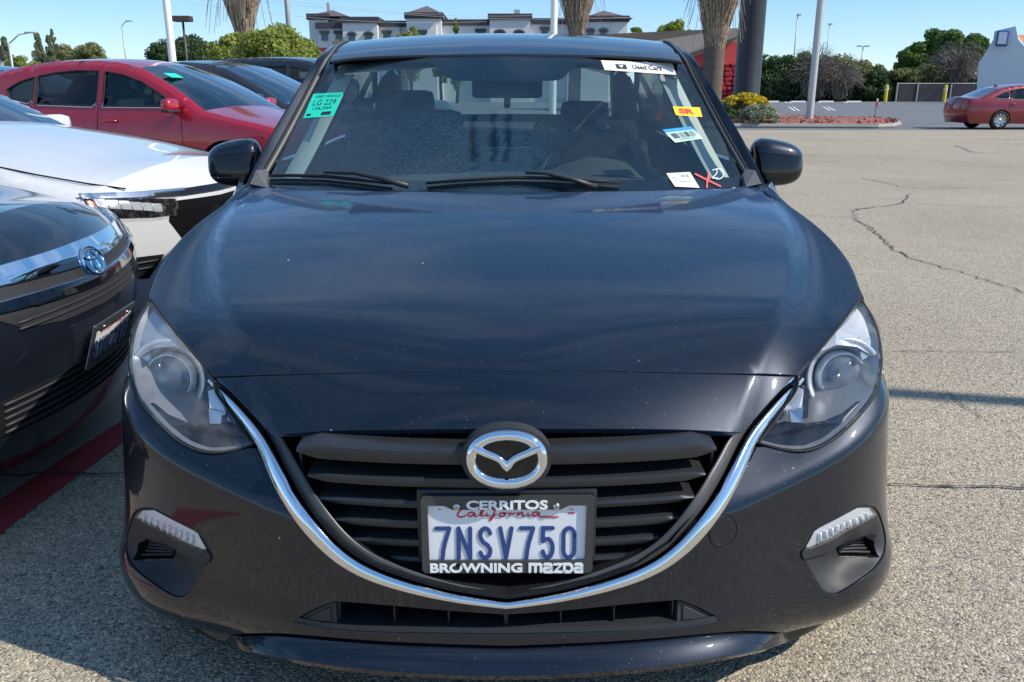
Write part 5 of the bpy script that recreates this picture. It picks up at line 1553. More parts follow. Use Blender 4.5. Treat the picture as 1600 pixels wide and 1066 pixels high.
def build_car(name, label, loc, rz, kind, mat, scale=1.0, group=None, detail=True, over=None, seats=True):
    sp = car_spec(kind)
    if over: sp.update(over)
    root = empty(name, loc, rz, label, 'car', group); root.scale = (scale,) * 3
    segs = ('front', 'hood', 'screen', 'roof', 'back', 'tail', 'rear')
    crown = dict(front=.15, hood=.035, screen=.05, roof=.035, back=.04, tail=.05, rear=.09)
    crown.update(sp.get('crown', {}))
    OUT = []; seg_of = []
    for sg in segs:
        c = spl(np.array(sp[sg]), 16)
        OUT.append(c if sg == 'front' else c[1:]); seg_of += [sg] * (len(c) - (0 if sg == 'front' else 1))
    outl = np.concatenate(OUT)
    w, h, Ln = sp['w'], sp['h'], sp['L']
    r = .075
    _zw = pchip([0, .12, .25, .42, .55, .655, .82, 1.0, 1.1], [.90, .935, .982, 1.0, .985, .935, .83, .715, .66])
    def Wb(y, z):
        tf = np.clip((.95 - y) / .95, 0, 1); tr = np.clip((y - (Ln - .9)) / .9, 0, 1)
        return w * _zw(z / h) * (1 - .10 * tf ** 2 - .085 * tr ** 2)
    def side(q):
        q = np.atleast_2d(q)
        d = dist_poly(q, outl, False)
        t = 1 - np.clip(d / r, 0, 1)
        return np.stack([-(Wb(q[:, 0], q[:, 1]) - r * (1 - np.sqrt(np.clip(1 - t * t, 0, 1)))), q[:, 0], q[:, 1]], 1)
    # top strip from bumper to tail
    dn = np.gradient(outl, axis=0); nrm = np.stack([dn[:, 1] * -1, dn[:, 0]], 1); nrm /= np.linalg.norm(nrm, axis=1)[:, None]
    we = Wb(outl[:, 0], outl[:, 1]) - r
    cr = np.array([crown[s] for s in seg_of], float)
    for _ in range(10): cr[1:-1] = (cr[:-2] + cr[1:-1] * 2 + cr[2:]) / 4
    cs = np.linspace(-1, 1, 19)
    names = dict(front='front_bumper', hood='hood', screen='windshield', roof='roof', back='rear_window', tail='boot_lid', rear='rear_bumper')
    parts = {}
    for sg in segs:
        idx = [i for i, s in enumerate(seg_of) if s == sg]
        idx = list(range(max(0, idx[0] - 1), idx[-1] + 1))
        rows = [[(c * we[i], outl[i, 0] + nrm[i, 0] * cr[i] * (1 - c * c), outl[i, 1] + nrm[i, 1] * cr[i] * (1 - c * c)) for c in cs] for i in idx]
        mt = mat if sg not in ('screen', 'back') else (M_CLEARGLASS2 if sg == 'screen' else M_SIDEGLASS)
        parts[sg] = grid(names[sg], rows, mt, root)
    # flank with window openings and wheel arches
    def arch2(cy, R=.345, cz=.315):
        z0 = .20; a0 = math.asin((z0 - cz) / R)
        return [(cy + R * math.cos(a), cz + R * math.sin(a)) for a in np.linspace(a0, PI - a0, 16)]
    bot = [(outl[-1, 0] - .05, .20)] + arch2(sp['wheels'][1]) + arch2(sp['wheels'][0]) + [(outl[0, 0] + .05, .20)]
    poly = np.concatenate([outl, bot])
    poly = poly if area2(poly) > 0 else poly[::-1]
    wins = [spl(np.array(x + x[:1]), 10 * len(x))[:-1] if False else subdivide(np.array(x), .05) for x in sp['win']]
    rings = []
    for dd in (.006, .018, .035, .055): 
        rings.append(outl + np.stack([-nrm[:, 0], -nrm[:, 1]], 1) * dd)
    ext = np.concatenate(rings)
    q, T, li = triangulate([subdivide(poly, .05)] + wins, .075, ext)
    cuts = sp['cuts']
    P = side(q)
    Nn = np.stack([-np.ones(len(q)), np.zeros(len(q)), np.zeros(len(q))], 1)
    cen = q[T].mean(1)
    cls = np.digitize(cen[:, 0], cuts)
    for s_ in (1, -1):
        PP = P * np.array([s_, 1, 1.0])
        for k, nm in enumerate(('front_fender', 'front_door', 'rear_door', 'rear_quarter')):
            tk = T[cls == k]
            if not len(tk): continue
            used, inv = np.unique(tk, return_inverse=True); tk2 = inv.reshape(tk.shape)
            V = PP[used]
            tn = np.cross(V[tk2[:, 1]] - V[tk2[:, 0]], V[tk2[:, 2]] - V[tk2[:, 0]])
            bad = tn[:, 0] * -s_ < 0; tk2[bad] = tk2[bad][:, ::-1]
            o = mesh(nm, V, tk2, mat, root, True)
            parts[(nm, s_)] = o
        S_ = side if s_ == 1 else flipx(side)
        if detail:
            for ci, cy in enumerate(cuts):
                zt = .2 if ci < 2 else .62
                top = float(np.interp(cy, outl[:, 0][len(outl) // 6:], outl[:, 1][len(outl) // 6:]))
                ln = np.array([(cy, z) for z in np.linspace(zt, min(top - .09, 1.0), 20)])
                mm = MB(); mm.tube(list(S_(ln)), .0035, 5); mm.build('door_gap', M_DARK, parts[('front_door' if ci < 2 else 'rear_door', s_)])
            for nm, hy in (('front_door', cuts[1] - .16), ('rear_door', cuts[2] - .12)):
                p = S_(np.array([[hy, sp['h'] * .575]]))[0]
                mm = MB(); mm.tube([p + [-.004 * s_, -.09, 0], p + [-.03 * s_, -.06, .002], p + [-.034 * s_, 0, .004], p + [-.03 * s_, .06, .002], p + [-.004 * s_, .09, 0]], .012, 8); mm.build('door_handle', mat, parts[(nm, s_)], True)
        for k, (wp, raw) in enumerate(zip(wins, sp['win'])):
            own = parts.get((('front_door', 'rear_door', 'rear_quarter')[min(k, 2)], s_), root)
            qq, tt, _ = triangulate([wp], .12)
            V = S_(qq) + np.array([.010 * s_, 0, 0])
            mesh('side_window', V, tt, M_SIDEGLASS, own, True)
            mm = MB(); mm.tube(list(S_(np.concatenate([wp, wp[:1]]))), .009, 6, cap=False); mm.build('window_seal', M_RUBBER, own, True)
            if detail:
                lo = wp[wp[:, 1] < wp[:, 1].min() + .06]; lo = lo[np.argsort(lo[:, 0])]
                if len(lo) > 1: mm = MB(); mm.tube(list(S_(lo + [0, -.012]) + np.array([-.004 * s_, 0, 0])), .007, 6); mm.build('window_trim', M_SATIN, own, True)
        # door mirror
        if detail:
            c = S_(np.array([[cuts[0] + .10, h * .665]]))[0] + np.array([-.13 * s_, -.05, .03])
            mm = MB(); mm.box(c, (.21, .11, .135), bev=.05); o = mm.build('door_mirror', M_RED if mat == M_RED else mat, root, True)
            mm = MB(); mm.box(c + [0, -.002, -.055], (.20, .10, .03), bev=.012); mm.tube([c + [.04 * s_, 0, -.05], c + [.13 * s_, .03, -.075]], .022, 8); mm.build('mirror_stalk', M_PLASTIC, o, True)
        for cy in sp['wheels']:
            wheel_parts(cy, -s_ * (w - .10), root, spokes=10, sgn=-s_)
    if detail:
        p = ((0, sp['roof'][-1][0] - .25, float(np.interp(sp['roof'][-1][0] - .25, outl[:, 0][16:], outl[:, 1][16:])) + .03))
        mm = MB(); mm.add([(p[0] - .016, p[1] - .10, p[2]), (p[0] + .016, p[1] - .10, p[2]), (p[0] + .02, p[1] + .08, p[2] - .02), (p[0] - .02, p[1] + .08, p[2] - .02), (p[0] - .004, p[1] + .07, p[2] + .075), (p[0] + .004, p[1] + .07, p[2] + .075)], [(0, 1, 2, 3), (0, 4, 5, 1), (1, 5, 2), (3, 2, 5, 4), (0, 3, 4)]); mm.build('roof_fin', mat, root)
    mm = MB(); mm.box((0, Ln / 2, .45), (w * 1.5, Ln - .7, .5)); mm.box((0, Ln / 2 + .1, .22), (w * 1.6, Ln - 1.0, .06)); mm.box((0, 1.38, h * .60), (w * 1.45, .5, .04)); mm.build('cabin_tub', M_DARK, root)
    if seats:
        for x in (-.36, .36):
            mm = MB(); mm.box((x, 2.45, h * .63), (.46, .14, .5), bev=.05, rot=(-.25, 0, 0)); mm.box((x, 2.55, h * .63 + .33), (.25, .10, .16), bev=.04); mm.build('seat', M_SEAT, root, True, 1.0)
        mm = MB(); mm.box((0, 3.4, h * .60), (1.2, .16, .5), bev=.06, rot=(-.3, 0, 0)); mm.build('rear_bench', M_SEAT, root, True, 1.0)
    def front_surf(q):
        """(x, z) -> point on the front fascia / bonnet lip"""
        q = np.atleast_2d(np.asarray(q, float)); n0 = 30
        out = np.zeros((len(q), 3))
        for k_, (x, z) in enumerate(q):
            W_ = we[8]
            for _ in range(3):
                c = x / W_; cc = min(abs(c), 1.0); b = cr[:n0] * (1 - cc * cc)
                zi = outl[:n0, 1] + nrm[:n0, 1] * b; yi = outl[:n0, 0] + nrm[:n0, 0] * b
                t = np.interp(z, zi, np.arange(n0)); W_ = float(np.interp(t, np.arange(n0), we[:n0]))
            ov = max(abs(x) - W_, 0.0)
            # beyond the strip the corner rolls round into the flank
            out[k_] = (x, float(np.interp(t, np.arange(n0), yi)) + r * (1 - math.sqrt(max(0.0, 1 - min(ov / r, .995) ** 2))), z)
        return out
    return root, parts, front_surf, side
M_CLEARGLASS2 = glass('car_windscreen_glass', (.55, .66, .66), 0.0, 0.0, spec=1.3)

def on_front(name, FS, pts, mat, parent, off=.004, step=.03, depth=.012, sgn=0, hole=(), dense=True):
    P = np.array(pts, float)
    return panel(name, FS, subdivide(P, .03), mat, parent, step=step, flip=1, gap=.0, depth=depth, off=off, edge=.002, holes=hole)

# ---- dark saloon on the left, its nose towards the black car
cam_root, cp, FS, SD = build_car('parked_sedan', 'dark grey-blue sedan at left edge with chrome grille bars and hybrid badge', (-1.47, 1.20, 0), math.radians(93), 'coupe', M_NAVY, 1.0, 'cars parked in the left row', over=dict(
    front=[(.22, .235), (.10, .25), (.045, .30), (.03, .42), (.0, .50), (.0, .60), (.05, .70), (.10, .745)], hood=[(.10, .745), (.25, .79), (.7, .885), (1.30, .97)], crown=dict(front=.18, hood=.05)))
on_front('upper_grille', FS, [(-.52, .705), (-.30, .712), (0, .715), (.30, .712), (.52, .705), (.50, .64), (.40, .585), (.25, .565), (0, .560), (-.25, .565), (-.40, .585), (-.50, .64)], M_PLASTIC, cp['front'], .003)
on_front('chrome_bar', FS, [(-.68, .735), (-.35, .745), (0, .748), (.35, .745), (.68, .735), (.66, .705), (.35, .700), (.12, .690), (0, .685), (-.12, .690), (-.35, .700), (-.66, .705)], M_CHROME, cp['front'], .012, .02)
on_front('chrome_bar', FS, [(-.60, .668), (-.35, .662), (-.12, .655), (0, .650), (.12, .655), (.35, .662), (.60, .668), (.56, .645), (.33, .634), (0, .622), (-.33, .634), (-.56, .645)], M_CHROME, cp['front'], .014, .02)
for z in (.585, .602):
    mm = MB(); mm.tube([tuple(FS([[x, z]])[0] + np.array([0, -.004, 0])) for x in np.linspace(-.42, .42, 21)], .004, 6); mm.build('grille_bar', M_PLASTIC2, cp['front'], True)
on_front('headlight', FS, [(-.56, .735), (-.60, .64), (-.70, .62), (-.78, .66), (-.78, .74), (-.70, .765)], M_SILVER, cp['front'], .004)
on_front('headlight', FS, [(.56, .735), (.60, .64), (.72, .62), (.80, .66), (.80, .74), (.70, .765)], M_REFLECT, cp['front'], .004)
on_front('headlight_lens', FS, [(-.55, .74), (-.59, .635), (-.72, .612), (-.81, .655), (-.81, .745), (-.70, .77)], M_LENSCLEAR, cp['front'], .012)
on_front('headlight_lens', FS, [(.55, .74), (.59, .635), (.72, .612), (.81, .655), (.81, .745), (.70, .77)], M_LENSCLEAR, cp['front'], .012)
on_front('lower_grille', FS, [(-.48, .395), (0, .40), (.48, .395), (.56, .315), (.46, .292), (0, .285), (-.46, .292), (-.56, .315)], M_DARK, cp['front'], .003)
for z in (.305, .325, .345, .365, .385):
    mm = MB(); mm.tube([tuple(FS([[x, z]])[0] + np.array([0, -.004, 0])) for x in np.linspace(-.47, .47, 25)], .005, 6); mm.build('lower_grille_bar', M_PLASTIC2, cp['front'], True)
def front_frame(FS, x, z, off):
    q = np.array([[x, z]]); p = FS(q)[0]; n = surf_normals(FS, q, 1)[0]
    if n[1] > 0: n = -n
    return facing(p + n * off, n)
E2 = front_frame(FS, 0, .688, .012)
m = MB(); m.prism(ell(.070, .050, 48, 2.0), -.03, .002, E2); bd = m.build('badge', plain('badge_blue', (.02, .14, .34), .12, .3, .1), cp['front'], True, .5)
for a_, b_, w_, cy_ in ((.064, .045, .012, 0), (.020, .036, .009, -.006), (.046, .016, .009, .020)):
    V, Fc = loopstrip([(p[0], p[1] + cy_) for p in ell(a_, b_, 48, 2.0)], w_, .006, E2, base=.001); mesh('badge_ring', V, Fc, M_CHROME, bd, True)
P2 = front_frame(FS, 0, .455, .016)
plate(P2, cp['front'], '6YDC280', '', '')

# ---- white saloon behind it
hon_root, hp_, FH, SH = build_car('parked_sedan', 'white sedan with slim headlights parked beside the dark sedan', (-1.68, 3.12, 0), math.radians(79), 'coupe', M_WHITE, 1.0, 'cars parked in the left row', over=dict(
    front=[(.16, .18), (.06, .24), (.03, .36), (.01, .50), (.0, .62), (.0, .70), (.05, .765)], hood=[(.05, .765), (.25, .82), (.7, .915), (1.30, 1.0)], screen=[(1.30, 1.0), (1.75, 1.22), (2.2, 1.39)], crown=dict(front=.17, hood=.05)))
on_front('chrome_brow', FH, [(-.80, .765), (-.6, .752), (-.3, .742), (0, .740), (.3, .742), (.6, .752), (.80, .765), (.80, .745), (.6, .728), (.3, .712), (0, .708), (-.3, .712), (-.6, .728), (-.80, .745)], M_SATIN, hp_['front'], .010, .025)
on_front('grille', FH, [(-.40, .690), (0, .68), (.40, .690), (.42, .60), (.34, .50), (0, .48), (-.34, .50), (-.42, .60)], M_GLOSSB, hp_['front'], .004)
for s_ in (-1, 1):
    hl = on_front('headlight', FH, [(s_ * x, z) for x, z in [(.36, .700), (.60, .724), (.80, .742), (.80, .695), (.70, .652), (.52, .632), (.38, .628)]], M_GLOSSB, hp_['front'], .004)
    for k in range(6):
        x0 = .46 + .052 * k; zc_ = .664 + .0095 * k
        on_front('lamp_cell', FH, [(s_ * x, z) for x, z in [(x0, zc_ - .014), (x0 + .046, zc_ - .006), (x0 + .046, zc_ + .028), (x0, zc_ + .022)]], M_SILVER, hl, .009, .03, .004)
    on_front('amber_marker', FH, [(s_ * x, z) for x, z in [(.772, .70), (.798, .705), (.798, .735), (.775, .73)]], plain('amber', (.65, .12, .01), .2) if 'amber' not in MATS else MATS['amber'], hl, .010)
    on_front('headlight_lens', FH, [(s_ * x, z) for x, z in [(.36, .702), (.60, .726), (.803, .744), (.803, .695), (.70, .650), (.52, .630), (.38, .626)]], M_LENSCLEAR, hl, .016)
    on_front('corner_intake', FH, [(s_ * x, z) for x, z in [(.46, .44), (.76, .46), (.76, .36), (.54, .34)]], M_DARK, hp_['front'], .004)
    for z in (.39, .42):
        mm = MB(); mm.tube([tuple(FH([[s_ * x, z + .02 * (x - .5)]])[0] + np.array([0, -.006, 0])) for x in np.linspace(.50, .75, 8)], .006, 6); mm.build('intake_bar', M_PLASTIC2, hp_['front'], True)
on_front('lower_intake', FH, [(-.45, .40), (.45, .40), (.40, .30), (-.40, .30)], M_DARK, hp_['front'], .003)
# bonnet shut lines of the white car
for s_ in (-1, 1):
    mm = MB(); n0 = 30
    mm.tube([(s_ * x, y, z) for x, y, z in [(.60, -.03, .772), (.70, .10, .805), (.755, .3, .845), (.78, .7, .918), (.78, 1.2, .985)]], .004, 5); mm.build('shut_line', M_DARK, hp_['hood'])
mm = MB(); mm.tube([(-.5, 1.36, 1.055), (-.2, 1.33, 1.06), (.25, 1.35, 1.075)], .012, 6); mm.tube([(-.68, 1.42, 1.06), (-.45, 1.36, 1.055)], .016, 6); mm.build('wiper', M_PLASTIC, hon_root, True)

# ---- red hatchback further back and the cars behind it
red_root, rp, FR, SR_ = build_car('parked_hatchback', 'bright red hatchback seen from its side with black roof trim', (-1.84, 8.58, 0), math.radians(75), 'hatch', M_RED, 1.07, 'cars parked in the left row')
# teal lot sticker inside its windscreen
V = []
_o = car_spec('hatch')['screen']
for a, b in ((-.56, .62), (-.36, .62), (-.36, .74), (-.56, .74)):
    y = np.interp(b, [0, 1], [1.22, 2.05]); z = np.interp(b, [0, .46, 1], [.945, 1.17, 1.375])
    V.append((a, y - .022, z + .045))
mesh('sticker', V, [(0, 1, 2, 3)], M_TEAL, rp['screen'])
build_car('parked_sedan', 'black sedan with dark mirror parked behind the red hatchback', (-1.45, 11.15, 0), math.radians(75), 'coupe', M_BLACKP, 1.12, 'cars parked in the left row')
build_car('parked_suv', 'black sport utility vehicle behind the black sedan, only its roofline showing', (-1.1, 14.0, 0), math.radians(75), 'suv', M_BLACKP, 1.06, 'cars parked in the left row')
build_car('parked_sedan', 'blue sedan roof at the far left edge behind the red hatchback', (-5.6, 12.4, 0), math.radians(75), 'coupe', M_BLUEP, 1.1, 'cars parked in the left row')
build_car('parked_sedan', 'white car roof just left of the black sedan roof', (-1.6, 18.5, 0), math.radians(80), 'hatch', M_WHITE, 1.12, 'cars parked in the left row', detail=False)
build_car('parked_sedan', 'deep red sedan parked side-on at the right edge of the lot', (20.45, 28.4, 0), math.radians(90), 'coupe', M_RED2, 1.0)
# ================================================================ ground and surroundings
def ground_mat(name, stops, scale, bmp=.5, tint=None, big=.25):
    m, nt, b = nodes(name)
    tc = nt.nodes.new('ShaderNodeTexCoord').outputs['Object']
    v = nt.nodes.new('ShaderNodeTexVoronoi'); v.inputs['Scale'].default_value = scale; nt.links.new(tc, v.inputs['Vector'])
    sep = nt.nodes.new('ShaderNodeSeparateColor'); nt.links.new(v.outputs['Color'], sep.inputs[0])
    c = ramp(nt, sep.outputs[0], stops)
    v2 = nt.nodes.new('ShaderNodeTexVoronoi'); v2.inputs['Scale'].default_value = scale * 2.3; nt.links.new(tc, v2.inputs['Vector'])
    sep2 = nt.nodes.new('ShaderNodeSeparateColor'); nt.links.new(v2.outputs['Color'], sep2.inputs[0])
    c2 = ramp(nt, sep2.outputs[1], stops)
    c = mixc(nt, ramp(nt, sep.outputs[2], [(.45, 0), (.55, 1)]), c, c2)
    patch = noise(nt, .55, 6, .6, vec=tc)
    c = mixc(nt, big, c, ramp(nt, patch, [(.3, .55), (.7, 1.25)]), 'MULTIPLY')
    stain = ramp(nt, noise(nt, .22, 3, .5, vec=tc, dist=.8), [(.55, 1.0), (.72, .80)])
    c = mixc(nt, .6, c, stain, 'MULTIPLY')
    if tint: c = mixc(nt, 1.0, c, tint, 'MULTIPLY')
    oil = ramp(nt, noise(nt, .9, 5, .65, vec=tc, dist=.4), [(.60, 1.0), (.74, .62)])
    c = mixc(nt, .5, c, oil, 'MULTIPLY')
    nt.links.new(c, b.inputs['Base Color'])
    b.inputs['Roughness'].default_value = .88; b.inputs['Specular IOR Level'].default_value = .3
    h = math_(nt, 'ADD', math_(nt, 'MULTIPLY', v.outputs['Distance'], -1.0), math_(nt, 'MULTIPLY', sep.outputs[1], .6))
    bump(nt, b, h, bmp, .006)
    return m
M_AGG = ground_mat('chip_seal', [(0, (.09, .09, .09)), (.18, (.17, .165, .16)), (.40, (.28, .262, .23)), (.62, (.37, .335, .28)), (.82, (.45, .405, .335)), (1, (.57, .53, .46))], 150, .6, (1.10, 1.02, .89))
M_ASPH = ground_mat('lot_asphalt', [(0, .08), (.4, .13), (.7, .17), (1, .24)], 45, .2, (.96, 1.0, 1.06))
M_CONC = ground_mat('concrete', [(0, .22), (.5, .30), (1, .40)], 160, .2, (1.0, .95, .86), .1)
M_REDP = plain('red_road_paint', (.36, .04, .05), .8, 0, .3, 18, .3, .4, 160)
M_WPAINT = plain('white_road_paint', (.75, .75, .73), .8, 0, .15, 12)
M_CRACK = plain('crack_tar', (.05, .048, .045), .9, 0, .3, 30)
M_MOSS = plain('crack_moss', (.10, .10, .04), .95, 0, .4, 60)
GR = 900
tag(mesh('ground', [(-GR, -60, 0), (GR, -60, 0), (GR, 1500, 0), (-GR, 1500, 0)], [(0, 1, 2, 3)], M_AGG), kind='structure')
yl = PZ(1400, 203).y
far = mesh('far_lot_asphalt', [(-200, yl, .004), (200, yl, .004), (200, 320, .004), (-200, 320, .004)], [(0, 1, 2, 3)], M_ASPH); tag(far, kind='structure')
# painted red edge and concrete strip beside the black car
def gpoly(name, px, z, mat, kind='structure'):
    o = mesh(name, [(*PZ(u, v, z).xy, z) for u, v in px], [tuple(range(len(px)))], mat)
    return tag(o, kind=kind)
a0, a1 = PZ(0, 836), PZ(176, 704); b0, b1 = PZ(0, 782), PZ(176, 668)
dl = (a1 - a0).normalized(); du = (b1 - b0).normalized()
gpts = [a0 - dl * 1.2, a1 + dl * 9, b1 + du * 9, b0 - du * 1.2]
tag(mesh('red_painted_line', [(p.x, p.y, .004) for p in gpts], [(0, 1, 2, 3)], M_REDP), kind='structure')
tag(mesh('concrete_strip', [(gpts[3].x, gpts[3].y, .0045), (gpts[2].x, gpts[2].y, .0045), (gpts[2].x - 1.1, gpts[2].y + .3, .0045), (gpts[3].x - 1.1, gpts[3].y + .3, .0045)], [(0, 1, 2, 3)], M_CONC), kind='structure')
def crack(px, w, mat, jit=.02, seed=0, z=.0065):
    rg = random.Random(seed)
    P = [PZ(u, v) for u, v in px]; D = []
    for a, b in zip(P, P[1:]):
        n = max(2, int((b - a).length / .05))
        for i in range(n):
            D.append(a + (b - a) * (i / n) + Vector((rg.uniform(-1, 1), rg.uniform(-1, 1), 0)) * min(jit, .25 * (b - a).length))
    D.append(P[-1]); V = []; Fc = []
    for i, p in enumerate(D):
        t = (D[min(i + 1, len(D) - 1)] - D[max(i - 1, 0)]); t.z = 0; t.normalize(); n = Vector((-t.y, t.x, 0))
        ww = w * rg.uniform(.35, 1.3) * (.3 if i in (0, len(D) - 1) else 1)
        V += [(p + n * ww / 2).xy[:] + (z,), (p - n * ww / 2).xy[:] + (z,)]
    Fc = [(2 * i, 2 * i + 1, 2 * i + 3, 2 * i + 2) for i in range(len(D) - 1)]
    o = mesh('ground_crack', V, Fc, mat); tag(o, kind='structure')
crack([(1332, 330), (1337, 343), (1352, 352), (1370, 365), (1378, 373), (1395, 390), (1412, 400), (1440, 409), (1475, 419), (1540, 437), (1600, 456), (1700, 490)], .011, M_CRACK, .03, 1)
crack([(1337, 345), (1352, 353), (1372, 368), (1395, 391), (1420, 403)], .012, M_MOSS, .03, 2, .0075)
crack([(1332, 330), (1350, 326), (1385, 322), (1405, 320), (1414, 313), (1420, 303)], .018, M_CRACK, .03, 3)
crack([(1255, 337), (1295, 339), (1336, 341)], .012, M_CRACK, .02, 4)
crack([(1414, 319), (1480, 321), (1540, 324), (1640, 327)], .012, M_CRACK, .02, 5)
crack([(1345, 279), (1380, 285), (1405, 292), (1440, 295), (1512, 294)], .016, M_CRACK, .04, 6)
crack([(1474, 611), (1488, 621), (1510, 636), (1530, 650), (1545, 660)], .005, M_CRACK, .012, 7)
crack([(1380, 760), (1450, 760), (1500, 762), (1560, 763), (1680, 766)], .010, M_CRACK, .008, 8)
crack([(1380, 760), (1420, 759.5), (1475, 761)], .008, M_MOSS, .008, 9, .0075)
crack([(1375, 550), (1480, 550), (1620, 552)], .006, M_CRACK, .008, 10)
crack([(-40, 748), (0, 745), (30, 748), (60, 743), (100, 743), (140, 741), (200, 742)], .014, M_CRACK, .012, 11, .0085)
crack([(1494, 228), (1520, 238), (1560, 241), (1640, 242)], .03, M_CRACK, .06, 12)

# lamp post beyond the right edge of the picture, whose shadow crosses the ground
M_GREYP = plain('grey_pole_paint', (.42, .42, .41), .5, .2, .15, 5)
def lamp_post(name, label, base, h, r, mat, arms, group=None, cat='lamp post', lean=(0, 0)):
    root = empty(name, base, 0, label, cat, group)
    mm = MB(); mm.tube([(0, 0, 0), (lean[0] * .5, lean[1] * .5, h * .5), (lean[0], lean[1], h)], [r, r * .85, r * .7], 14); mm.build('pole', mat, root, True)
    mm = MB(); mm.lathe([(r * 2.0, 0), (r * 2.0, .03), (r * 1.2, .06)], 16); mm.build('base_plate', mat, root)
    for (dx, dy, dz, L, W, T) in arms:
        mm = MB(); mm.tube([(lean[0], lean[1], h - .05), (lean[0] + dx * .5, lean[1] + dy * .5, h + dz * .8), (lean[0] + dx, lean[1] + dy, h + dz)], r * .45, 8); a = mm.build('arm', mat, root, True)
        mm = MB(); mm.box((lean[0] + dx, lean[1] + dy, h + dz), (L, W, T), bev=min(T, .1) * .3); mm.build('lamp_head', mat, root)
    return root
lamp_post('lamp_post', 'grey lamp post beyond the right edge, seen only by its shadow', (7.3, .55, 0), 8.2, .075, M_GREYP, [(.0, .9, .05, .35, .7, .16)])

# ---------------------------------------------------------------- foliage
def leaf_mat(name, a, b_, trans=.35, sc=1.7):
    m, nt, b = nodes(name)
    c = mixc(nt, ramp(nt, noise(nt, sc, 4, .7), [(.35, 0), (.65, 1)]), a, b_)
    nt.links.new(c, b.inputs['Base Color']); b.inputs['Roughness'].default_value = .6; b.inputs['Specular IOR Level'].default_value = .3
    tl = nt.nodes.new('ShaderNodeBsdfTranslucent'); nt.links.new(c, tl.inputs['Color'])
    ms = nt.nodes.new('ShaderNodeMixShader'); ms.inputs[0].default_value = trans
    nt.links.new(b.outputs[0], ms.inputs[1]); nt.links.new(tl.outputs[0], ms.inputs[2]); nt.links.new(ms.outputs[0], nt.nodes['Material Output'].inputs['Surface'])
    return m
L_GREEN = leaf_mat('leaf_green', (.07, .14, .03), (.16, .24, .055))
L_LIGHT = leaf_mat('leaf_yellow_green', (.18, .24, .045), (.36, .38, .09))
L_DARK = leaf_mat('leaf_dark', (.045, .085, .032), (.10, .15, .055))
L_CONIF = leaf_mat('leaf_conifer', (.14, .18, .10), (.26, .30, .17))
L_OLIVE = leaf_mat('leaf_olive', (.15, .165, .06), (.29, .285, .11))
L_DRY = leaf_mat('twig_dry', (.16, .13, .11), (.30, .25, .21), .15)
L_YEL = leaf_mat('flower_yellow', (.55, .36, .005), (.75, .55, .02), .2)
L_SAGE = leaf_mat('leaf_sage', (.20, .22, .13), (.38, .40, .28), .25)
L_FROND = leaf_mat('dead_frond', (.20, .145, .10), (.52, .41, .30), .15, 9.0)
M_BARK = plain('bark', (.10, .075, .055), .9, 0, .35, 8, .2, .5, 30)
M_PALMB = plain('palm_bark', (.13, .105, .085), .9, 0, .35, 5, .2, .6, 18)
def leaf_cloud(centres, size, per, rg, flat=.5, aspect=1.6):
    """quads scattered on and in clumps; centres: (x, y, z, rx, ry, rz)"""
    V = []; Fc = []
    for (cx, cy, cz, rx, ry, rz) in centres:
        n = int(per)
        d = rg.normal(size=(n, 3)); d /= np.linalg.norm(d, axis=1)[:, None]
        rad = rg.uniform(.35, 1.0, n) ** .5
        P = np.array([cx, cy, cz]) + d * rad[:, None] * np.array([rx, ry, rz])
        a = rg.normal(size=(n, 3)); a /= np.linalg.norm(a, axis=1)[:, None]
        b = np.cross(a, d + rg.normal(size=(n, 3)) * .6); b /= np.maximum(np.linalg.norm(b, axis=1), 1e-6)[:, None]
        s = size * rg.uniform(.5, 1.25, n)
        k = len(V) * 4 if False else None
        q = np.stack([P - a * s[:, None] * aspect / 2, P + b * s[:, None] / 2, P + a * s[:, None] * aspect / 2, P - b * s[:, None] / 2], 1)
        V.append(q.reshape(-1, 3))
    V = np.concatenate(V); n = len(V) // 4
    return V, np.arange(n * 4).reshape(n, 4)
def fast_mesh(name, V, Fq, mat, parent=None, smooth=False):
    me = bpy.data.meshes.new(name); n = len(Fq)
    me.vertices.add(len(V)); me.vertices.foreach_set('co', np.asarray(V, np.float32).ravel())
    me.loops.add(n * 4); me.loops.foreach_set('vertex_index', np.asarray(Fq, np.int32).ravel())
    me.polygons.add(n); me.polygons.foreach_set('loop_start', np.arange(0, n * 4, 4, dtype=np.int32)); me.polygons.foreach_set('loop_total', np.full(n, 4, np.int32))
    me.materials.append(mat); me.update(calc_edges=True)
    return link(bpy.data.objects.new(name, me), parent)
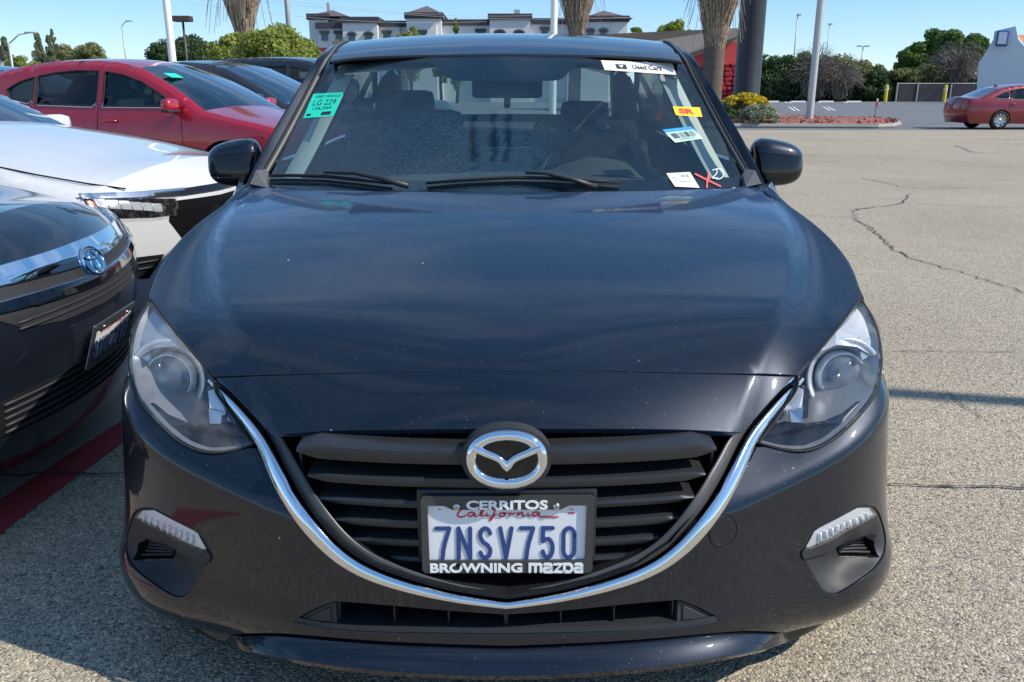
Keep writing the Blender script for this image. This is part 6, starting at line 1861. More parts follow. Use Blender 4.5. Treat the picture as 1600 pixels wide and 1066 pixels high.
def tree(name, label, base, h, w, mat, shape='round', seed=0, leaf=.3, per=160, clumps=26, trunk=.35, group=None, cat='tree', bark=None, gap=.0, low=.25):
    rg = np.random.default_rng(seed)
    root = empty(name, base, 0, label, cat, group)
    C = []
    for i in range(clumps):
        if shape == 'round':
            d = rg.normal(size=3); d /= np.linalg.norm(d); rr = rg.uniform(.35, 1) ** .6
            c = np.array([d[0] * w / 2 * rr * .8, d[1] * w / 2 * rr * .8, h * (low + (1 - low) / 2) + d[2] * h * (1 - low) / 2 * rr * .85]); r = w * rg.uniform(.10, .20)
            C.append((*c, r, r, r * .75))
        elif shape == 'cone':
            t = rg.uniform(0, 1) ** .8; zz = h * (low + (1 - low) * t); ra = w / 2 * (1 - t) ** .75 + .05 * w; an = rg.uniform(0, 2 * PI); f = rg.uniform(.1, .9)
            r = w * rg.uniform(.12, .20) * (1.15 - .75 * t); C.append((math.cos(an) * ra * f, math.sin(an) * ra * f, zz - r * .4, r, r, r * 1.5))
        elif shape == 'hedge':
            c = np.array([rg.uniform(-.5, .5) * w, rg.uniform(-.5, .5) * min(3.0, w), rg.uniform(low, .95) * h]); r = rg.uniform(.12, .22) * min(w, h)
            C.append((*c, r * 1.2, r, r))
        elif shape == 'dome':
            d = rg.normal(size=3); d[2] = abs(d[2]); d /= np.linalg.norm(d); rr = rg.uniform(.6, 1)
            c = np.array([d[0] * w / 2 * rr * .86, d[1] * w / 2 * rr * .86, d[2] * h * rr * .86]); r = w * rg.uniform(.10, .16); C.append((*c, r, r, r * .8))
    mm = MB(); top = h * (.75 if shape != 'cone' else .97); tr = trunk
    mm.tube([(0, 0, 0), (.02 * h * rg.normal(), .02 * h * rg.normal(), h * .3), (0, 0, top)], [tr, tr * .75, tr * .18], 8)
    for c in C[::2]:
        z0 = max(.15 * h, min(c[2] - .12 * h, top)); mm.tube([(0, 0, z0), (c[0] * .5, c[1] * .5, (z0 + c[2]) / 2 + .02 * h), c[:3]], [tr * .35, tr * .22, tr * .06], 5)
    mm.build('trunk', bark or M_BARK, root, True)
    V, Fq = leaf_cloud(C, leaf, per, rg)
    fast_mesh('crown', V, Fq, mat, root)
    return root
def twig_tree(name, label, base, h, w, mat, seed, n=420, group=None):
    """leafless bush: many fine arching branches"""
    rg = np.random.default_rng(seed); root = empty(name, base, 0, label, 'tree', group)
    mm = MB(); mm.tube([(0, 0, 0), (.1, 0, h * .4)], [.18, .09], 6); mm.build('trunk', M_BARK, root, True)
    mm = MB()
    for i in range(n):
        a = rg.uniform(0, 2 * PI); e = rg.uniform(.1, 1) ** .6; ro = w / 2 * e; z1 = h * rg.uniform(.45, 1.0) * (1 - .35 * e * e)
        p0 = np.array([rg.normal() * .1 * w, rg.normal() * .1 * w, h * rg.uniform(.05, .4)]); p2 = np.array([math.cos(a) * ro, math.sin(a) * ro, z1])
        p1 = (p0 + p2) / 2 + np.array([0, 0, h * .12]); p3 = p2 + np.array([math.cos(a) * .12 * w, math.sin(a) * .12 * w, -.10 * h * rg.uniform(-.5, 1.4)])
        mm.tube([p0, p1, p2, p3], [.05, .035, .024, .012], 3, cap=False)
    mm.build('crown', mat, root)
    return root
def at(u, y, z=0.0):
    """ground point under pixel column u at distance y"""
    d = ray(u, 150); t = (y - CAM.y) / d.y; return (CAM.x + d.x * t, y, z)
def hgt(v, y): return PY(800, v, y).z
def wpx(n, y): return n / FPX * (y + 1.39) * 1.045

# ---- left background
for k, (u, v, wd, sh, mt, y, lb, pl) in enumerate([
        (72, 52, 34, 'cone', L_CONIF, 95, 'tall pale conifer at far left beside the lower conifer pair', 44),
        (88, 56, 24, 'cone', L_CONIF, 92, 'slender conifer between two taller conifers', 44),
        (96, 47, 24, 'cone', L_CONIF, 96, 'tallest narrow conifer of the far left group', 44),
        (110, 68, 50, 'round', L_OLIVE, 97, 'olive round tree right of the tall conifers', 60),
        (146, 63, 52, 'round', L_OLIVE, 90, 'broad rounded pine at the right of the conifers', 70),
        (20, 60, 40, 'cone', L_CONIF, 100, 'grey-green conifer at the left edge behind the street lamp', 44),
        (38, 84, 40, 'round', L_LIGHT, 85, 'low bright green tree under the street lamp', 60),
        (62, 92, 34, 'round', L_LIGHT, 84, 'small yellow-green tree right of the street lamp', 60),
        (262, 62, 54, 'round', L_DARK, 78, 'dark oak left of the white flagpole base', 70),
        (305, 56, 70, 'round', L_DARK, 75, 'dark oak behind the brown shoebox lamp', 80),
        (338, 63, 50, 'round', L_DARK, 76, 'dark oak right of the brown shoebox lamp', 70),
        (645, 34, 34, 'round', L_LIGHT, 100, 'bright small tree in front of the hotel tower', 60),
        (628, 42, 20, 'round', L_LIGHT, 99, 'narrow bright tree left of the hotel tower', 60),
        (714, 30, 24, 'cone', L_LIGHT, 101, 'thin bright tree right of the hotel tower', 50),
        (690, 47, 30, 'round', L_OLIVE, 101, 'low olive tree below the hotel tower', 50),
        (537, 55, 34, 'round', L_OLIVE, 103, 'olive shrub tree before the arched hotel windows', 50),
        (235, 88, 40, 'round', L_OLIVE, 82, 'low tan-green palm clump by the second street lamp', 50)]):
    wd_m = wpx(wd, y); tree('far_tree', lb, at(u, y), hgt(v, y), wd_m, mt, sh, 30 + k, leaf=wd_m * .035, per=260, clumps=int(pl * 1.8), trunk=.2, group='trees on the far side of the left road', low=.2)
for k, (u, v, wd, y) in enumerate([(380, 52, 80, 27), (432, 40, 100, 25), (478, 56, 60, 27)]):
    tree('street_tree', ['leafy yellow-green tree left of the palm trunk', 'leafy yellow-green tree right of the palm trunk', 'low end of the leafy tree row beside the hotel'][k], at(u, y), hgt(v, y), wpx(wd, y) * 1.1, L_LIGHT, 'round', 60 + k, leaf=.085, per=420, clumps=85, trunk=.09, group='leafy trees behind the left row of cars', low=.3)
# ---- palms: trunk and skirt of dead fronds
def palm(label, u, y, wpx_t, v_skirt, u_lean=0, seed=0, skirt_w=2.2):
    rg = np.random.default_rng(seed); base = at(u, y); root = empty('palm_tree', base, 0, label, 'palm tree', 'palms with skirts of dead fronds')
    r = wpx(wpx_t, y) / 2; zs = hgt(v_skirt, y); top = zs + 5.0
    lean = wpx(u_lean, y)
    pts = []; rr = []
    for i in range(40):
        t = i / 39; pts.append((lean * t, 0, top * t)); rr.append(r * (1.12 - .2 * t) * (1 + .035 * (i % 2)))
    mm = MB(); mm.tube(pts, rr, 18); mm.build('trunk', M_PALMB, root, True, 1.2)
    V = []; Fc = []
    for i in range(1700):
        a = rg.uniform(0, 2 * PI); z = zs + rg.uniform(-.1, 1) ** 1 * 4.2; spread = np.clip((z - zs) / 2.4, 0, 1) ** .8
        ro = r * .95 + (skirt_w / 2 - r) * spread * rg.uniform(.55, 1.0); L = rg.uniform(.6, 1.3); w = rg.uniform(.010, .042)
        c, s = math.cos(a), math.sin(a); x0 = lean * z / top
        tx, ty = -s * w, c * w; k = len(V); ri = max(r * .9, ro - L * .32); zz = z - L
        ja = a + rg.normal() * .12
        V += [(x0 + c * ro - tx, s * ro - ty, z), (x0 + c * ro + tx, s * ro + ty, z), (x0 + math.cos(ja) * ri + tx * .4, math.sin(ja) * ri + ty * .4, zz), (x0 + math.cos(ja) * ri - tx * .4, math.sin(ja) * ri - ty * .4, zz)]
        Fc.append((k, k + 1, k + 2, k + 3))
    for i in range(30):
        a = rg.uniform(0, 2 * PI); z = zs + rg.uniform(.6, 2.6); ro = skirt_w / 2 * rg.uniform(.9, 1.25); L = rg.uniform(.5, 1.3); k = len(V); c, s = math.cos(a), math.sin(a)
        V += [(c * ro * .8, s * ro * .8, z + .3), (c * ro * .8 + .02, s * ro * .8, z + .3), (c * ro + .015, s * ro, z - L), (c * ro, s * ro, z - L)]; Fc.append((k, k + 1, k + 2, k + 3))
    fast_mesh('frond_skirt', np.array(V), np.array(Fc), L_FROND, root)
    # green crown above the picture
    mm = MB()
    for i in range(26):
        a = 2 * PI * i / 26 + rg.normal() * .1; e = rg.uniform(.2, 1.2); L = 1.9
        p = [(lean, 0, top + .2)] + [(lean + math.cos(a) * math.cos(e) * L * f, math.sin(a) * math.cos(e) * L * f, top + .2 + L * (math.sin(e) * f - .5 * f * f)) for f in (.35, .7, 1)]
        mm.tube(p, [.05, .25, .3, .04], 4, sx=.15)
    mm.build('crown', L_GREEN, root)
palm('palm trunk with ragged skirt above the leafy trees at left', 390, 32, 22, 46, 0, 1, 2.3)
palm('palm trunk with skirt rising behind the middle of the car roof', 897, 40, 16, 50, 2, 2, 2.4)
palm('palm with bare grey trunk in front of the red restaurant', 1110, 33, 27, 62, 4, 3, 2.2)
# ---- poles
M_WPOLE = plain('white_pole_paint', (.78, .78, .76), .4, 0, .05, 5); M_BRONZE = plain('brown_metal', (.07, .05, .04), .5, .2, .15, 6)
def bare_pole(label, u, y, w, h, mat, lean=0, name='pole', cat='pole'):
    root = empty(name, at(u, y), 0, label, cat); r = wpx(w, y) / 2
    mm = MB(); mm.tube([(0, 0, 0), (0, 0, .25), (wpx(lean, y) * .5, 0, h / 2), (wpx(lean, y), 0, h)], [r * 1.25, r * 1.02, r, r * .9], 20); mm.build('shaft', mat, root, True)
    mm = MB(); mm.lathe([(r * 1.7, 0), (r * 1.7, .05), (r * 1.2, .09)], 20); mm.build('base_plate', mat, root); return root
bare_pole('tall white pole behind the red hatchback', 276, 20, 10, 8, M_WPOLE, 0, 'white_pole')
bare_pole('white pole behind the middle of the car roof', 864, 24, 9.5, 8, M_WPOLE, 0, 'white_pole')
bare_pole('thick black sign pylon between the restaurant and the hedge', 1166, 38, 36, 10, plain('pylon_black', (.03, .03, .032), .4, .1, .2, 3), 0, 'sign_pylon')
bare_pole('grey lamp post standing in the mulch island', 1268, PZ(1268, 196).y, 10, 9, plain('galvanised', (.48, .48, .46), .45, .3, .15, 6), 0, 'lamp_post', 'lamp post')
bare_pole('grey steel utility pole left of the hotel', 460, 62, 7, 12, plain('utility_grey', (.30, .31, .32), .6, .2, .15, 4), -2, 'utility_pole', 'utility pole')
bx_ = lamp_post('parking_lamp', 'brown shoebox parking lamp between the oaks', at(298, 30), hgt(34, 30), .055, M_BRONZE, [], None)
mm = MB(); mm.box((0, 0, hgt(30, 30)), (.62, .4, .19), bev=.03); mm.build('lamp_head', M_BRONZE, bx_)
lamp_post('street_lamp', 'street lamp with long curved arm at the far left', at(27, 60), hgt(68, 60), .10, M_GREYP, [(1.6, 0, .7, .7, .25, .1)], 'street lamps')
lamp_post('street_lamp', 'thin street lamp left of the white pole', at(204, 66), hgt(40, 66), .07, M_GREYP, [(.6, 0, .3, .5, .2, .08)], 'street lamps')
lamp_post('street_lamp', 'tall thin lamp above the hedge right of the pylon', at(1235, 135), hgt(24, 135), .12, M_GREYP, [(.15, 0, .1, .6, .4, .25)], 'street lamps')
lamp_post('street_lamp', 'twin-headed lamp above the middle of the hedge', at(1340, 128), hgt(72, 128), .12, M_GREYP, [(.55, 0, .0, .7, .4, .18), (-.55, 0, .0, .7, .4, .18)], 'street lamps')
lamp_post('street_lamp', 'short lamp partly behind the island lamp post', at(1285, 140), hgt(38, 140), .10, M_GREYP, [(.1, 0, .05, .6, .4, .2)], 'street lamps')
tsig = empty('traffic_signal', at(10, 70), 0, 'traffic signal at the extreme left edge', 'traffic signal')
mm = MB(); mm.tube([(0, 0, 0), (0, 0, hgt(70, 70))], .09, 8); mm.build('pole', M_GREYP, tsig); mm = MB(); mm.box((-.4, -.1, hgt(82, 70)), (.9, .3, 1.1), bev=.05); mm.build('signal_head', M_WPOLE, tsig)
mm = MB(); mm.box((.25, -.1, hgt(82, 70)), (.35, .3, 1.0), bev=.05); mm.build('signal_head', M_BRONZE, tsig)
# overhead wires
for k, (u0, v0, u1, v1, y) in enumerate([(380, 0, 980, 28, 64), (430, 0, 900, 22, 66), (300, 6, 760, 34, 68)]):
    mm = MB(); a = PY(u0, v0, y); b = PY(u1, v1, y + 20)
    mm.tube([a + (b - a) * t + Vector((0, 0, -.6 * math.sin(PI * t))) for t in np.linspace(0, 1, 12)], .012, 4)
    tag(mm.build('overhead_wire', M_GREYP), ['upper overhead wire before the hotel', 'middle overhead wire before the hotel', 'lowest overhead wire before the hotel'][k], 'wire', 'overhead wires')
# ---- buildings
M_STUC = plain('pale_stucco', (.64, .63, .62), .9, 0, .06, .6); M_STUC2 = plain('white_stucco', (.74, .73, .70), .9, 0, .05, .6)
M_CAP = plain('dark_cornice', (.055, .05, .06), .7, 0, .1, 2); M_TILE = plain('brown_roof_metal', (.12, .09, .085), .6, 0, .15, 2)
M_WING = plain('window_glass_teal', (.05, .11, .13), .12, 0, .2, .3)
hotel = empty('hotel', at(700, 118), 0, 'long pale stucco hotel with dark cornices and two roofed towers', 'building')
hx = hotel.location.x
def hblock(u0, u1, v0, y, depth, mat=None, cap=True, name='wall'):
    x0 = at(u0, y)[0] - hx; x1 = at(u1, y)[0] - hx; z = hgt(v0, y)
    mm = MB(); mm.box(((x0 + x1) / 2, y - 118 + depth / 2, z / 2), (x1 - x0, depth, z)); o = mm.build(name, mat or M_STUC, hotel)
    if cap: mm = MB(); mm.box(((x0 + x1) / 2, y - 118 + depth / 2, z + .05), (x1 - x0 + .5, depth + .5, .75)); mm.build('cornice', M_CAP, o)
    return o, x0, x1, z
def hwin(own, u0, u1, v0, v1, y, archd=False):
    x0 = at(u0, y)[0] - hx; x1 = at(u1, y)[0] - hx; z1 = hgt(v0, y); z0 = hgt(v1, y)
    mm = MB(); mm.box(((x0 + x1) / 2, y - 118 - .02, (z0 + z1) / 2), (x1 - x0, .2, z1 - z0)); w = mm.build('window', M_WING, own)
    mm = MB()
    if archd: mm.tube([((x0 + x1) / 2 + (x1 - x0) * .58 * math.cos(a), y - 118 - .1, z1 - .25 + (x1 - x0) * .28 * math.sin(a)) for a in np.linspace(0, PI, 9)], .22, 6)
    else: mm.box(((x0 + x1) / 2, y - 118 - .1, z1 + .2), (x1 - x0 + .4, .3, .4))
    mm.build('window_hood', M_CAP, w)
def hiproof(u0, u1, v_eave, v_top, y, depth, own):
    x0 = at(u0, y)[0] - hx; x1 = at(u1, y)[0] - hx; z0 = hgt(v_eave, y); z1 = hgt(v_top, y); y0 = y - 118 - .5; y1 = y - 118 + depth + .5
    c = ((x0 + x1) / 2, (y0 + y1) / 2, z1)
    mesh('tower_roof', [(x0, y0, z0), (x1, y0, z0), (x1, y1, z0), (x0, y1, z0), c], [(0, 1, 4), (1, 2, 4), (2, 3, 4), (3, 0, 4), (3, 2, 1, 0)], M_TILE, own)
o, x0, x1, z = hblock(490, 520, 27, 116, 6); hblock(518, 540, 28, 117, 5, M_STUC2, True); hiproof(487, 552, 26, 12, 116, 7, o)
mm = MB(); mm.box(((x0 + x1) / 2 + .6, 2, hgt(14, 116)), (.4, .4, 2.2)); mm.build('chimney', M_GREYP, o)
o, *_ = hblock(503, 541, 41, 115, 10); hwin(o, 508, 518, 53, 64, 115); hwin(o, 530, 540, 53, 64, 115)
o, *_ = hblock(541, 594, 32, 114, 12); hwin(o, 550, 560, 52, 64, 114, True); hwin(o, 575, 586, 52, 64, 114, True)
o, *_ = hblock(594, 628, 38, 115.5, 10); hwin(o, 603, 613, 53, 62, 115.5)
hblock(626, 640, 38, 116, 10)
o, *_ = hblock(639, 684, 25, 113, 8); hblock(683.5, 692, 25, 113.5, 8, M_STUC2, True); hiproof(636, 696, 22, 4, 113, 9, o); hwin(o, 658, 668, 52, 60, 113)
o, *_ = hblock(690, 766, 36, 115, 10); hwin(o, 746, 758, 50, 60, 115)
o, *_ = hblock(766, 828, 27, 114, 12); hwin(o, 775, 788, 49, 60, 114, True); hwin(o, 805, 817, 49, 60, 114, True)
mm = MB(); mm.box((at(808, 114)[0] - hx, 0, hgt(20, 114)), (.8, .8, 1.4)); mm.build('roof_unit', M_GREYP, o)
o, *_ = hblock(828, 886, 34, 115, 10); hwin(o, 845, 855, 47, 58, 115)
o, *_ = hblock(886, 950, 30, 114, 6); hblock(949.5, 976, 30, 114.4, 6, M_STUC2, True); hiproof(905, 984, 29, 12, 114, 8, o)
hwin(o, 915, 925, 46, 55, 114, True); hwin(o, 935, 945, 46, 55, 114, True)
wl = tag(MB().box((at(470, 45)[0], 45, hgt(76, 45) / 2), (wpx(130, 45), .4, hgt(74, 45))).build('boundary_wall', plain('dark_red_wall', (.22, .03, .035), .8, 0, .2, 2)), 'low dark red wall behind the black vehicles', 'wall')
# restaurant: long shingle roof and red gable
M_SHING = plain('grey_brown_shingle', (.16, .135, .115), .9, 0, .3, 3, .2, .4, 12); M_REDW = plain('coral_red_wall', (.62, .07, .065), .85, 0, .06, 1); M_STONE = plain('red_painted_stone', (.42, .02, .035), .7, 0, .3, 3)
rest = empty('restaurant', at(1100, 60), 0, 'restaurant with long brown shingle roof and red gable front', 'building'); rx = rest.location.x
def RP(u, v, y): p = PY(u, v, y); return (p.x - rx, y - 60, p.z)
roof = mesh('roof', [RP(890, 56, 66), RP(1152, 44, 66), RP(1158, 55, 52), RP(1055, 92, 52), RP(960, 120, 54), RP(850, 90, 66)], [(0, 5, 4, 3, 2, 1)], M_SHING, rest)
mesh('gable', [RP(1158, 60, 53), RP(1157, 100, 53), RP(1157, 150, 53), RP(1140, 100, 53), RP(1040, 112, 53), RP(1060, 96, 53)], [(0, 5, 4, 3, 1)], M_REDW, rest)
mesh('fascia', [RP(1158, 52, 52.6), RP(1160, 61, 52.6), RP(1062, 97, 52.6), RP(1050, 92, 52.6)], [(0, 3, 2, 1)], plain('tan_fascia', (.33, .26, .2), .8), rest)
mm = MB(); a = RP(1060, 100, 57); b = RP(1100, 170, 57); mm.box(((a[0] + b[0]) / 2, -2, 1.6), (b[0] - a[0] + 1, 3, 3.2)); mm.build('porch_wall', M_STUC2, rest)
mm = MB(); a = RP(1068, 104, 55); b = RP(1084, 112, 55); mm.box(((a[0] + b[0]) / 2, -4.5, a[2] - .25), (1.6, .2, .5)); mm.build('window', M_WING, rest)
mm = MB(); a = RP(1096, 92, 55); b = RP(1154, 160, 55); mm.box(((a[0] + b[0]) / 2, -4.2, a[2] / 2 - .1), (b[0] - a[0], 2.0, a[2])); sw_ = mm.build('stone_wall', plain('red_mortar', (.16, .012, .018), .9), rest)
rs = random.Random(4); z = .1; row = 0
while z < a[2] - .3:
    x = a[0] + (.0 if row % 2 else -.15)
    while x < b[0] - .1:
        w_ = rs.uniform(.32, .6); x2 = min(x + w_, b[0]); mm = MB(); mm.box(((max(x, a[0]) + x2) / 2, -5.24 - rs.uniform(0, .05), z + .15), (max(.1, x2 - max(x, a[0]) - .05), .16, rs.uniform(.2, .28)), rot=(0, rs.uniform(-.25, .25), 0), bev=.04); mm.build('stone', M_STONE, sw_); x = x2
    z += .30; row += 1
mm = MB(); a = RP(1144, 128, 55); mm.box((a[0] + .2, -5.6, a[2] / 2), (.35, .3, a[2])); mm.build('white_post', M_STUC2, rest)
# white gabled building at the right edge
gab = empty('white_building', at(1570, 100), 0, 'white brick gabled building at right edge with blue sign and tile roof', 'building'); gx = gab.location.x
M_WBRICK, nt, b_ = nodes('white_brick')
_br = nt.nodes.new('ShaderNodeTexBrick'); _br.inputs['Scale'].default_value = 2.2; _br.inputs['Color1'].default_value = (.70, .71, .73, 1); _br.inputs['Color2'].default_value = (.66, .67, .70, 1); _br.inputs['Mortar'].default_value = (.56, .57, .60, 1); _br.inputs['Mortar Size'].default_value = .015
_t2 = nt.nodes.new('ShaderNodeTexCoord'); _m2 = nt.nodes.new('ShaderNodeMapping'); _m2.inputs['Rotation'].default_value = (PI / 2, 0, 0); nt.links.new(_t2.outputs['Object'], _m2.inputs[0]); nt.links.new(_m2.outputs[0], _br.inputs['Vector']); nt.links.new(_br.outputs[0], b_.inputs['Base Color']); b_.inputs['Roughness'].default_value = .85
def GP(u, v, y): p = PY(u, v, y); return (p.x - gx, y - 100, p.z)
prof = [(1525, 160), (1529, 97), (1534, 92), (1552, 62), (1554, 49), (1587, 41), (1591, 62), (1620, 95), (1660, 100), (1660, 160)]
P0 = []
for i, (u, v) in enumerate(prof):
    y = 100 + (u - 1525) * -.03; P0.append(GP(u, v, y))
P0[0] = (P0[0][0], P0[0][1], 0); P0[-1] = (P0[-1][0], P0[-1][1], 0)
P1 = [(x + .9, y + 1.6, z) for x, y, z in P0]; n = len(P0)
mesh('gable_wall', P0 + P1, [tuple(range(n - 1, -1, -1)), tuple(range(n, 2 * n))] + [(i, (i + 1) % n, n + (i + 1) % n, n + i) for i in range(n)], M_WBRICK, gab)
mesh('tile_roof', [(x, y, z) for x, y, z in [GP(1590, 55, 103), GP(1650, 52, 103), GP(1670, 98, 99.5), GP(1612, 88, 99.5)]], [(0, 1, 2, 3)], plain('terracotta', (.5, .2, .1), .8), gab)
sg = []
c = GP(1566, 60, 98.2); mm = MB(); mm.box((c[0], c[1], c[2]), (1.35, .35, 1.75), bev=.15); sgn_ = mm.build('blue_sign', plain('sign_blue', (.02, .07, .28), .4), gab)
mm = MB(); mm.box((c[0] - .1, c[1] - .2, c[2]), (.95, .06, 1.25), bev=.02); mm.build('sign_face', plain('sign_face_grey', (.35, .40, .48), .4), sgn_)
# ---- dumpster enclosure, bollards, wheel stops, bay lines
fy = 118
M_SCREEN = plain('dark_mesh_screen', (.045, .04, .045), .8, 0, .35, 1.2)
fence = empty('screened_fence', at(1465, fy), 0, 'dark screened chain fence enclosure left of the white building', 'fence'); fx = fence.location.x
us = [1400, 1432, 1484, 1528]
for i in range(3):
    x0 = at(us[i], fy)[0] - fx; x1 = at(us[i + 1], fy)[0] - fx; z = hgt(130.5, fy)
    mm = MB(); mm.box(((x0 + x1) / 2, 0, z / 2), (x1 - x0 - .12, .06, z - .1)); mm.build('screen_panel', M_SCREEN, fence)
    mm = MB(); mm.tube([(x0, 0, z), (x1, 0, z)], .05, 6); mm.build('top_rail', M_GREYP, fence)
for u in us: mm = MB(); mm.tube([(at(u, fy)[0] - fx, -.05, 0), (at(u, fy)[0] - fx, -.05, hgt(129, fy))], .10, 8); mm.build('post', M_GREYP, fence)
M_BOL = plain('bollard_yellow', (.72, .52, .03), .6)
for u, lb in ((1384, 'yellow bollard left of the dark screened fence'), (1476, 'yellow bollard in front of the dark screened fence')):
    r = empty('bollard', at(u, 114), 0, lb, 'bollard', 'yellow bollards'); mm = MB(); mm.lathe([(.22, 0), (.22, 2.0), (.18, 2.15), (.01, 2.2)], 14); mm.build('post', M_BOL, r, True); mm = MB(); mm.lathe([(.24, 1.5), (.24, 1.7)], 14); mm.build('band', M_WPAINT, r)
for u, lb in ((1206, 'leftmost wheel stop at the foot of the hedge'), (1248, 'second wheel stop from the left before the hedge'), (1292, 'third wheel stop from the left before the hedge'), (1335, 'rightmost wheel stop before the hedge')):
    mm = MB(); x, y, _z = at(u, 112); mm.prism([(-.12, 0), (.12, 0), (.08, .17), (-.08, .17)], -.95, .95, Matrix.Translation((x, y, .004)) @ Matrix.Rotation(PI / 2, 4, 'Z') @ Matrix.Rotation(PI / 2, 4, 'X')); o = mm.build('wheel_stop', M_WPAINT); tag(o, lb, 'wheel stop', 'white wheel stops')
    o.scale = (1, 1, 1)
for k, (u, v, u2, v2) in enumerate([(1232, 167, 1242, 173.5), (1239, 167, 1249, 173.5), (1286, 167, 1297, 173), (1293, 167, 1305, 173), (1226, 158.8, 1230, 161.2), (1232, 158.8, 1236, 161.2), (1277, 158.8, 1282, 161), (1318, 159, 1324, 161.2)]):
    a, b = PZ(u, v), PZ(u2, v2); n = Vector((.12, 0, 0)) if True else None; w_ = wpx(1.6, a.y) / 2
    tag(mesh('bay_line', [(a.x - w_, a.y, .009), (a.x + w_, a.y, .009), (b.x + w_, b.y, .009), (b.x - w_, b.y, .009)], [(0, 1, 2, 3)], M_WPAINT), kind='structure')
# ---- hedge and trees at the far side
HED = [(1210, 92, 60, L_DARK, 'hedge'), (1247, 78, 55, L_GREEN, 'round'), (1240, 105, 70, L_DARK, 'hedge'), (1275, 100, 60, L_OLIVE, 'hedge'), (1300, 92, 60, L_OLIVE, 'hedge'), (1330, 100, 60, L_OLIVE, 'hedge'), (1345, 112, 60, L_DARK, 'hedge'), (1375, 112, 60, L_OLIVE, 'hedge'), (1410, 110, 60, L_DARK, 'hedge'), (1445, 104, 60, L_OLIVE, 'hedge'), (1480, 108, 60, L_DARK, 'hedge'), (1512, 112, 50, L_DARK, 'hedge'), (1195, 110, 50, L_DARK, 'hedge')]
HN = ['leftmost dark hedge shrub beside the pylon', 'tall sprouting green tree in the hedge right of the pylon', 'dark shrub left of the island lamp post', 'olive shrub just left of the lamp post', 'olive shrub just right of the lamp post', 'olive shrub under the twin-headed lamp', 'dark low shrub right of the twin-headed lamp', 'olive shrub left of the fence enclosure', 'dark shrub behind the left end of the fence', 'olive shrub behind the middle of the fence', 'dark shrub behind the right of the fence', 'dark shrub touching the white building', 'low dark shrub at the foot of the pylon']
for k, ((u, v, wd, mt, sh), lb) in enumerate(zip(HED, HN)):
    y = 122 + (k % 3) * 2; tree('hedge_shrub', lb, at(u, y), hgt(v, y), wpx(wd, y), mt, sh, 100 + k, leaf=.30, per=220, clumps=60, trunk=.15, group='shrubs of the far hedge', cat='shrub', low=.05)
tree('long_hedge', 'continuous dark foot of the far hedge', at(1370, 126), 3.0, wpx(390, 126), L_DARK, 'hedge', 140, leaf=.5, per=110, clumps=120, trunk=.1, cat='hedge', low=.02)
twig_tree('dry_shrub', 'leafless grey-brown shrub in the hedge by the lamp post', at(1270, 120), hgt(62, 120), wpx(75, 120), L_DRY, 3, 380, 'leafless shrubs')
twig_tree('dry_shrub', 'leafless drooping shrub right of the lamp post', at(1312, 119), hgt(80, 119), wpx(60, 119), L_DRY, 5, 300, 'leafless shrubs')
twig_tree('dry_tree', 'leafless grey tree before the green trees at right', at(1487, 121), hgt(55, 121), wpx(80, 121), L_DRY, 4, 520, 'leafless shrubs')
for k, (u, v, wd, lb) in enumerate([(1462, 38, 62, 'tallest green tree right of the hedge middle'), (1425, 68, 62, 'lower left green tree of the right group'), (1505, 50, 50, 'green tree behind the grey leafless tree'), (1535, 62, 40, 'green tree touching the white building gable')]):
    y = 130; tree('green_tree', lb, at(u, y), hgt(v, y), wpx(wd, y), L_GREEN, 'round', 160 + k, leaf=.34, per=300, clumps=60, trunk=.3, group='green trees at the right', low=.35)
for k, (u, v, wd, y, lb) in enumerate([(1050, 32, 55, 105, 'bright treetop above the restaurant roof'), (990, 37, 22, 110, 'small treetop right of the hotel end')]):
    tree('far_tree', lb, at(u, y), hgt(v, y), wpx(wd, y), L_LIGHT, 'round', 180 + k, leaf=.4, per=100, clumps=40, trunk=.2, group='treetops above the restaurant', low=.5)
# ---- mulch island with flowers
isl = [PZ(u, v) for u, v in [(1080, 199.5), (1200, 200), (1300, 200.5), (1370, 201), (1392, 200), (1404, 197), (1400, 193.5), (1370, 191.5), (1300, 190.5), (1200, 187), (1080, 184)]]
M_MULCH = ground_mat('red_mulch', [(0, (.10, .03, .02)), (.4, (.22, .065, .045)), (.75, (.34, .12, .08)), (1, (.5, .26, .2))], 14, .9)
n = len(isl); cx_ = sum((p.x for p in isl)) / n; cy_ = sum((p.y for p in isl)) / n
V = [(p.x, p.y, .13) for p in isl] + [(cx_ + (p.x - cx_) * .8, cy_ + (p.y - cy_) * .8, .24) for p in isl]
mesh_i = mesh('mulch_bed', V, [(i, (i + 1) % n, n + (i + 1) % n, n + i) for i in range(n)] + [tuple(range(n, 2 * n))], M_MULCH); tag(mesh_i, kind='structure')
mm = MB(); mm.tube([(p.x, p.y, .06) for p in isl + isl[:1]], .11, 6); kb = mm.build('island_kerb', M_CONC); tag(kb, kind='structure')
chips = []
rg = np.random.default_rng(8); Pp = np.array([(p.x, p.y) for p in isl]); lo, hi = Pp.min(0), Pp.max(0)
q = rg.uniform(lo, hi, (2600, 2)); q = q[in_poly(q, Pp)]
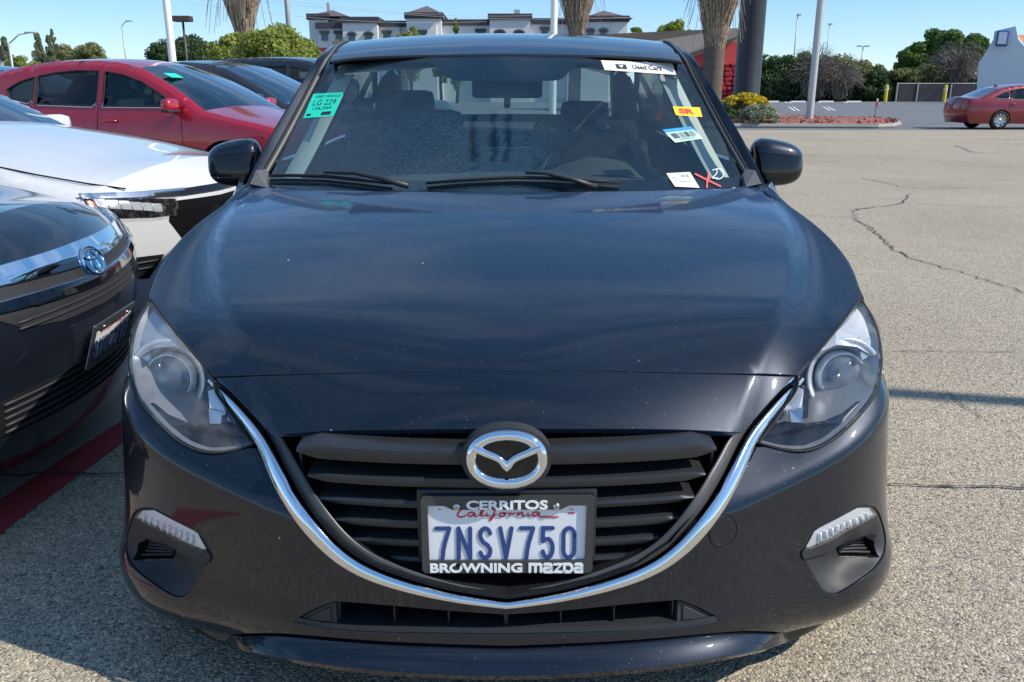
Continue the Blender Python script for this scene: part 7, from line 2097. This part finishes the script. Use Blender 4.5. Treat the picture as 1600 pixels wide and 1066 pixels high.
V, Fq = leaf_cloud([(a, b, .2, .05, .05, .04) for a, b in q], .10, 1, rg); tag(fast_mesh('mulch_chips', V, Fq, M_MULCH), 'loose red mulch chips on the island', 'mulch', kind='stuff')
def bush(label, u, y, w, h, mat, seed, leaf, extra=None):
    rg = np.random.default_rng(seed); root = empty('flowering_bush' if extra else 'shrub', at(u, y, .15), 0, label, 'bush', 'bushes on the mulch island')
    C = []
    for i in range(70):
        d = rg.normal(size=3); d[2] = abs(d[2]); d /= np.linalg.norm(d); C.append((d[0] * w / 2 * .85, d[1] * w / 2 * .8, d[2] * h * .85, w * .10, w * .10, h * .13))
    V, Fq = leaf_cloud(C, leaf, 90, rg); fast_mesh('foliage', V, Fq, mat, root)
    mm = MB()
    for i in range(9): a = 2 * PI * i / 9; mm.tube([(0, 0, 0), (math.cos(a) * w * .2, math.sin(a) * w * .2, h * .4), (math.cos(a) * w * .36, math.sin(a) * w * .34, h * .7)], .015, 4)
    mm.build('stem', M_BARK, root)
    if extra:
        C2 = [(c[0] * 1.06, c[1] * 1.06, c[2] * 1.05, c[3], c[4], c[5] * .6) for c in C if c[2] > h * .38]
        V, Fq = leaf_cloud(C2, leaf * 1.1, 150, rg); fast_mesh('flowers', V, Fq, extra, root)
bush('yellow flowering bush at the foot of the sign pylon', 1165, 31.6, wpx(88, 31.6), 1.08, L_GREEN, 1, .06, L_YEL)
bush('pale sage shrub in front of the yellow flowers', 1189, 29.6, wpx(62, 29.6), .72, L_SAGE, 2, .045)
bush('dark shrub left of the yellow flowers', 1128, 31.0, wpx(50, 31), .78, L_DARK, 3, .05)
flag = empty('marker_flag', tuple(PZ(1366, 190)), 0, 'small red and white marker sign on a thin stake', 'sign'); mm = MB(); mm.tube([(0, 0, .1), (0, 0, .95)], .012, 6); mm.build('stake', M_BRONZE, flag); mm = MB(); mm.box((.02, 0, .78), (.09, .012, .34)); mm.build('sign_board', M_REDINK, flag); mm = MB(); mm.box((.03, -.008, .9), (.06, .012, .12)); mm.build('sign_top', M_PAPER, flag)
